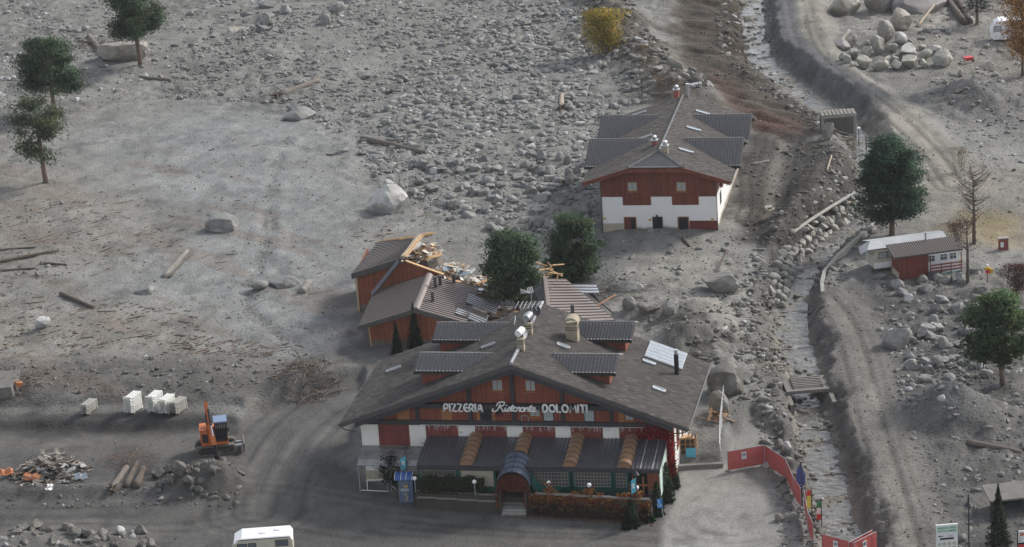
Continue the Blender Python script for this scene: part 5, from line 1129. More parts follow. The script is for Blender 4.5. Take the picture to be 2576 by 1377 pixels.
# sills across the stream bed
ORD = ['lowest', 'second', 'third', 'fourth', 'fifth', 'sixth', 'seventh', 'eighth', 'ninth', 'tenth', 'eleventh', 'twelfth']
sk = [k for k in range(1, int(CHL / SP)) if 196 < chpt(k * SP)[0][1] < 262]
for i, k in enumerate(reversed(sk)):
    p, d = chpt(k * SP - .2); m = M(); n = 9; V_ = []
    for j in range(n): x = -2.0 + 4.0 * j / (n - 1); e = rnd.uniform(-.06, .06); V_ += [(x, -.18 + e, -.9), (x, .18 + e, -.9), (x, .16 + e, .12 + rnd.uniform(-.06, .06)), (x, -.16 + e, .12 + rnd.uniform(-.06, .06))]
    m.add(V_, [(j * 4 + a_, j * 4 + (a_ + 1) % 4, j * 4 + 4 + (a_ + 1) % 4, j * 4 + 4 + a_) for j in range(n - 1) for a_ in range(4)] + [(3, 2, 1, 0), tuple((n - 1) * 4 + q for q in range(4))])
    o = m.build('sill', 'concrete_dark'); o.location = (p[0], p[1], -.45 - 1.0 * (k - 1) * SP / CHL); o.rotation_euler = (0, 0, math.atan2(d[1], d[0]) - PI / 2)
    tag(o, ORD[i] + ' concrete sill across the stream counted up from the lower edge', 'sill', 'sills across the stream')
# small bridge with slatted railing
p = unp(2034, 978, .3)
Bg = thing('footbridge', 'concrete slab bridge over the stream with pale slatted railing', 'bridge', (p[0], p[1], -.22), .03)
M().box(-1.9, 1.9, -.3, 2.9, .22, .5).build('deck', 'concrete_dark', Bg)
for k in range(6): M().box(-1.3 + .02 * k, 1.25 + .02 * k, 2.3 - k * .38, 2.42 - k * .38, .6, .68).build('slat', 'deadwood_grey', Bg)
for s in (-1.2, 1.25): M().box(s - .06, s + .06, .2, 2.5, .503, .597).build('bearer', 'deadwood', Bg)
for s, n_ in ((-1.95, 'abutment'), (1.62, 'abutment')): M().box(s, s + .35, -2.6, 2.6, -2.6, .21).build(n_, 'concrete_dark', Bg)

# ------------------------------------------------------------------ logs, planks, brush
def log(u0, v0, u1, v1, r, mat, label, root=False, lift=.5, rt=.75, cat_='log', name='log', z0=None, z1=None, group=None):
    a, b = at(u0, v0), at(u1, v1); k = r / px_per_m(a); base = Vector((a[0], a[1], a[2])); m = M()
    A = Vector((0, 0, k * lift + (z0 or 0))); B = Vector(b) - base + Vector((0, 0, k * lift * rt + (z1 or 0))); n = 7; pts = []
    for i in range(n): t = i / (n - 1); pts.append(A.lerp(B, t) + Vector((rnd.uniform(-.12, .12), rnd.uniform(-.12, .12), rnd.uniform(-.08, .08))) * k)
    m.tube(pts, [k * (1 + (rt - 1) * i / (n - 1)) * rnd.uniform(.93, 1.07) for i in range(n)], 9)
    o = m.build(name, mat, None, True); o.location = base; tag(o, label, cat_, group)
    if root:
        m = M(); d = (A - B).normalized()
        for i in range(12):
            e = Vector((rnd.uniform(-1, 1), rnd.uniform(-1, 1), rnd.uniform(-.6, 1))) * k * 2.2 + d * k * 1.2; m.tube([A, A + e * .6, A + e + Vector((0, 0, -.1 * k))], [k * .5, k * .25, k * .06], 5)
        m.build('roots', 'deadwood_dark', o)
    return o
log(700, 246, 805, 205, 9, 'deadwood', 'long fallen log with a root plate in the upper debris field', True); log(912, 352, 1072, 387, 8, 'deadwood', 'long straight log lying in the stones left of the chalet')
log(-30, 668, 148, 632, 6, 'deadwood_dark', 'long dark log at the left edge of the mud'); log(-30, 686, 90, 676, 4, 'deadwood_dark', 'thin dark log below the long one at the left edge'); log(102, 664, 168, 668, 4, 'deadwood_dark', 'short dark log beside the long one at the left edge')
log(-20, 632, 90, 622, 3, 'deadwood', 'thin pale log above the long one at the left edge')
log(153, 742, 235, 776, 6, 'deadwood_dark', 'slanting dark log in the littered mud'); log(412, 698, 472, 632, 7, 'deadwood_grey', 'half sunken log in the open mud', lift=.15); log(424, 700, 486, 636, 3, 'deadwood_dark', 'thin branch beside the half sunken log', lift=.2)
log(760, 740, 776, 716, 10, 'deadwood_grey', 'short pale stump section left of the lodge', rt=.9); log(1412, 276, 1414, 240, 8, 'pale_wood', 'upright broken stump in the stones left of the chalet', True, rt=.6)
log(268, 152, 224, 92, 8, 'deadwood', 'log leaning on the huge brown boulder at the top left'); log(205, 108, 262, 118, 5, 'deadwood_dark', 'dark branch beside the huge brown boulder at the top left', True); log(430, 205, 350, 196, 5, 'deadwood', 'short log below the top left pine')
log(2308, 68, 2350, 26, 4, 'pale_wood', 'pale splintered timber beside the top right boulders', z1=.6); log(2425, 62, 2372, -6, 9, 'deadwood_dark', 'dark log leaning at the top right', z1=.5); log(2440, 60, 2402, -8, 9, 'deadwood_dark', 'second dark log at the top right, nearer the larch', z1=.4)
log(2112, 112, 2136, 80, 7, 'deadwood_grey', 'pale weathered log left of the tidy rock pile'); log(2478, 1072, 2532, 1028, 5, 'deadwood', 'log on the right slope of the gravel cone'); log(2432, 1116, 2570, 1140, 8, 'deadwood', 'thick log below the gravel cone at the right')
log(2130, 520, 2166, 483, 5, 'pale_wood', 'pale plank on the stone revetment', cat_='plank', name='plank'); log(2080, 432, 2092, 405, 3, 'pale_wood', 'upright pale stick on the dark mound', z1=.5); log(2090, 432, 2102, 436, 3, 'pale_wood', 'short pale stick on the dark mound')
log(282, 1236, 318, 1180, 10, 'deadwood', 'reddish log, leftmost of three by the excavator heap', True); log(318, 1228, 345, 1166, 9, 'deadwood_dark', 'dark log, middle of three by the excavator heap'); log(342, 1230, 362, 1182, 11, 'deadwood_dark', 'dark log, rightmost of three by the excavator heap')
log(318, 1170, 345, 1130, 4, 'deadwood_dark', 'branching dead limb above the three logs', True); log(1310, 66, 1400, 54, 3, 'deadwood_dark', 'thin long branch left of the yellow bush'); log(1310, 585, 1240, 575, 3, 'deadwood', 'thin branch below the dense debris field')
log(1716, 600, 1735, 622, 4, 'deadwood_dark', 'short log in the mud below the chalet'); log(1690, 236, 1640, 238, 4, 'deadwood_grey', 'pale log on the levee behind the chalet'); log(1795, 700, 1830, 650, 3, 'deadwood_dark', 'thin upright branch on the slab sided boulder', z1=.8)
log(2290, 520, 2320, 500, 2, 'red_paint', 'red and white broken pole right of the big pine', cat_='pole', name='broken_pole'); log(1890, 415, 1935, 405, 3, 'deadwood_grey', 'pale log right of the chalet wall'); log(1905, 560, 1980, 545, 3, 'deadwood_dark', 'dark log in the ditch right of the chalet')
# brush heaps: branches one cannot count
def brush(u, v, r, n, lab, cols, h=1.2, l=(.6, 2.2), th=(.015, .05)):
    c = at(u, v); m = M()
    for i in range(n):
        a = rnd.uniform(0, 6.28); d = r * rnd.random() ** .6; x, y = c[0] + d * math.cos(a), c[1] + d * math.sin(a); z = hl(x, y) + rnd.uniform(0, h) * (1 - d / r); e = Vector((rnd.gauss(0, 1), rnd.gauss(0, 1), rnd.gauss(0, .55))).normalized() * rnd.uniform(*l) / 2
        bb = rnd.uniform(.6, 1.4); m.col = tuple(k * bb for k in rnd.choice(cols)); t = rnd.uniform(*th); p = Vector((x, y, z)); m.tube([p - e, p + Vector((rnd.uniform(-.1, .1), rnd.uniform(-.1, .1), .08)), p + e], [t, t * .8, t * .4], 4)
    o = m.build('brush_heap', 'scrap', kind='stuff'); tag(o, lab, 'brush')
WDC = [(.12, .09, .07), (.17, .13, .1), (.08, .06, .05)]
brush(775, 975, 2.9, 240, 'tangled heap of roots and branches beside the yard entrance', WDC + [(.2, .14, .1)], 1.7); brush(1510, 742, 4.5, 220, 'dark swept brushwood right of the pines', [(.07, .06, .055)], .7, (1, 3), (.01, .03))
brush(30, 975, 3.0, 120, 'tangle of roots at the left edge above the yard', WDC, 1.4); brush(1660, 215, 4.5, 420, 'bare brushwood on the levee behind the chalet', [(.1, .075, .06), (.16, .11, .07)], 1.6, (.6, 1.8), (.008, .025)); brush(1520, 60, 5.5, 520, 'bare brushwood around the yellow bush', [(.1, .075, .06)], 1.5, (.6, 1.8), (.008, .025))
brush(325, 1165, 2.6, 160, 'twiggy tops of the felled trees left of the excavator', [(.13, .08, .06)], 1.0, (.6, 1.8), (.008, .02)); brush(1935, 930, 2.2, 60, 'splintered boards and branches left of the footbridge', [(.3, .27, .22), (.2, .17, .13)], .8); brush(240, 120, 3., 90, 'branches between the boulders at the top left', WDC, 1.3)
brush(1895, 545, 3.0, 120, 'brown litter against the right chalet wall', [(.13, .085, .06)], .4, (.3, 1.), (.01, .03))
m = M()
for px, n in (([(-40, 500), (420, 520), (480, 640), (180, 720), (-40, 740)], 420), ([(-40, 740), (470, 780), (560, 900), (-40, 910)], 620), ([(500, 330), (900, 400), (880, 860), (480, 860)], 130), ([(900, 380), (1300, 560), (1000, 600)], 60), ([(860, 580), (1000, 560), (950, 640)], 90), ([(430, 850), (780, 870), (700, 905), (430, 900)], 300)):
    P = wpts(px, .6); xs = [p[0] for p in P]; ys_ = [p[1] for p in P]
    for i in range(n):
        x, y = rnd.uniform(min(xs), max(xs)), rnd.uniform(min(ys_), max(ys_))
        if not inside(P, x, y): continue
        l = min(1.3, .12 * (1 - rnd.random() * .99) ** (-1 / 1.6)); a = rnd.gauss(.25, .5); t = .012 + .03 * rnd.random(); z = hl(x, y); bb = rnd.uniform(.6, 1.3); m.col = tuple(k * bb for k in rnd.choice([(.14, .085, .06), (.1, .075, .06), (.2, .15, .1)])); e = Vector((math.cos(a), math.sin(a) * 1.3, rnd.uniform(-.02, .1))) * l
        m.tube([Vector((x, y, z + .03)) - e, Vector((x, y, z + .06)) + e], [t * 1.5, t], 4)
o = m.build('wood_litter', 'scrap', kind='stuff'); tag(o, 'brown twigs and bark scraps littering the mud at the left', 'litter')

# ------------------------------------------------------------------ trees and shrubs
def tufts(C, size, cols, n_blade=3, flat=.0, drop=0., width=.16):
    """C (n,3) centres, size (n,), cols (n,3): a star of narrow blades at each centre"""
    n = len(C); V = np.zeros((n, n_blade * 3, 3)); F = []
    for b in range(n_blade):
        d = nr.randn(n, 3); d[:, 2] = d[:, 2] * (1 - flat) - drop; d /= np.linalg.norm(d, axis=1)[:, None]
        e = np.cross(d, nr.randn(n, 3)); e /= np.linalg.norm(e, axis=1)[:, None] + 1e-9
        V[:, b * 3] = C - e * (size * width)[:, None] - d * (size * .3)[:, None]; V[:, b * 3 + 1] = C + e * (size * width)[:, None] - d * (size * .3)[:, None]; V[:, b * 3 + 2] = C + d * (size * .7)[:, None]
    F = np.arange(n * n_blade * 3).reshape(-1, 3); T = np.repeat(cols * nr.uniform(.9, 1.1, (n, 1)), n_blade * 3, 0)
    return V.reshape(-1, 3), F, T
def foliage(name, parent, C, size, cols, cen=None, **k):
    """needle or leaf mesh; vertex normals lean outwards from each clump so that clumps shade as soft volumes"""
    V, F, T = tufts(C, size, cols, **k); m_ = k.get('n_blade', 3) * 3
    if cen is None: c0 = C.mean(0); cen = np.tile(c0, (len(C), 1))
    n = np.repeat(C - cen, m_, 0); n /= np.linalg.norm(n, axis=1)[:, None] + 1e-6
    n = n * 1.0 + np.array([0, 0, .35]) + nr.randn(*n.shape) * .3; n /= np.linalg.norm(n, axis=1)[:, None] + 1e-6
    return npmesh(name, V, F, 'leaf', T, parent, nrm=n)
def tree_root(u, v, label, cat_='tree', name='pine_tree', group=None):
    p = at(u, v); return thing(name, label, cat_, p, 0, group), px_per_m(p), p
PB = 1.2
def pine(u, v, vtop, vbot, wpx, label, dens=1., open_=0., lean=0., uc=None, base=(.085, .135, .078), seed=1):
    wpx *= 1.16; o, s, p = tree_root(u, v, label); r_ = random.Random(seed); k = 1 / (s * .945)
    H = (v - vtop) * k; zb = (v - vbot) * k; R_ = wpx / s / 2; cx = ((uc if uc is not None else u) - u) / s + lean; m = M()
    tp = [(cx * t + .06 * math.sin(5 * t + seed), .05 * math.cos(4 * t), H * .95 * t) for t in np.linspace(0, 1, 9)]; tp[0] = (0, 0, -.3)
    r0 = .055 * H ** .75; m.tube(tp, [r0 * (1 - .85 * t) for t in np.linspace(0, 1, 9)], 8); m.build('trunk', 'bark_pine', o, True)
    br = M(); C_, S_, K_, N_ = [], [], [], []; nb = int(46 * dens * (1 - .4 * open_))
    for i in range(nb):
        t = r_.random() ** .8; z = zb + (H - zb) * t * .97; prof = max(.25, 1 - abs((t - .38) / .66) ** 2.4) ** .5
        a = i * 2.4 + r_.uniform(-.5, .5); rr = R_ * prof * r_.choice([.5, .75, .9, 1.0, 1.12]); q0 = Vector((cx * z / H, 0, z - .25 * rr)); q1 = q0 + Vector((math.cos(a) * rr * .88, math.sin(a) * rr * .88, rr * .25))
        if zb > 0: br.tube([q0, q0.lerp(q1, .55) + Vector((0, 0, -.06)), q1], [.05, .035, .012], 4)
        tone = r_.uniform(.75, 1.7); nc = 3 if open_ < .3 else 2
        for j in range(nc):
            w = (.55 + .5 * j / nc) if nc > 1 else 1; c = q0.lerp(q1, w) + Vector((r_.uniform(-.2, .2), r_.uniform(-.2, .2), r_.uniform(-.1, .2))); nt_ = int(115 * dens); cr = R_ * .23 * r_.uniform(.7, 1.35)
            g_ = nr.randn(nt_, 3) * np.array([cr, cr, cr * .62]) * .62; C_.append(g_ + np.array(c[:])); N_.append(np.tile(np.array(c[:]) * .6 + np.array([cx * c.z / H, 0, (zb + H) / 2]) * .4 - np.array([0, 0, .1]), (nt_, 1))); S_.append(nr.uniform(.16, .34, nt_)); hue = np.array(base) * PB * tone * np.array([r_.uniform(.9, 1.25), 1, r_.uniform(.8, 1.1)]); K_.append(np.tile(hue, (nt_, 1)) * nr.uniform(.88, 1.14, (nt_, 1)))
    br.build('branches', 'bark_pine', o); foliage('crown', o, np.concatenate(C_), np.concatenate(S_), np.concatenate(K_), np.concatenate(N_), n_blade=3, width=.2)
    return o
pine(354, 165, -52, 96, 140, 'tall pine in front of the huge boulder at the top left', 1.1, uc=349, seed=3)
pine(140, 282, 104, 222, 140, 'round dark pine behind the open pine at the left edge', 1.2, uc=130, seed=4)
pine(116, 460, 246, 390, 142, 'open pine with bare lower trunk at the left edge', .85, .45, uc=108, base=(.105, .14, .085), seed=5)
pine(1447, 716, 548, 694, 138, 'flat crowned pine right of its twin, behind the restaurant', 1.05, .2, uc=1440, seed=6)
pine(1303, 795, 590, 742, 150, 'dense pine left of its twin, behind the restaurant', 1.15, uc=1300, seed=7)
pine(2244, 592, 350, 540, 158, 'tall dense dark pine beside the stream above the caravan', 1.3, uc=2240, base=(.065, .118, .082), seed=8)
pine(2523, 968, 735, 900, 150, 'rounded bright green pine at the right edge', 1.15, uc=2510, base=(.1, .16, .078), seed=9)
def fir(u, v, vtop, wpx, label, col=(.05, .085, .052), name='fir_tree', n=2200, seed=1, zb=.06, slim=1., size=(.1, .24)):
    o, s, p = tree_root(u, v, label, 'tree', name); H = (v - vtop) / s / .945; R_ = wpx / s / 2; M().tube([(0, 0, -.3), (0, 0, H * .5), (0, 0, H * .97)], [.05 * H ** .7, .03 * H ** .7, .01], 7).build('trunk', 'bark_grey', o)
    t = nr.rand(n) ** 1.25; a = nr.rand(n) * 2 * PI; whorl = .72 + .28 * np.cos(t * H * 9 + 3 * np.sin(a * 3)); prof = (1 - t) ** slim; rr = R_ * prof * whorl * nr.uniform(.35, 1.05, n) ** .6
    C_ = np.stack([rr * np.cos(a), rr * np.sin(a), H * (zb + (1 - zb) * t) - .12 * rr], 1); K_ = np.tile(np.array(col), (n, 1)) * (.7 + .6 * nr.rand(n, 1)) * (.8 + .5 * (np.sin(a * 4 + t * 17) > .2))[:, None]
    foliage('crown', o, C_, nr.uniform(*size, n) * (.6 + .5 * (1 - t)), K_, n_blade=4, flat=.3, drop=.25, width=.14); return o
fir(1046, 880, 760, 48, 'slim dark fir standing against the lodge gable', n=2600, seed=2); fir(1000, 892, 806, 38, 'smaller fir left of the slim one against the lodge gable', n=1800)
fir(2512, 1374, 1212, 76, 'small fir behind the camper sign at the lower right', (.05, .075, .04), n=3200); fir(2458, 62, -120, 90, 'dark fir cut off by the top right edge', (.028, .048, .034), n=4200, zb=.2)
for u, v, t, w, lb in ((1590, 1326, 1253, 34, 'dark green cypress at the right end of the terrace wall'), (1655, 1296, 1208, 30, 'cypress behind the blue disabled parking sign'), (1679, 1262, 1160, 32, 'cypress at the foot of the red creeper'), (1697, 1228, 1143, 24, 'rear cypress beside the white side wall'), (1634, 1312, 1280, 26, 'small round topped conifer behind the parking sign'), (1575, 1330, 1300, 20, 'dwarf conifer left of the dark green cypress')):
    fir(u, v, t, w * 1.45, lb, (.05, .095, .048), 'cypress', 2600, slim=.55, zb=.02, size=(.09, .18))
def broadleaf(u, v, vtop, wpx, label, cols, nleaf, name, cat_='tree', size=(.06, .14), trunk=.12, stems=1, fill=1., seed=1, zb=.3, twigs=60):
    o, s, p = tree_root(u, v, label, cat_, name); r_ = random.Random(seed); H = (v - vtop) / s / .945; R_ = wpx / s / 2; m = M(); ends = []
    for k in range(stems):
        dx = r_.uniform(-.3, .3) * (stems > 1); m.tube([(dx, 0, -.2), (dx * 1.6 + .05, .05, H * zb), (dx * 2.2, 0, H * .62), (dx * 2.6, 0, H * .93)], [trunk, trunk * .75, trunk * .4, trunk * .1], 7)
    m.build('trunk', 'bark_grey', o, True); m = M()
    for i in range(twigs):
        t = r_.uniform(zb * .8, .92); a = r_.uniform(0, 6.28); rr = R_ * math.sin(PI * min(1, (t - zb * .5) / (1.02 - zb * .5))) ** .6 * r_.uniform(.5, 1.); q0 = Vector((0, 0, H * t)); q1 = q0 + Vector((math.cos(a) * rr, math.sin(a) * rr, rr * r_.uniform(.3, .9))); q1.z = min(q1.z, H); w = q0.lerp(q1, .5) + Vector((0, 0, -.1 * rr)); m.tube([q0, w, q1], [trunk * .3, trunk * .16, .008], 4); ends += [q1, q0.lerp(q1, .75), w]
        for j in range(2): e = w.lerp(q1, r_.random()); f = e + Vector((r_.uniform(-.4, .4), r_.uniform(-.4, .4), r_.uniform(0, .5))) * R_ * .5; m.tube([e, f], [.014, .005], 3); ends.append(f)
    m.build('branches', 'bark_grey', o)
    if nleaf:
        E_ = np.array([e[:] for e in ends]); idx_ = nr.randint(0, len(E_), nleaf); C_ = E_[idx_] + nr.randn(nleaf, 3) * R_ * .16 * fill; C_[:, 2] = np.clip(C_[:, 2], .05, H * 1.02); cc = np.array(cols)[nr.randint(0, len(cols), nleaf)]
        h = np.clip(C_[:, 2:3] / H, 0, 1); foliage('crown', o, C_, nr.uniform(*size, nleaf), cc * nr.uniform(.6, 1.4, (nleaf, 1)), n_blade=2, width=.45)
    return o
broadleaf(2450, 614, 415, 120, 'bare tree with a few reddish leaves behind the caravan porch', [(.14, .05, .035), (.19, .08, .045), (.10, .05, .04)], 520, 'bare_tree', seed=3, trunk=.2, zb=.36, twigs=46); broadleaf(2434, 714, 540, 90, 'bare thin tree in front of the caravan porch', [(.13, .05, .04)], 300, 'bare_tree', seed=5, trunk=.17, zb=.5, twigs=30)
broadleaf(1522, 138, 38, 118, 'round yellow green bush on the levee at the top', [(.6, .45, .07), (.46, .4, .07), (.6, .36, .07), (.3, .3, .07)], 6500, 'autumn_bush', 'bush', (.09, .2), .06, 3, 1.3, 7, .12, 60)
broadleaf(2572, 190, -160, 135, 'orange larch tree cut off by the right edge', [(.62, .32, .1), (.55, .27, .08), (.7, .4, .14)], 15000, 'larch_tree', 'tree', (.1, .22), .18, 1, 1.3, 9, .16, 120)
broadleaf(2560, 742, 672, 80, 'dark red shrub at the right edge behind the green pine', [(.14, .03, .03), (.1, .03, .03), (.16, .06, .04)], 2600, 'red_shrub', 'bush', (.06, .14), .04, 4, 1.3, 11, .1, 60); broadleaf(2410, 600, 560, 70, 'low russet bush behind the caravan roof', [(.12, .045, .035), (.17, .07, .04)], 900, 'russet_bush', 'bush', (.05, .12), .03, 4, 1.3, 12, .1, 40)
broadleaf(1625, 158, 118, 50, 'thin yellowing bush on the levee right of the round one', [(.28, .15, .03), (.2, .15, .04)], 260, 'small_bush', 'bush', (.06, .14), .03, 3, 1.2, 13, .1, 26); broadleaf(1668, 236, 196, 46, 'twiggy shrub with few yellow leaves behind the chalet', [(.35, .2, .04)], 160, 'twiggy_shrub', 'bush', (.06, .13), .03, 3, 1.2, 14, .1, 30); broadleaf(2412, 432, 376, 60, 'pale yellow willow shrub in the mud at the right', [(.3, .24, .1)], 420, 'willow_shrub', 'bush', (.05, .1), .03, 4, 1.2, 15, .1, 36)
broadleaf(985, 1228, 1145, 70, 'dark shrubs by the entrance left of the terrace', [(.03, .05, .025), (.05, .06, .03)], 1500, 'entrance_shrub', 'bush', (.07, .15), .04, 4, 1.2, 16, .08, 40)
# hedges and creepers fixed to the restaurant's terrace, in its axes
def rl(x, y): c, s = math.cos(-RF[2]), math.sin(-RF[2]); return RF[0] + x * c - y * s, RF[1] + x * s + y * c
def leafwall(name, label, cat_, fn, n, cols, size, kind=None, nb=2, w=.42):
    P_ = np.array([fn() for _ in range(n)]); X_ = np.array([[*rl(a, b), c] for a, b, c in P_]); cc = np.array(cols)[nr.randint(0, len(cols), n)] * nr.uniform(.55, 1.4, (n, 1)); c0 = X_.mean(0); c0[2] = X_[:, 2].min(); V, F, T = tufts(X_ - c0, nr.uniform(*size, n), cc, n_blade=nb, width=w); o = npmesh(name, V, F, 'leaf', T); o.location = c0; return tag(o, label, cat_)
def hedge_pt(x0, x1): 
    x = rnd.uniform(x0, x1); k = abs(math.sin((x - x0) * 2.0)) * .35; return (x, -4.65 + rnd.gauss(0, .22), 1.15 + (1.15 + k) * rnd.random() ** .8)
leafwall('hedge', 'clipped dark green hedge in planters on the left half of the terrace', 'hedge', lambda: hedge_pt(-7.2, -2.1), 5200, [(.035, .05, .02), (.05, .062, .028), (.07, .075, .03)], (.08, .17))
def creep_pt():
    x = rnd.uniform(1.6, 11.2); z = 1.95 + .5 * fbm(np.array([x * .9]), np.array([3.]), 8, 2)[0] - abs(rnd.gauss(0, .75)); 
    if rnd.random() < .25: x = rnd.choice([3.25, 6.45, 10.2]) + rnd.gauss(0, .2); z = rnd.uniform(1.2, 2.75)
    if vn(np.array([x * 1.1]), np.array([z * 1.6]), 5)[0] < -.16: z -= .3
    return (x, RWL(x) + rnd.uniform(-.14, .3) if z < 1.8 else RWL(x) + .3 + rnd.gauss(0, .15), max(.05, z))
leafwall('autumn_creeper', 'autumn creeper of red and yellow leaves over the right terrace wall', 'creeper', creep_pt, 7600, [(.3, .05, .035), (.36, .16, .04), (.42, .27, .08), (.2, .045, .035), (.24, .12, .05)], (.07, .16))
leafwall('dry_creeper', 'dry brown creeper stems low on the right terrace wall', 'creeper', lambda: ((lambda x: (x, RWL(x) - .05 + rnd.uniform(-.08, .06), rnd.uniform(.02, 1.2)))(rnd.uniform(1.7, 11.2))), 4200, [(.06, .045, .035), (.09, .06, .045)], (.1, .22), nb=3, w=.1)
leafwall('fallen_leaves', 'brown fallen leaves along the foot of the terrace wall', 'leaves', lambda: ((lambda x: (x, RWL(x) - abs(rnd.gauss(0, .35)) - .1, .05 + .03 * rnd.random()))(rnd.uniform(-.5, 11.5))), 900, [(.2, .1, .06), (.3, .2, .1), (.12, .07, .05)], (.05, .11))
bpy.data.objects['fallen_leaves']['kind'] = 'stuff'
leafwall('entry_creeper', 'red creeper hanging over the front of the blue entry vault', 'creeper', lambda: ((lambda a, r: (.35 + 1.3 * r * math.cos(a), -5.38 + rnd.uniform(-.08, .08), 1.85 + 1.3 * r * math.sin(a)))(rnd.uniform(.0, PI), rnd.random() ** .5)) if rnd.random() < .72 else (rnd.choice([-.75, 1.45]) + rnd.gauss(0, .14), -5.5 - .3 * rnd.random(), rnd.uniform(.5, 1.9)), 1900, [(.22, .06, .035), (.17, .06, .04), (.3, .07, .04), (.15, .09, .05)], (.07, .15))
def ivy_pt():
    q = rnd.random()
    if q < .55: x = 11.9 - abs(rnd.gauss(0, 1.3)); return (x, -.1 - rnd.random() * .12, 4.7 - .15 * (11.9 - x) + rnd.gauss(0, .42) + .25 * (x > 11))
    if q < .9: return (11.9 + rnd.gauss(0, .22), -.15 - rnd.random() * .4, rnd.uniform(.9, 5.0))
    return (12.1, rnd.uniform(-.3, .6), rnd.uniform(1.5, 4.2))
leafwall('red_ivy', 'bright red ivy spreading over the right corner of the restaurant', 'ivy', ivy_pt, 4200, [(.36, .018, .025), (.28, .015, .02), (.42, .035, .035), (.2, .012, .018)], (.07, .16))

# ------------------------------------------------------------------ excavator
p = at(543, 1143)
X = thing('excavator', 'small orange tracked excavator with raised arm working on the soil heap', 'excavator', (p[0], p[1] + .6, hl(p[0], p[1] + .6) + .02), .12); X.scale = (1.13, 1.13, 1.13)
def track(y):
    m = M(); r = .36; L2 = 1.12; prof = [(L2 + r * math.sin(t), r + .02 - r * math.cos(t)) for t in np.linspace(0, PI, 8)] + [(-L2 - r * math.sin(t), r + .02 + r * math.cos(t)) for t in np.linspace(0, PI, 8)]
    n = len(prof); V = []; inn = [(x * .9, r + .02 + (z - r - .02) * .78) for x, z in prof]
    for pr, yy in ((prof, y - .2), (prof, y + .2), (inn, y - .2), (inn, y + .2)): V += [(a, yy, b) for a, b in pr]
    F = []
    for i in range(n):
        j = (i + 1) % n; F += [(i, j, n + j, n + i), (2 * n + i, 3 * n + i, 3 * n + j, 2 * n + j), (i, 2 * n + i, 2 * n + j, j), (n + i, n + j, 3 * n + j, 3 * n + i)]
    m.add(V, F)
    for k in range(34):
        t = k / 34 * n; i = int(t) % n; j = (i + 1) % n; f = t - int(t); a = prof[i][0] + (prof[j][0] - prof[i][0]) * f; b = prof[i][1] + (prof[j][1] - prof[i][1]) * f; m.box(a - .035, a + .035, y - .21, y + .21, b - .035, b + .035)
    o = m.build('track', 'track_mud', X)
    for x in (-L2, L2): w_ = M().disc((x, y, r + .02), .25, (0, 1, 0), .3, 16).build('wheel', 'rubber', o); 
    for x in (-.55, 0, .55): M().disc((x, y, .2), .13, (0, 1, 0), .3, 12).build('roller', 'rubber', o)
    M().box(-1.0, 1.0, y - .12, y + .12, .25, .55).build('track_frame', 'rubber', o)
track(-.62); track(.62)
M().box(-.55, .55, -.42, .42, .45, .72).build('undercarriage', 'rubber', X)
M().tube([(0, 0, .7), (0, 0, .84)], .52, 18).build('slew_ring', 'rubber', X)
m = M(); m.add([(-1.0, -.85, .85), (.95, -.85, .85), (.95, 1.0, .85), (-1.0, 1.0, .85), (-1.0, -.85, 1.05), (.95, -.85, 1.05), (.95, 1.05, 1.05), (-1.0, 1.05, 1.05)], [(0, 3, 2, 1), (4, 5, 6, 7), (0, 1, 5, 4), (1, 2, 6, 5), (2, 3, 7, 6), (3, 0, 4, 7)]); m.build('house_base', 'excavator_orange', X)
m = M(); m.add([(-1.05, -.7, 1.053), (-.55, -.8, 1.053), (-.55, 1.0, 1.053), (-1.0, 1.0, 1.053), (-1.1, -.5, 1.95), (-.55, -.5, 1.95), (-.55, .95, 1.95), (-1.05, .95, 1.95)], [(0, 3, 2, 1), (4, 5, 6, 7), (0, 1, 5, 4), (1, 2, 6, 5), (2, 3, 7, 6), (3, 0, 4, 7)]); m.build('side_cover', 'excavator_orange', X)
M().box(-.9, .9, .45, 1.08, 1.053, 1.8).build('engine_hood', 'excavator_orange', X)
M().box(-.93, -.5, -.86, -.78, 1.1, 1.75).build('grille', 'rubber', X)
m = M()
for k in range(4): m.tube([(-1.0 + k * .12, -.3, 1.95), (-1.0 + k * .12, -.3, 2.3)], .02, 5)
m.tube([(-1.05, -.4, 2.1), (-.6, -.4, 2.1)], .025, 5); m.build('grab_rail', 'black_metal', X)
cb = M(); cb.box(.02, .93, -.8, .44, 1.053, 2.5); o = cb.build('cab', 'black_metal', X)
M().box(-.02, .97, -.84, .48, 2.503, 2.62).build('cab_roof', 'cab_blue', o)
M().box(.1, .86, -.812, -.803, 1.25, 2.4).build('windscreen', 'glass_dark', o)
M().box(.933, .945, -.65, .3, 1.5, 2.4).build('side_window', 'glass_dark', o)
m = M()
for k in range(6): m.box(.12 + k * .13, .16 + k * .13, -.83, -.815, 2.1, 2.4)
m.build('guard_bars', 'zinc', o)
M().box(.95, 1.08, -.7, -.6, 1.75, 2.05).build('mirror', 'rubber', X)
def beam(a, b, w, h0, h1, mat, name, par, up=(0, -1, .3)):
    a, b = Vector(a), Vector(b); d = (b - a).normalized(); s = d.cross(Vector((1, 0, 0))).normalized(); x = Vector((w / 2, 0, 0))
    return M().hexa([a - x - s * h0 / 2, a + x - s * h0 / 2, b + x - s * h1 / 2, b - x - s * h1 / 2, a - x + s * h0 / 2, a + x + s * h0 / 2, b + x + s * h1 / 2, b - x + s * h1 / 2]).build(name, mat, par)
beam((-.3, -.8, 1.1), (-.38, -1.25, 2.55), .34, .5, .55, 'excavator_orange', 'boom', X); beam((-.38, -1.22, 2.5), (-.42, -1.0, 4.25), .27, .5, .34, 'excavator_orange', 'boom', X)
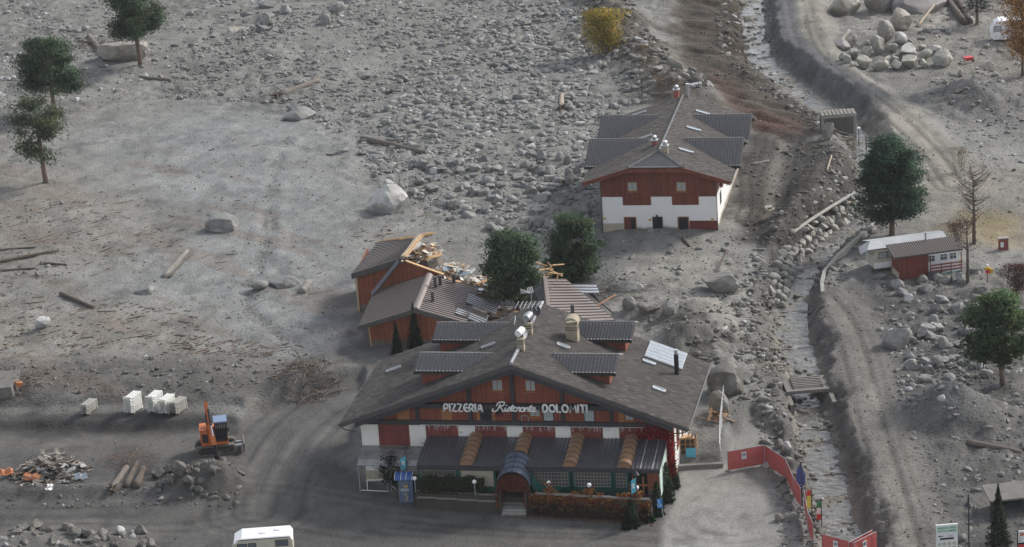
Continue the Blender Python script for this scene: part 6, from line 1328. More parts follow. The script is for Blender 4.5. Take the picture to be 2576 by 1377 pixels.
beam((-.42, -1.1, 4.4), (-.18, -2.25, 1.95), .24, .3, .34, 'excavator_orange', 'stick', X); beam((-.2, -2.15, 2.2), (-.1, -2.45, 1.5), .36, .5, .5, 'excavator_orange', 'stick_end', X)
m = M(); m.tube([(-.28, -1.55, 4.0), (-.2, -2.1, 2.9)], .09, 10); o = m.build('hydraulic_cylinder', 'rubber', X); M().tube([(-.2, -2.1, 2.9), (-.12, -2.42, 2.2)], .055, 8).build('piston_rod', 'steel', o)
m = M(); m.tube([(-.48, -1.3, 2.3), (-.5, -1.6, 3.6)], .05, 6); m.tube([(-.55, -.9, 2.0), (-.5, -1.0, 4.1)], .03, 5); m.build('hose', 'rubber', X)
m = M(); m.tube([(-.08, -2.45, 1.55), (-.03, -2.5, .7)], .11, 8); m.tube([(-.03, -2.5, .7), (0, -2.5, .3)], .2, 8); m.build('rotator', 'black_metal', X)
for s in (-1, 1): M().add([(s * .1, -2.7, .35), (s * .1, -2.3, .35), (s * .55, -2.25, .0), (s * .55, -2.75, .0), (s * .75, -2.65, -.45), (s * .75, -2.35, -.45), (s * .1, -2.7, .25), (s * .1, -2.3, .25), (s * .48, -2.25, -.05), (s * .48, -2.75, -.05)], [(0, 1, 2, 3), (3, 2, 5, 4), (6, 9, 8, 7), (9, 4, 5, 8), (0, 3, 9, 6), (1, 7, 8, 2)]).build('grab_claw', 'rubber' if s > 0 else 'excavator_orange', X)
m = M(); m.hexa([(1.95, -.95, .1), (2.05, -.95, .1), (2.05, .95, .1), (1.95, .95, .1), (2.0, -.95, .75), (2.12, -.95, .75), (2.12, .95, .75), (2.0, .95, .75)]); m.build('dozer_blade', 'track_mud', X)
for y in (-.35, .35): M().box(.8, 1.94, y - .07, y + .07, .38, .5).build('blade_arm', 'steel', X)

# ------------------------------------------------------------------ stacks of plastic sun loungers
def lounger_mesh(mat):
    m = M(); L_ = .95; W_ = .33
    for s in (-W_, W_): m.hexa([(-L_, s - .03, -.015), (L_ * .55, s - .03, -.015), (L_ * .55, s + .03, -.015), (-L_, s + .03, -.015), (-L_, s - .03, .03), (L_ * .55, s - .03, .03), (L_ * .55, s + .03, .03), (-L_, s + .03, .03)]); m.hexa([(L_ * .55, s - .03, -.045), (L_, s - .03, .1), (L_, s + .03, .1), (L_ * .55, s + .03, -.045), (L_ * .55, s - .03, .03), (L_, s - .03, .19), (L_, s + .03, .19), (L_ * .55, s + .03, .03)])
    for k in range(13): x = -L_ + .05 + k * .115; m.box(x, x + .075, -W_ + .035, W_ - .035, .0, .022)
    for k in range(4): x = L_ * .6 + k * .095; z = .03 + (x - L_ * .55) * .37; m.box(x, x + .07, -W_ + .035, W_ - .035, z, z + .022)
    for x in (-L_ + .1, L_ * .45):
        for s in (-W_, W_): m.hexa([(x - .04, s - .028, -.16), (x + .04, s - .028, -.16), (x + .04, s + .028, -.16), (x - .04, s + .028, -.16), (x - .06, s - .031, -.04), (x + .06, s - .031, -.04), (x + .06, s + .031, -.04), (x - .06, s + .031, -.04)])
    return m
pw = lounger_mesh(0).build('sun_lounger', 'white_plastic'); pd_ = lounger_mesh(0).build('sun_lounger', 'dirty_plastic'); used = {id(pw): 0, id(pd_): 0}
for u, v, n, pr, rz, lab in ((334, 1046, 10, pw, 1.15, 'white sun lounger in the leftmost tall white stack'), (389, 1044, 10, pw, 1.2, 'white sun lounger in the tallest white stack'), (419, 1048, 9, pw, 1.2, 'white sun lounger in the third white stack'), (447, 1047, 7, pd_, 1.1, 'dirty sun lounger in the low stack at the right end'), (221, 1048, 6, pd_, 1.15, 'dirty sun lounger in the lone low stack on the left')):
    q = at(u, v)
    for k in range(n):
        o = pr if not used[id(pr)] else pr.copy()
        if used[id(pr)]: COL.objects.link(o)
        used[id(pr)] = 1; o.location = (q[0] + rnd.uniform(-.02, .02), q[1] + .9 + rnd.uniform(-.03, .03), hl(q[0], q[1] + .9) + .17 + k * .15); o.rotation_euler = (0, rnd.uniform(-.02, .02), rz + PI + rnd.uniform(-.03, .03)); tag(o, lab + ', ' + ('bottom one' if k == 0 else 'top one' if k == n - 1 else 'a middle one'), 'sun lounger', 'stacked loungers, ' + lab.split(' in the ')[1])

# ------------------------------------------------------------------ rubble pile on the left
c = at(125, 1190)
SCR = [(.15, .12, .1), (.11, .09, .075), (.28, .25, .21), (.42, .41, .39), (.08, .07, .062), (.2, .14, .1), (.2, .18, .155)]
heap(c, (2.6, 2.4), 60, SCR, 'broken board in the rubble pile at the left of the yard', 'boards of the left rubble pile', .6, 2.4, .07, hgt=1.6)
for i, (u, v, w, h, col, lab) in enumerate(((18, 1200, 1.2, .8, 'orange_paint', 'bent orange sheet at the left end of the rubble pile'), (82, 1212, 1.4, .7, 'orange_paint', 'crumpled orange sheet at the foot of the rubble pile'), (135, 1152, 2.0, .8, 'deadwood_grey', 'weathered grey board on top of the rubble pile'), (110, 1196, .8, .6, 'white_paint', 'white broken panel in the rubble pile'), (205, 1210, 1.0, .7, 'metal_pale', 'grey blue metal sheet at the right of the rubble pile'), (150, 1190, 1.2, .9, 'caravan_grey', 'grey box panel in the middle of the rubble pile'), (125, 1240, .5, .6, 'white_paint', 'small white scrap on the berm below the rubble pile'))):
    q = at(u, v); m = M(); n = 5; P_ = [[(a / n * w - w / 2, b / n * h - h / 2, .12 * math.sin(a * 2.1 + i) + .1 * math.cos(b * 1.7 + i * 2)) for a in range(n + 1)] for b in range(n + 1)]; V = [x for r in P_ for x in r]; F = [(b * (n + 1) + a, b * (n + 1) + a + 1, (b + 1) * (n + 1) + a + 1, (b + 1) * (n + 1) + a) for a in range(n) for b in range(n)]
    N_ = len(V); m.add(V + [(x, y, z - .03) for x, y, z in V], F + [tuple(N_ + k for k in f[::-1]) for f in F]); o = m.build('bent_sheet', col); o.location = (q[0], q[1], q[2] + .45); o.rotation_euler = (.5, rnd.uniform(-.3, .3), rnd.uniform(-.5, .5)); tag(o, lab, 'sheet')
m = M()
for i in range(420):
    a = rnd.uniform(0, 6.28); d = rnd.random() ** .6; x, y = c[0] + 3.4 * d * math.cos(a), c[1] + 3. * d * math.sin(a); s = rnd.uniform(.05, .3); bb = rnd.uniform(.6, 1.2); m.col = tuple(k * bb for k in rnd.choice(SCR)); m.box(-s, s, -s * .4, s * .4, -.04, .04, Matrix.Translation((x, y, hl(x, y) + rnd.uniform(0, 1.2) * (1 - d))) @ Matrix.Rotation(rnd.uniform(-1.2, 1.2), 4, (rnd.random(), rnd.random(), 1)))
tag(m.build('yard_rubble', 'scrap', kind='stuff'), 'small rubble filling the pile at the left of the yard', 'rubble')
q = at(20, 1000); o = M().hexa([(-2.6, -1.2, -.3), (1.2, -1.5, -.3), (1.3, 1.4, .3), (-2.6, 1.6, .3), (-2.6, -1.2, .9), (1.0, -1.4, 1.0), (1.5, 1.4, 1.5), (-2.6, 1.6, 1.5)]).build('concrete_slab', 'concrete_dark'); o.location = (q[0] - .6, q[1] + 1.2, q[2]); tag(o, 'tilted concrete slab at the left edge above the yard', 'slab')
q = at(48, 985); o = M().box(-.28, .28, -.25, .25, 0, .4).build('orange_crate', 'orange_paint'); o.location = (q[0], q[1], q[2] + .5); o.rotation_euler = (.1, .2, .4); tag(o, 'small orange box lying beside the tilted slab', 'box')

# ------------------------------------------------------------------ caravans
def camper(par, L_, W_, H_, body, roofm, nose=.35, zb=.45):
    prof = [(-L_ / 2 + .25, zb), (L_ / 2 - .1, zb), (L_ / 2 + .02, zb + .8), (L_ / 2, H_ - .35), (L_ / 2 - .22, H_ - .05), (-L_ / 2 + .9, H_ - .02), (-L_ / 2 + nose, H_ - .35), (-L_ / 2 - .05, zb + 1.0), (-L_ / 2, zb + .3)]
    M().prism(prof, -W_ / 2, W_ / 2).build('body', body, par)
    rp = [(L_ / 2 + .03, H_ - .36), (L_ / 2 - .2, H_ - .02), (-L_ / 2 + .9, H_ + .01), (-L_ / 2 + nose - .03, H_ - .34)]; m = M(); n = len(rp); yl, yr = -W_ / 2 - .03, W_ / 2 + .03
    for i in range(n - 1):
        (a, b), (c_, d_) = rp[i], rp[i + 1]; m.hexa([(a, yl, b), (c_, yl, d_), (c_, yr, d_), (a, yr, b), (a, yl + .08, b + .07), (c_, yl + .08, d_ + .07), (c_, yr - .08, d_ + .07), (a, yr - .08, b + .07)])
    o = m.build('roof', roofm, par); return o
def side_window(par, x0, x1, z0, z1, y, mat='glass'):
    w_ = M().box(x0, x1, y - .03, y, z0, z1).build('window', 'rubber', par); M().box(x0 + .05, x1 - .05, y - .045, y - .032, z0 + .05, z1 - .05).build('pane', mat, w_)
def wheels(par, xs, W_):
    for x in xs:
        for s in (-1, 1): w_ = M().disc((x, s * (W_ / 2 - .1), .32), .32, (0, 1, 0), .2, 16).build('wheel', 'rubber', par); M().disc((x, s * (W_ / 2 - .1), .32), .18, (0, 1, 0), .22, 12).build('rim', 'steel', w_)
q = unp(664, 1434, .02)
V1 = thing('motorhome', 'old cream motorhome with white roof cut off by the lower edge', 'motorhome', (q[0], q[1] + .9, .03), .03)
camper(V1, 5.0, 2.1, 2.75, 'caravan_cream', 'caravan_white', .28); V1.scale = (.92, .92, .95)
side_window(V1, -2.0, -1.2, 1.75, 2.4, -1.053); side_window(V1, -1.12, -.45, 1.8, 2.4, -1.053); side_window(V1, 1.1, 2.15, 1.95, 2.5, -1.053); M().box(-2.1, 2.4, -1.085, -1.055, 2.68, 2.72).build('roof_seam', 'rubber', V1)
for x, y, w_, l_ in ((.1, -.1, .5, .4), (1.3, .3, .4, .4)): M().box(x - w_ / 2, x + w_ / 2, y - l_ / 2, y + l_ / 2, 2.8, 2.9).build('roof_hatch', 'caravan_white', V1)
M().add([(-2.45, -.95, 1.6), (-2.45, .95, 1.5), (-2.2, .9, 2.3), (-2.2, -.9, 2.3), (-2.5, -.95, 1.5), (-2.5, .95, 1.5), (-2.25, .9, 2.3), (-2.25, -.9, 2.3)], [(0, 1, 2, 3), (7, 6, 5, 4), (0, 4, 5, 1), (1, 5, 6, 2), (2, 6, 7, 3), (3, 7, 4, 0)]).build('windscreen', 'glass', V1)
M().box(-2.75, -2.45, -1.3, -1.08, 1.3, 1.6).build('mirror', 'zinc', V1); M().box(-2.85, -2.4, -.9, .9, .45, 1.2).build('bonnet', 'caravan_cream', V1); wheels(V1, (-1.7, 1.5), 2.1)
m = M(); m.tube([(-2.3, -1.06, 1.45), (-2.2, -1.06, 1.1), (2.3, -1.06, 1.0)], .02, 5); m.build('trim', 'wood_brown', V1)
# caravan with tarpaulin roof, shed and porch
q = at(2200, 692); yaw2 = .19
K = thing('caravan', 'cream caravan under a grey tarpaulin roof behind the brown shed', 'caravan', (q[0] + 3.4, q[1] + 2.2, q[2] + .05), yaw2)
M().prism([(-3.6, .35), (3.2, .35), (3.25, 2.2), (-3.3, 2.2), (-3.7, 1.6), (-3.72, .7)], -1.1, 1.1).build('body', 'caravan_cream', K)
M().box(-3.64, 3.2, -1.13, -1.103, .4, .95).build('skirt', 'caravan_white', K); M().box(-3.735, -3.7, -1.0, 1.0, .5, 1.7).build('end_panel', 'caravan_grey', K)
side_window(K, -3.2, -2.35, 1.3, 1.95, -1.103, 'curtain'); side_window(K, -2.3, -1.5, 1.3, 1.95, -1.103, 'curtain')
m = M(); m.slab([(-4.3, -1.2, 2.35), (3.6, -1.2, 2.35), (3.6, .1, 2.75), (-3.6, .1, 2.75)], .05); m.slab([(-3.6, .12, 2.75), (3.6, .12, 2.75), (3.6, 1.5, 2.4), (-3.9, 1.5, 2.4)], .05); o = m.build('tarpaulin', 'tarp_grey', K)
M().add([(-3.62, .1, 2.78), (-4.3, -1.2, 2.3), (-4.75, -.5, 1.75), (-4.45, .9, 2.0)], [(0, 1, 2, 3), (3, 2, 1, 0)]).build('loose_flap', 'tarp_grey', K)
for x in (-2.4, 1.2): M().disc((x, -1.0, .3), .3, (0, 1, 0), .18, 14).build('wheel', 'rubber', K)
q2 = at(2262, 706)
S = thing('wooden_shed', 'brown plank shed with ribbed metal roof and railed porch joined to the caravan', 'shed', (q2[0], q2[1], q2[2] - .05), yaw2)
M().box(0, 2.85, 0, 2.0, -.2, 2.35).build('wall', 'wood_brown', S); M().box(-.03, -.003, 0, 2.0, -.1, .8).build('mud_stain', 'plaster_muddy', S)
M().box(.7, 1.55, -.03, -.003, .1, 2.2).build('door', 'wood_dark_red', S); M().box(2.853, 6.0, .55, .65, .3, 2.5).build('porch_wall', 'caravan_white', S)
for x in (3.0, 4.2, 5.1): w_ = M().box(x, x + .7, .5, .548, 1.25, 2.05).build('window', 'sign_white', S); M().box(x + .06, x + .64, .485, .498, 1.31, 1.99).build('pane', 'glass', w_); m = M(); m.box(x + .33, x + .37, .47, .483, 1.31, 1.99); m.box(x + .06, x + .64, .47, .482, 1.63, 1.67); m.build('glazing_bars', 'sign_white', w_)
q3 = [(-.55, -.25, 2.42), (6.1, -.25, 2.42), (6.1, 2.0, 2.95), (-.55, 2.0, 2.95)]; M().slab(q3, .08).build('roof', 'metal_roof', S)
for k in range(31): x = -.5 + k * .218; M().hexa([(x - .04, -.27, 2.423), (x + .04, -.27, 2.423), (x + .04, 2.0, 2.953), (x - .04, 2.0, 2.953), (x - .025, -.27, 2.47), (x + .025, -.27, 2.47), (x + .025, 2.0, 3.0), (x - .025, 2.0, 3.0)]).build('rib', 'metal_roof_rib', S)
M().box(-.55, 6.1, -.33, -.26, 2.3, 2.44).build('fascia', 'fascia', S); M().box(2.86, 6.0, -.2, .54, 2.1, 2.28).build('porch_beam', 'caravan_white', S)
M().box(2.86, 6.0, -.35, .5, .15, .35).build('porch_floor', 'teal_paint', S)
for z in (.55, .85, 1.15): M().box(2.9, 6.0, -.4, -.33, z, z + .13).build('rail', 'railing_red', S)
for x in (2.95, 4.0, 4.95, 5.95): M().box(x - .04, x + .04, -.33, -.27, .2, 2.2 if x in (2.95, 5.95) else 1.3).build('post', 'railing_red', S)
M().box(2.87, 6.05, -.45, -.42, -.3, .3).build('skirting', 'teal_paint', S)
o = M().tube([(3.3, 1.9, 2.9), (3.3, 1.9, 3.6)], .09, 10).build('stove_pipe', 'steel', S); M().disc((3.3, 1.9, 3.68), .15, (0, 0, 1), .08, 12).build('cowl', 'steel', o)
q = at(2510, 108); K2 = thing('caravan', 'white caravan half hidden behind the orange larch at the right edge', 'caravan', (q[0] + 1.6, q[1] + 1.2, q[2]), -.1); camper(K2, 4.4, 2.1, 2.5, 'caravan_white', 'caravan_white', .4, .3); side_window(K2, -1.9, -1.0, 1.3, 1.95, -1.053, 'curtain'); wheels(K2, (.2,), 2.1)

# ------------------------------------------------------------------ kiosk, signs, lamps, flags, barriers
def font(par, txt, x, y, z, size, mat, name='lettering', center=True, ext=.006):
    cu = bpy.data.curves.new('t', 'FONT'); cu.body = txt; cu.size = size; cu.extrude = ext; cu.align_x = 'CENTER' if center else 'LEFT'; cu.offset = size * .015
    t = bpy.data.objects.new('t', cu); COL.objects.link(t); dg = bpy.context.evaluated_depsgraph_get(); me = bpy.data.meshes.new_from_object(t.evaluated_get(dg)); bpy.data.objects.remove(t)
    o = link(name, me, par); me.materials.clear(); me.materials.append(MT[mat]); o.location = (x, y, z); o.rotation_euler = (PI / 2, 0, 0); return o
q = unp(1026, 1264, .05); Kk = thing('blue_kiosk', 'blue self service kiosk with bright blue canopy left of the terrace', 'kiosk', (q[0], q[1] + .3, 0), -.12); Kk.scale = (.9, .9, .9)
M().box(-.62, .55, -.3, .5, -.1, 2.2).build('body', 'kiosk_blue', Kk); M().box(-.5, .2, -.335, -.303, .1, 2.1).build('front_panel', 'kiosk_panel', Kk)
m = M(); n = 6; pr = [(-.75 + .0 * k, 0) for k in range(2)]
for k in range(n):
    a, b = PI / 2 * k / n, PI / 2 * (k + 1) / n; f = lambda t: (.45 - .95 * math.sin(t), 2.2 + .42 * math.cos(t)); (ya, za), (yb, zb_) = f(a), f(b); m.hexa([(-.95, ya, za), (.62, ya, za), (.62, yb, zb_), (-.95, yb, zb_), (-.95, ya, za + .03), (.62, ya, za + .03), (.62, yb, zb_ + .03), (-.95, yb, zb_ + .03)])
o = m.build('canopy', 'canopy_blue', Kk)
for x in (-.95, -.4, .05, .58): m = M(); m.tube([(x, *[.45 - .95 * math.sin(t), 2.245 + .42 * math.cos(t)]) for t in np.linspace(0, PI / 2, 7)], .025, 5); m.build('hoop', 'sign_white', o)
font(Kk, 'AZZA', -.15, -.345, 1.15, .3, 'sign_white'); M().box(-.2, .15, -.35, -.337, 1.5, 1.65).build('sticker', 'yellow_box', Kk)
for x, z in ((-.1, .8), (.0, .55), (-.05, .3)): M().disc((x, -.345, z), .11, (0, 1, 0), .02, 10).build('sticker', 'beige_render', Kk)
m = M(); 
for x in (-.62, .42, .56): m.tube([(x, -.38, 0), (x, -.38, 2.2)], .025, 5)
m.build('frame', 'zinc', Kk)
def banner(u, v, h, lab, zf0, zf1, w=.45):
    q = at(u, v); o = thing('banner_pole', lab, 'banner', q); M().tube([(0, 0, -.1), (0, 0, h)], .04, 6).build('pole', 'fascia', o); m = M(); m.add([(-w, -.02, zf0 + .0), (-.03, -.02, zf0 + .25), (-.03, -.02, zf1 + .25), (-w, -.02, zf1)] + [(-w, .0, zf0), (-.03, .0, zf0 + .25), (-.03, 0, zf1 + .25), (-w, 0, zf1)], [(0, 1, 2, 3), (7, 6, 5, 4), (0, 4, 5, 1), (1, 5, 6, 2), (2, 6, 7, 3), (3, 7, 4, 0)]); f = m.build('flag', 'cyan_flag', o); M().box(-w * .75, -w * .35, -.035, -.022, (zf0 + zf1) / 2 - .05, (zf0 + zf1) / 2 + .35).build('emblem', 'sign_white', f); return o
banner(1028, 1235, 3.6, 'turquoise banner on the lamp post behind the kiosk', 1.75, 2.75); o = banner(1606, 1322, 4.2, 'turquoise banner on the lamp post by the right terrace corner', 2.6, 3.7, .4)
for nm, dx in (('banner_pole', 0), ('banner_pole.001', 0)):
    b = bpy.data.objects[nm]; h = 3.6 if nm == 'banner_pole' else 4.2; m = M(); m.add([(0, 0, h + .35)] + [(.28 * math.cos(t), .28 * math.sin(t), h) for t in np.linspace(0, 6.283, 9)[:-1]], [(0, 1 + i, 1 + (i + 1) % 8) for i in range(8)] + [tuple(range(8, 0, -1))]); m.build('lamp_hood', 'black_metal', b); M().tube([(0, 0, h + .3), (0, 0, h + .75)], .03, 5).build('finial', 'black_metal', b)
q = at(1672, 1318); o = thing('parking_sign', 'blue square disabled parking sign on a leaning pole', 'sign', q); M().tube([(0, 0, -.1), (-.12, 0, 1.0), (-.2, 0, 2.15)], .035, 6).build('pole', 'zinc', o); f = M().box(-.5, -.1, -.06, -.03, 1.35, 2.1).build('plate', 'sign_blue', o); m = M(); m.tube([(-.36, -.07, 1.95), (-.33, -.07, 1.7), (-.22, -.07, 1.66), (-.18, -.07, 1.5)], .022, 5); m.tube([(-.35 + .13 * math.cos(t), -.07, 1.62 + .13 * math.sin(t)) for t in np.linspace(2.2, 6.1, 12)], .018, 5); m.sph((-.37, -.07, 2.0), .04); m.build('wheelchair_symbol', 'sign_white', f)
# camper sign board
q = unp(2383, 1418, .3); zg = .3; o = thing('camper_sign', 'white information board about the camper area at the lower right', 'sign board', (q[0], q[1], zg), .05)
M().box(-.78, .78, -.05, .05, .9, 3.05).build('board', 'sign_white', o)
for x in (-.72, .72): M().tube([(x, .1, -.4), (x, .1, 3.0)], .05, 6).build('post', 'zinc', o)
M().box(-.8, .8, -.07, .07, 3.053, 3.12).build('top_rail', 'white_paint', o); M().box(-.75, .75, -.06, -.053, 2.5, 3.03).build('header_panel', 'pale_green', o)
font(o, 'NUOVA AREA', 0, -.066, 2.79, .22, 'sign_green'); font(o, 'SOSTA CAMPER', 0, -.066, 2.56, .19, 'sign_green'); font(o, '50 MT', .25, -.058, 2.16, .15, 'print_grey')
m = M(); m.add([(-.68, -.062, 2.22), (-.5, -.062, 2.3), (-.5, -.062, 2.14)], [(0, 1, 2), (2, 1, 0)]); m.box(-.5, -.28, -.063, -.055, 2.195, 2.245); m.build('arrow', 'black_metal', o); M().box(-.52, .5, -.06, -.053, 1.93, 2.08).build('black_strip', 'black_metal', o)
for r in range(2):
    for k in range(4):
        x = -.55 + k * .36; z = 1.6 - r * .32; f = M().box(x - .15, x + .13, -.06, -.053, z - .12, z + .12).build('pictogram', 'caravan_cream', o); m = M(); m.box(x - .08, x + .05, -.068, -.062, z - .03 * (k % 2), z + .05); m.tube([(x - .08, -.066, z - .06), (x + .06, -.066, z + .03)], .012, 4); m.build('icon', 'print_grey', f)
M().box(-1.05, .7, -.35, -.1, .2, .95).build('lower_box', 'tarp_grey', o)
q = unp(2568, 1425, .3); o = thing('notice_board', 'red and white notice board cut off by the lower right corner', 'sign board', (q[0], q[1], .2)); M().box(-.18, 1.2, -.05, .05, 1.9, 2.9).build('board', 'sign_white', o); M().box(-.18, 1.2, -.06, -.053, 1.85, 2.0).build('black_strip', 'black_metal', o); M().box(-.18, 1.2, -.06, .05, 1.3, 1.845).build('red_panel', 'red_paint', o); M().disc((.1, -.06, 2.65), .14, (0, 1, 0), .02, 14).build('orange_spot', 'orange_paint', o); M().tube([(-.22, 0, -.2), (-.22, 0, 2.95)], .05, 6).build('post', 'black_metal', o)
m = M()
for k in range(4): m.box(-.12, .0, -.062, -.053, 2.1 + k * .19, 2.2 + k * .19)
m.build('print', 'print_grey', o)
def lamp_post(u, v, h, lab, style='hood'):
    q = at(u, v) if v < 1377 else np.array(unp(u, v, .5)); o = thing('lamp_post', lab, 'street lamp', q); M().tube([(0, 0, -.2), (0, 0, h)], [.06, .04], 8).build('pole', 'black_metal', o)
    if style == 'hood': m = M(); m.add([(0, 0, h + .38)] + [(.36 * math.cos(t), .36 * math.sin(t), h - .02) for t in np.linspace(0, 6.283, 11)[:-1]], [(0, 1 + i, 1 + (i + 1) % 10) for i in range(10)] + [tuple(range(10, 0, -1))]); m.tube([(0, 0, h + .3), (0, 0, h + .85)], [.09, .05], 8); m.build('hood', 'black_metal', o)
    else: M().sph((0, 0, h + .12), .17, 12, 8, (1.2, 1.2, .8)).build('globe', 'white_paint', o, True)
lamp_post(2438, 1402, 4.1, 'black hooded street lamp right of the camper sign'); lamp_post(2161, 368, 1.9, 'globe lamp beside the broken shelter', 'globe'); lamp_post(2474, 935, 1.1, 'short globe lamp behind the gravel cone', 'globe'); lamp_post(2017, 1278, 1.9, 'globe lamp at the end of the long red barrier', 'globe')
for u, v, h, lab, cols in ((2019, 1281, 3.95, 'flagpole with a furled blue flag by the red barrier', ('flag_blue',)), (2027, 1283, 3.1, 'bare dark flagpole beside the furled blue flag', ()), (2045, 1366, 4.6, 'flagpole with a hanging red and yellow flag', ('flag_red', 'flag_yellow', 'flag_yellow')), (2068, 1344, 2.95, 'flagpole with a green, white and red flag', ('flag_green', 'sign_white', 'flag_red'))):
    q = at(u, v); o = thing('flagpole', lab, 'flagpole', (q[0], q[1], min(q[2], .1))); M().tube([(0, 0, -.3), (0, 0, h)], .04, 6).build('pole', 'beam_dark', o)
    if len(cols) == 1:
        m = M(); m.add([(-.03, 0, h - .1), (-.35, -.05, h - .6), (-.42, .05, h - 1.6), (-.2, -.06, h - 2.4), (.25, .05, h - 1.9), (.3, 0, h - 1.2), (.03, .06, h - .3)], [(0, 1, 6), (1, 2, 5, 6), (2, 3, 4, 5), (6, 1, 0), (6, 5, 2, 1), (5, 4, 3, 2)]); m.build('flag', cols[0], o)
    elif cols:
        for k, cm in enumerate(cols): z = h - .25 - k * .5; m = M(); m.add([(-.02, -.02, z), (-.32, .06, z - .08), (-.4, -.05, z - .5), (-.02, -.02, z - .5), (-.02, .02, z), (-.32, .1, z - .08), (-.4, 0, z - .5), (-.02, .02, z - .5)], [(0, 1, 2, 3), (7, 6, 5, 4), (0, 4, 5, 1), (1, 5, 6, 2)]); m.build('flag', cm, o)
def barrier(pa, pb, lab, sign=False, h=1.75, z=0.):
    a, b = unp(*pa, z), unp(*pb, z); d = b - a; L_ = math.hypot(d[0], d[1]); o = thing('red_barrier', lab, 'barrier', (a[0], a[1], z), math.atan2(d[1], d[0]), 'red mesh barriers around the driveway'); m = M()
    for x in (.02, L_ - .02): m.tube([(x, 0, .05), (x, 0, h)], .022, 6)
    for zz in (.12, h): m.tube([(.02, 0, zz), (L_ - .02, 0, zz)], .02, 6)
    m.build('frame', 'zinc', o); n = max(4, int(L_ / .35)); V = [(L_ * i / n, .03 * math.sin(i * 1.7), zz) for zz in (.14, h * .5, h - .02) for i in range(n + 1)]; V = V + [(x, y + .012, zz) for x, y, zz in V]; k = 3 * (n + 1); F = [(r * (n + 1) + i, r * (n + 1) + i + 1, (r + 1) * (n + 1) + i + 1, (r + 1) * (n + 1) + i) for r in range(2) for i in range(n)]; M().add(V, F + [tuple(k + j for j in f[::-1]) for f in F]).build('red_fabric', 'red_mesh', o)
    for x in (.05, L_ - .05): M().hexa([(x - .12, -.3, 0), (x + .12, -.3, 0), (x + .12, .3, 0), (x - .12, .3, 0), (x - .1, -.27, .13), (x + .1, -.27, .13), (x + .1, .27, .13), (x - .1, .27, .13)]).build('foot', 'concrete_dark', o)
    if sign:
        f = M().box(L_ * .44 - .2, L_ * .44 + .2, -.06, -.045, h - .85, h - .25).build('notice', 'sign_white', o); m = M(); cx_, cz_ = L_ * .44, h - .48; m.tube([(cx_ + .14 * math.cos(t), -.065, cz_ + .14 * math.sin(t)) for t in np.linspace(0, 6.283, 16)], .02, 5); m.sph((cx_, -.065, cz_), .07, 8, 5); m.build('prohibition_symbol', 'black_metal', f)
barrier((1831, 1188), (1925, 1171), 'red barrier panel facing the camera with a prohibition notice', True); barrier((1925, 1171), (1978, 1207), 'red barrier panel right of the one with the notice'); barrier((1978, 1207), (1996, 1250), 'third red barrier panel along the driveway edge'); barrier((1996, 1250), (2016, 1281), 'fourth red barrier panel ending at the flagpoles'); barrier((2024, 1283), (2033, 1340), 'red barrier panel below the flagpoles'); barrier((2033, 1340), (2047, 1370), 'narrow red barrier panel at the foot of the tall flagpole')
barrier((2068, 1398), (2150, 1420), 'red barrier panel at the lower edge over the stream with a notice', True, z=.1); barrier((2150, 1420), (2206, 1392), 'red barrier panel at the lower edge right of the stream', True, z=.1); barrier((2136, 1420), (2196, 1388), 'doubled red barrier panel at the lower edge behind the right one', z=.1)
# mesh fence and crates beside the restaurant
q0, q1, q2 = at(1812, 1168), at(1812, 1105), at(1822, 1020); o = thing('mesh_fence', 'leaning galvanised mesh fence right of the restaurant', 'fence', q0); pts = [Vector(q) - Vector(q0) for q in (q0, q1, q2)]
for p_ in pts: M().tube([p_, p_ + Vector((0, 0, 1.8))], .04, 6).build('post', 'zinc', o)
for i in range(2):
    m = M(); a, b = pts[i], pts[i + 1]
    for k in range(11): t = Vector((0, 0, .1 + .17 * k)); m.tube([a + t, b + t], .012, 4)
    for k in range(26): t = k / 25; c_ = a.lerp(b, t); m.tube([c_ + Vector((0, 0, .1)), c_ + Vector((0, 0, 1.8))], .01, 4)
    m.build('mesh_panel', 'steel', o)
q = at(1735, 1150); o = thing('wooden_crate', 'slatted wooden crate stacked with firewood beside the white side wall', 'crate', (q[0], q[1] + .6, q[2]), -.2)
for x in (-.6, -.2, .2, .55): M().box(x - .05, x + .05, -.5, -.44, 0, 1.55).build('slat', 'pallet_wood', o)
for z in (.05, .5, .95, 1.45): M().box(-.68, .64, -.44, -.39, z, z + .1).build('slat', 'pallet_wood', o); M().box(.64, .69, -.44, .6, z, z + .1).build('slat', 'pallet_wood', o)
M().box(-.6, .6, -.36, .6, .02, 1.4).build('crate_lining', 'deadwood_dark', o)
for k in range(18): x, y = rnd.uniform(-.5, .5), rnd.uniform(-.3, .5); M().tube([(x, y - .2, 1.48), (x + rnd.uniform(-.1, .1), y + .2, 1.5)], .06, 6).build('firewood', 'fresh_wood', o)
o2 = thing('teal_notice', 'teal notice board leaning on the wooden crate', 'sign', (q[0] + .1, q[1] - .02, q[2]), -.2); M().hexa([(-.4, -.06, 0), (.4, -.06, 0), (.4, -.02, 0), (-.4, -.02, 0), (-.4, .08, .75), (.4, .08, .75), (.4, .11, .75), (-.4, .11, .75)]).build('board', 'cyan_flag', o2)
q = at(1765, 1178); o = M().hexa([(-1.9, -.2, -.3), (1.7, -.25, -.3), (1.7, .25, -.3), (-1.9, .25, -.3), (-1.9, -.15, .38), (1.7, -.2, .35), (1.7, .2, .35), (-1.9, .2, .4)]).build('kerb_wall', 'concrete_dark'); o.location = (q[0], q[1], q[2]); tag(o, 'low dark kerb wall between crate and driveway', 'wall')
q = at(1800, 1062); heap(q, (1.0, 1.0), 9, [(.3, .18, .1), (.42, .28, .16), (.2, .12, .08)], 'broken timber leaning on the boulders beside the restaurant', 'timbers by the boulders', .8, 2.0, .1, hgt=1.4, name='broken_timber', cat_='timber')
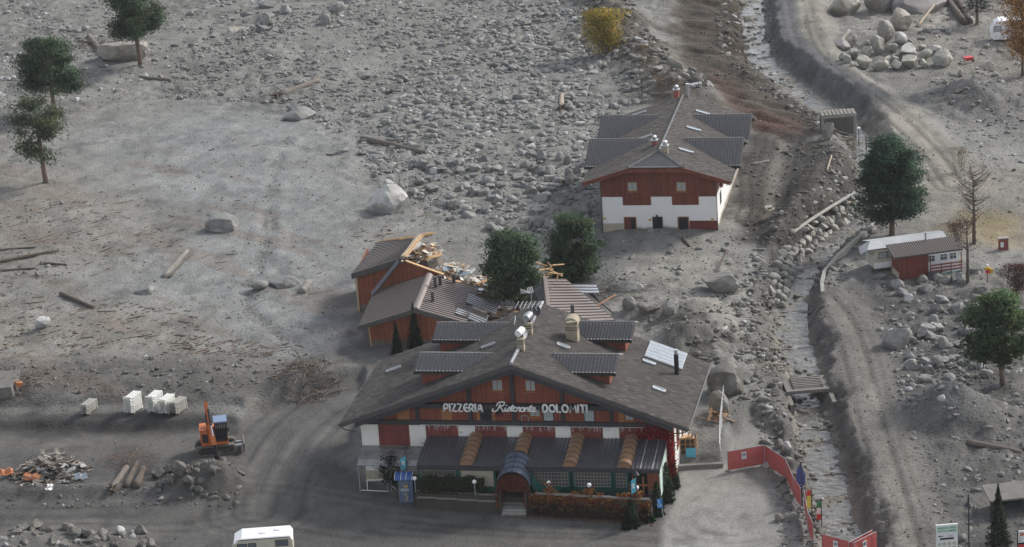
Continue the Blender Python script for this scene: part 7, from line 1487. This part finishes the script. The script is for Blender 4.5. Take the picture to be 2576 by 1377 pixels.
# shelter wreck, slatted fence and small posts at the upper stream
q = at(2112, 345); o = thing('wrecked_shelter', 'wrecked concrete framed shelter with a boulder jammed inside beside the upper stream', 'shelter', (q[0], q[1] + .6, q[2]), .02); M().slab([(-1.9, -.5, 2.35), (1.9, -.6, 2.45), (1.9, 1.6, 2.5), (-1.9, 1.6, 2.4)], .22).build('roof_slab', 'concrete', o)
for x in (-1.75, 1.75): M().box(x - .14, x + .14, -.4, -.1, -.4, 2.15).build('pillar', 'concrete', o)
M().box(-1.85, 1.85, 1.4, 1.6, -.4, 2.15).build('back_wall', 'concrete_dark', o)
m = M(); m.tube([(-.9, -.5, .9), (1.6, -.9, .1)], .1, 5); m.build('fallen_beam', 'deadwood_grey', o); m = M(); m.tube([(-1.4, -.6, 1.3), (-.3, -.7, .9)], .07, 5); m.build('fallen_beam', 'fresh_wood', o)
for k in range(9): M().box(-1.85 + k * .42, -1.85 + k * .42 + .3, -.55, 1.5, 2.47, 2.53).build('roof_slat', 'deadwood_grey', o)
big(2085, 352, 30, 34, (.22, .2, .17), 'upright boulder jammed in front of the wrecked shelter', .3, 2, .8, .1)
q = at(2225, 372); o = thing('slatted_fence', 'weathered slatted timber fence behind the big pine', 'fence', q, .02)
for k in range(4): M().box(-2.0, 2.0, -.04, .04, .2 + k * .32, .38 + k * .32).build('slat', 'deadwood_grey', o)
for x in (-1.95, -.6, .7, 1.95): M().box(x - .06, x + .06, .043, .15, -.2, 1.5).build('post', 'deadwood', o)
q = at(2484, 712); o = thing('hydrant_post', 'yellow and red hydrant box on a post beside the caravan', 'post', q); M().tube([(0, 0, -.1), (0, 0, 1.1)], .05, 6).build('post', 'railing_red', o); M().box(-.16, .2, -.12, .12, .95, 1.3).build('red_box', 'red_paint', o); M().box(-.26, .26, -.13, .13, 1.3, 1.5).build('yellow_box', 'yellow_box', o); M().sph((0, 0, 1.68), .16, 10, 6).build('globe', 'white_paint', o, True); M().box(.21, .5, -.1, .1, .9, 1.35).build('yellow_box', 'yellow_box', o)
q = at(2524, 628); o = thing('meter_box', 'dark red meter box with pale label at the right', 'box', q); M().box(-.45, .45, -.2, .2, -.1, 1.1).build('body', 'railing_red', o); M().box(-.5, .5, -.25, .25, 1.103, 1.2).build('lid', 'concrete', o); M().box(-.3, .0, -.23, -.203, .3, .8).build('label_plate', 'sign_white', o)
q = at(2436, 158); o = thing('red_barrow', 'small red wheelbarrow beside the tidy rock pile', 'wheelbarrow', q, .3); M().hexa([(-.35, -.25, .3), (.35, -.25, .3), (.35, .25, .3), (-.35, .25, .3), (-.55, -.38, .7), (.55, -.38, .7), (.55, .38, .7), (-.55, .38, .7)]).build('tray', 'red_paint', o); M().disc((.6, 0, .2), .2, (0, 1, 0), .1).build('wheel', 'rubber', o); m = M(); m.tube([(-1.1, -.28, .5), (.6, -.05, .22)], .03, 5); m.tube([(-1.1, .28, .5), (.6, .05, .22)], .03, 5); m.build('handle', 'zinc', o)
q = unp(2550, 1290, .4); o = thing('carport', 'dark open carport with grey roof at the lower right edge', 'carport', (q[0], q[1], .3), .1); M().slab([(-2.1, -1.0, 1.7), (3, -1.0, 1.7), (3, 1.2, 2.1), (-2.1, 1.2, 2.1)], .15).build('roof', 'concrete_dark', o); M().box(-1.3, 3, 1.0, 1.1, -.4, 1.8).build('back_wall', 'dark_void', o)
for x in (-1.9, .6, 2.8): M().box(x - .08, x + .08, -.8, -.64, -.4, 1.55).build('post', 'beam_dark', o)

# ------------------------------------------------------------------ thin valley haze
hm = bpy.data.materials.new('haze'); hm.use_nodes = True; hn = hm.node_tree; hn.nodes.remove(hn.nodes['Principled BSDF'])
pv = hn.nodes.new('ShaderNodeVolumePrincipled'); pv.inputs['Color'].default_value = (.86, .9, .95, 1); pv.inputs['Density'].default_value = .00008; pv.inputs['Anisotropy'].default_value = .2
hn.links.new(pv.outputs[0], hn.nodes['Material Output'].inputs['Volume']); MT['haze'] = hm
o = M().box(-1500, 1500, -450, 2600, -12, 96).build('haze', 'haze', kind='stuff'); tag(o, 'thin pale haze filling the valley air', 'haze')
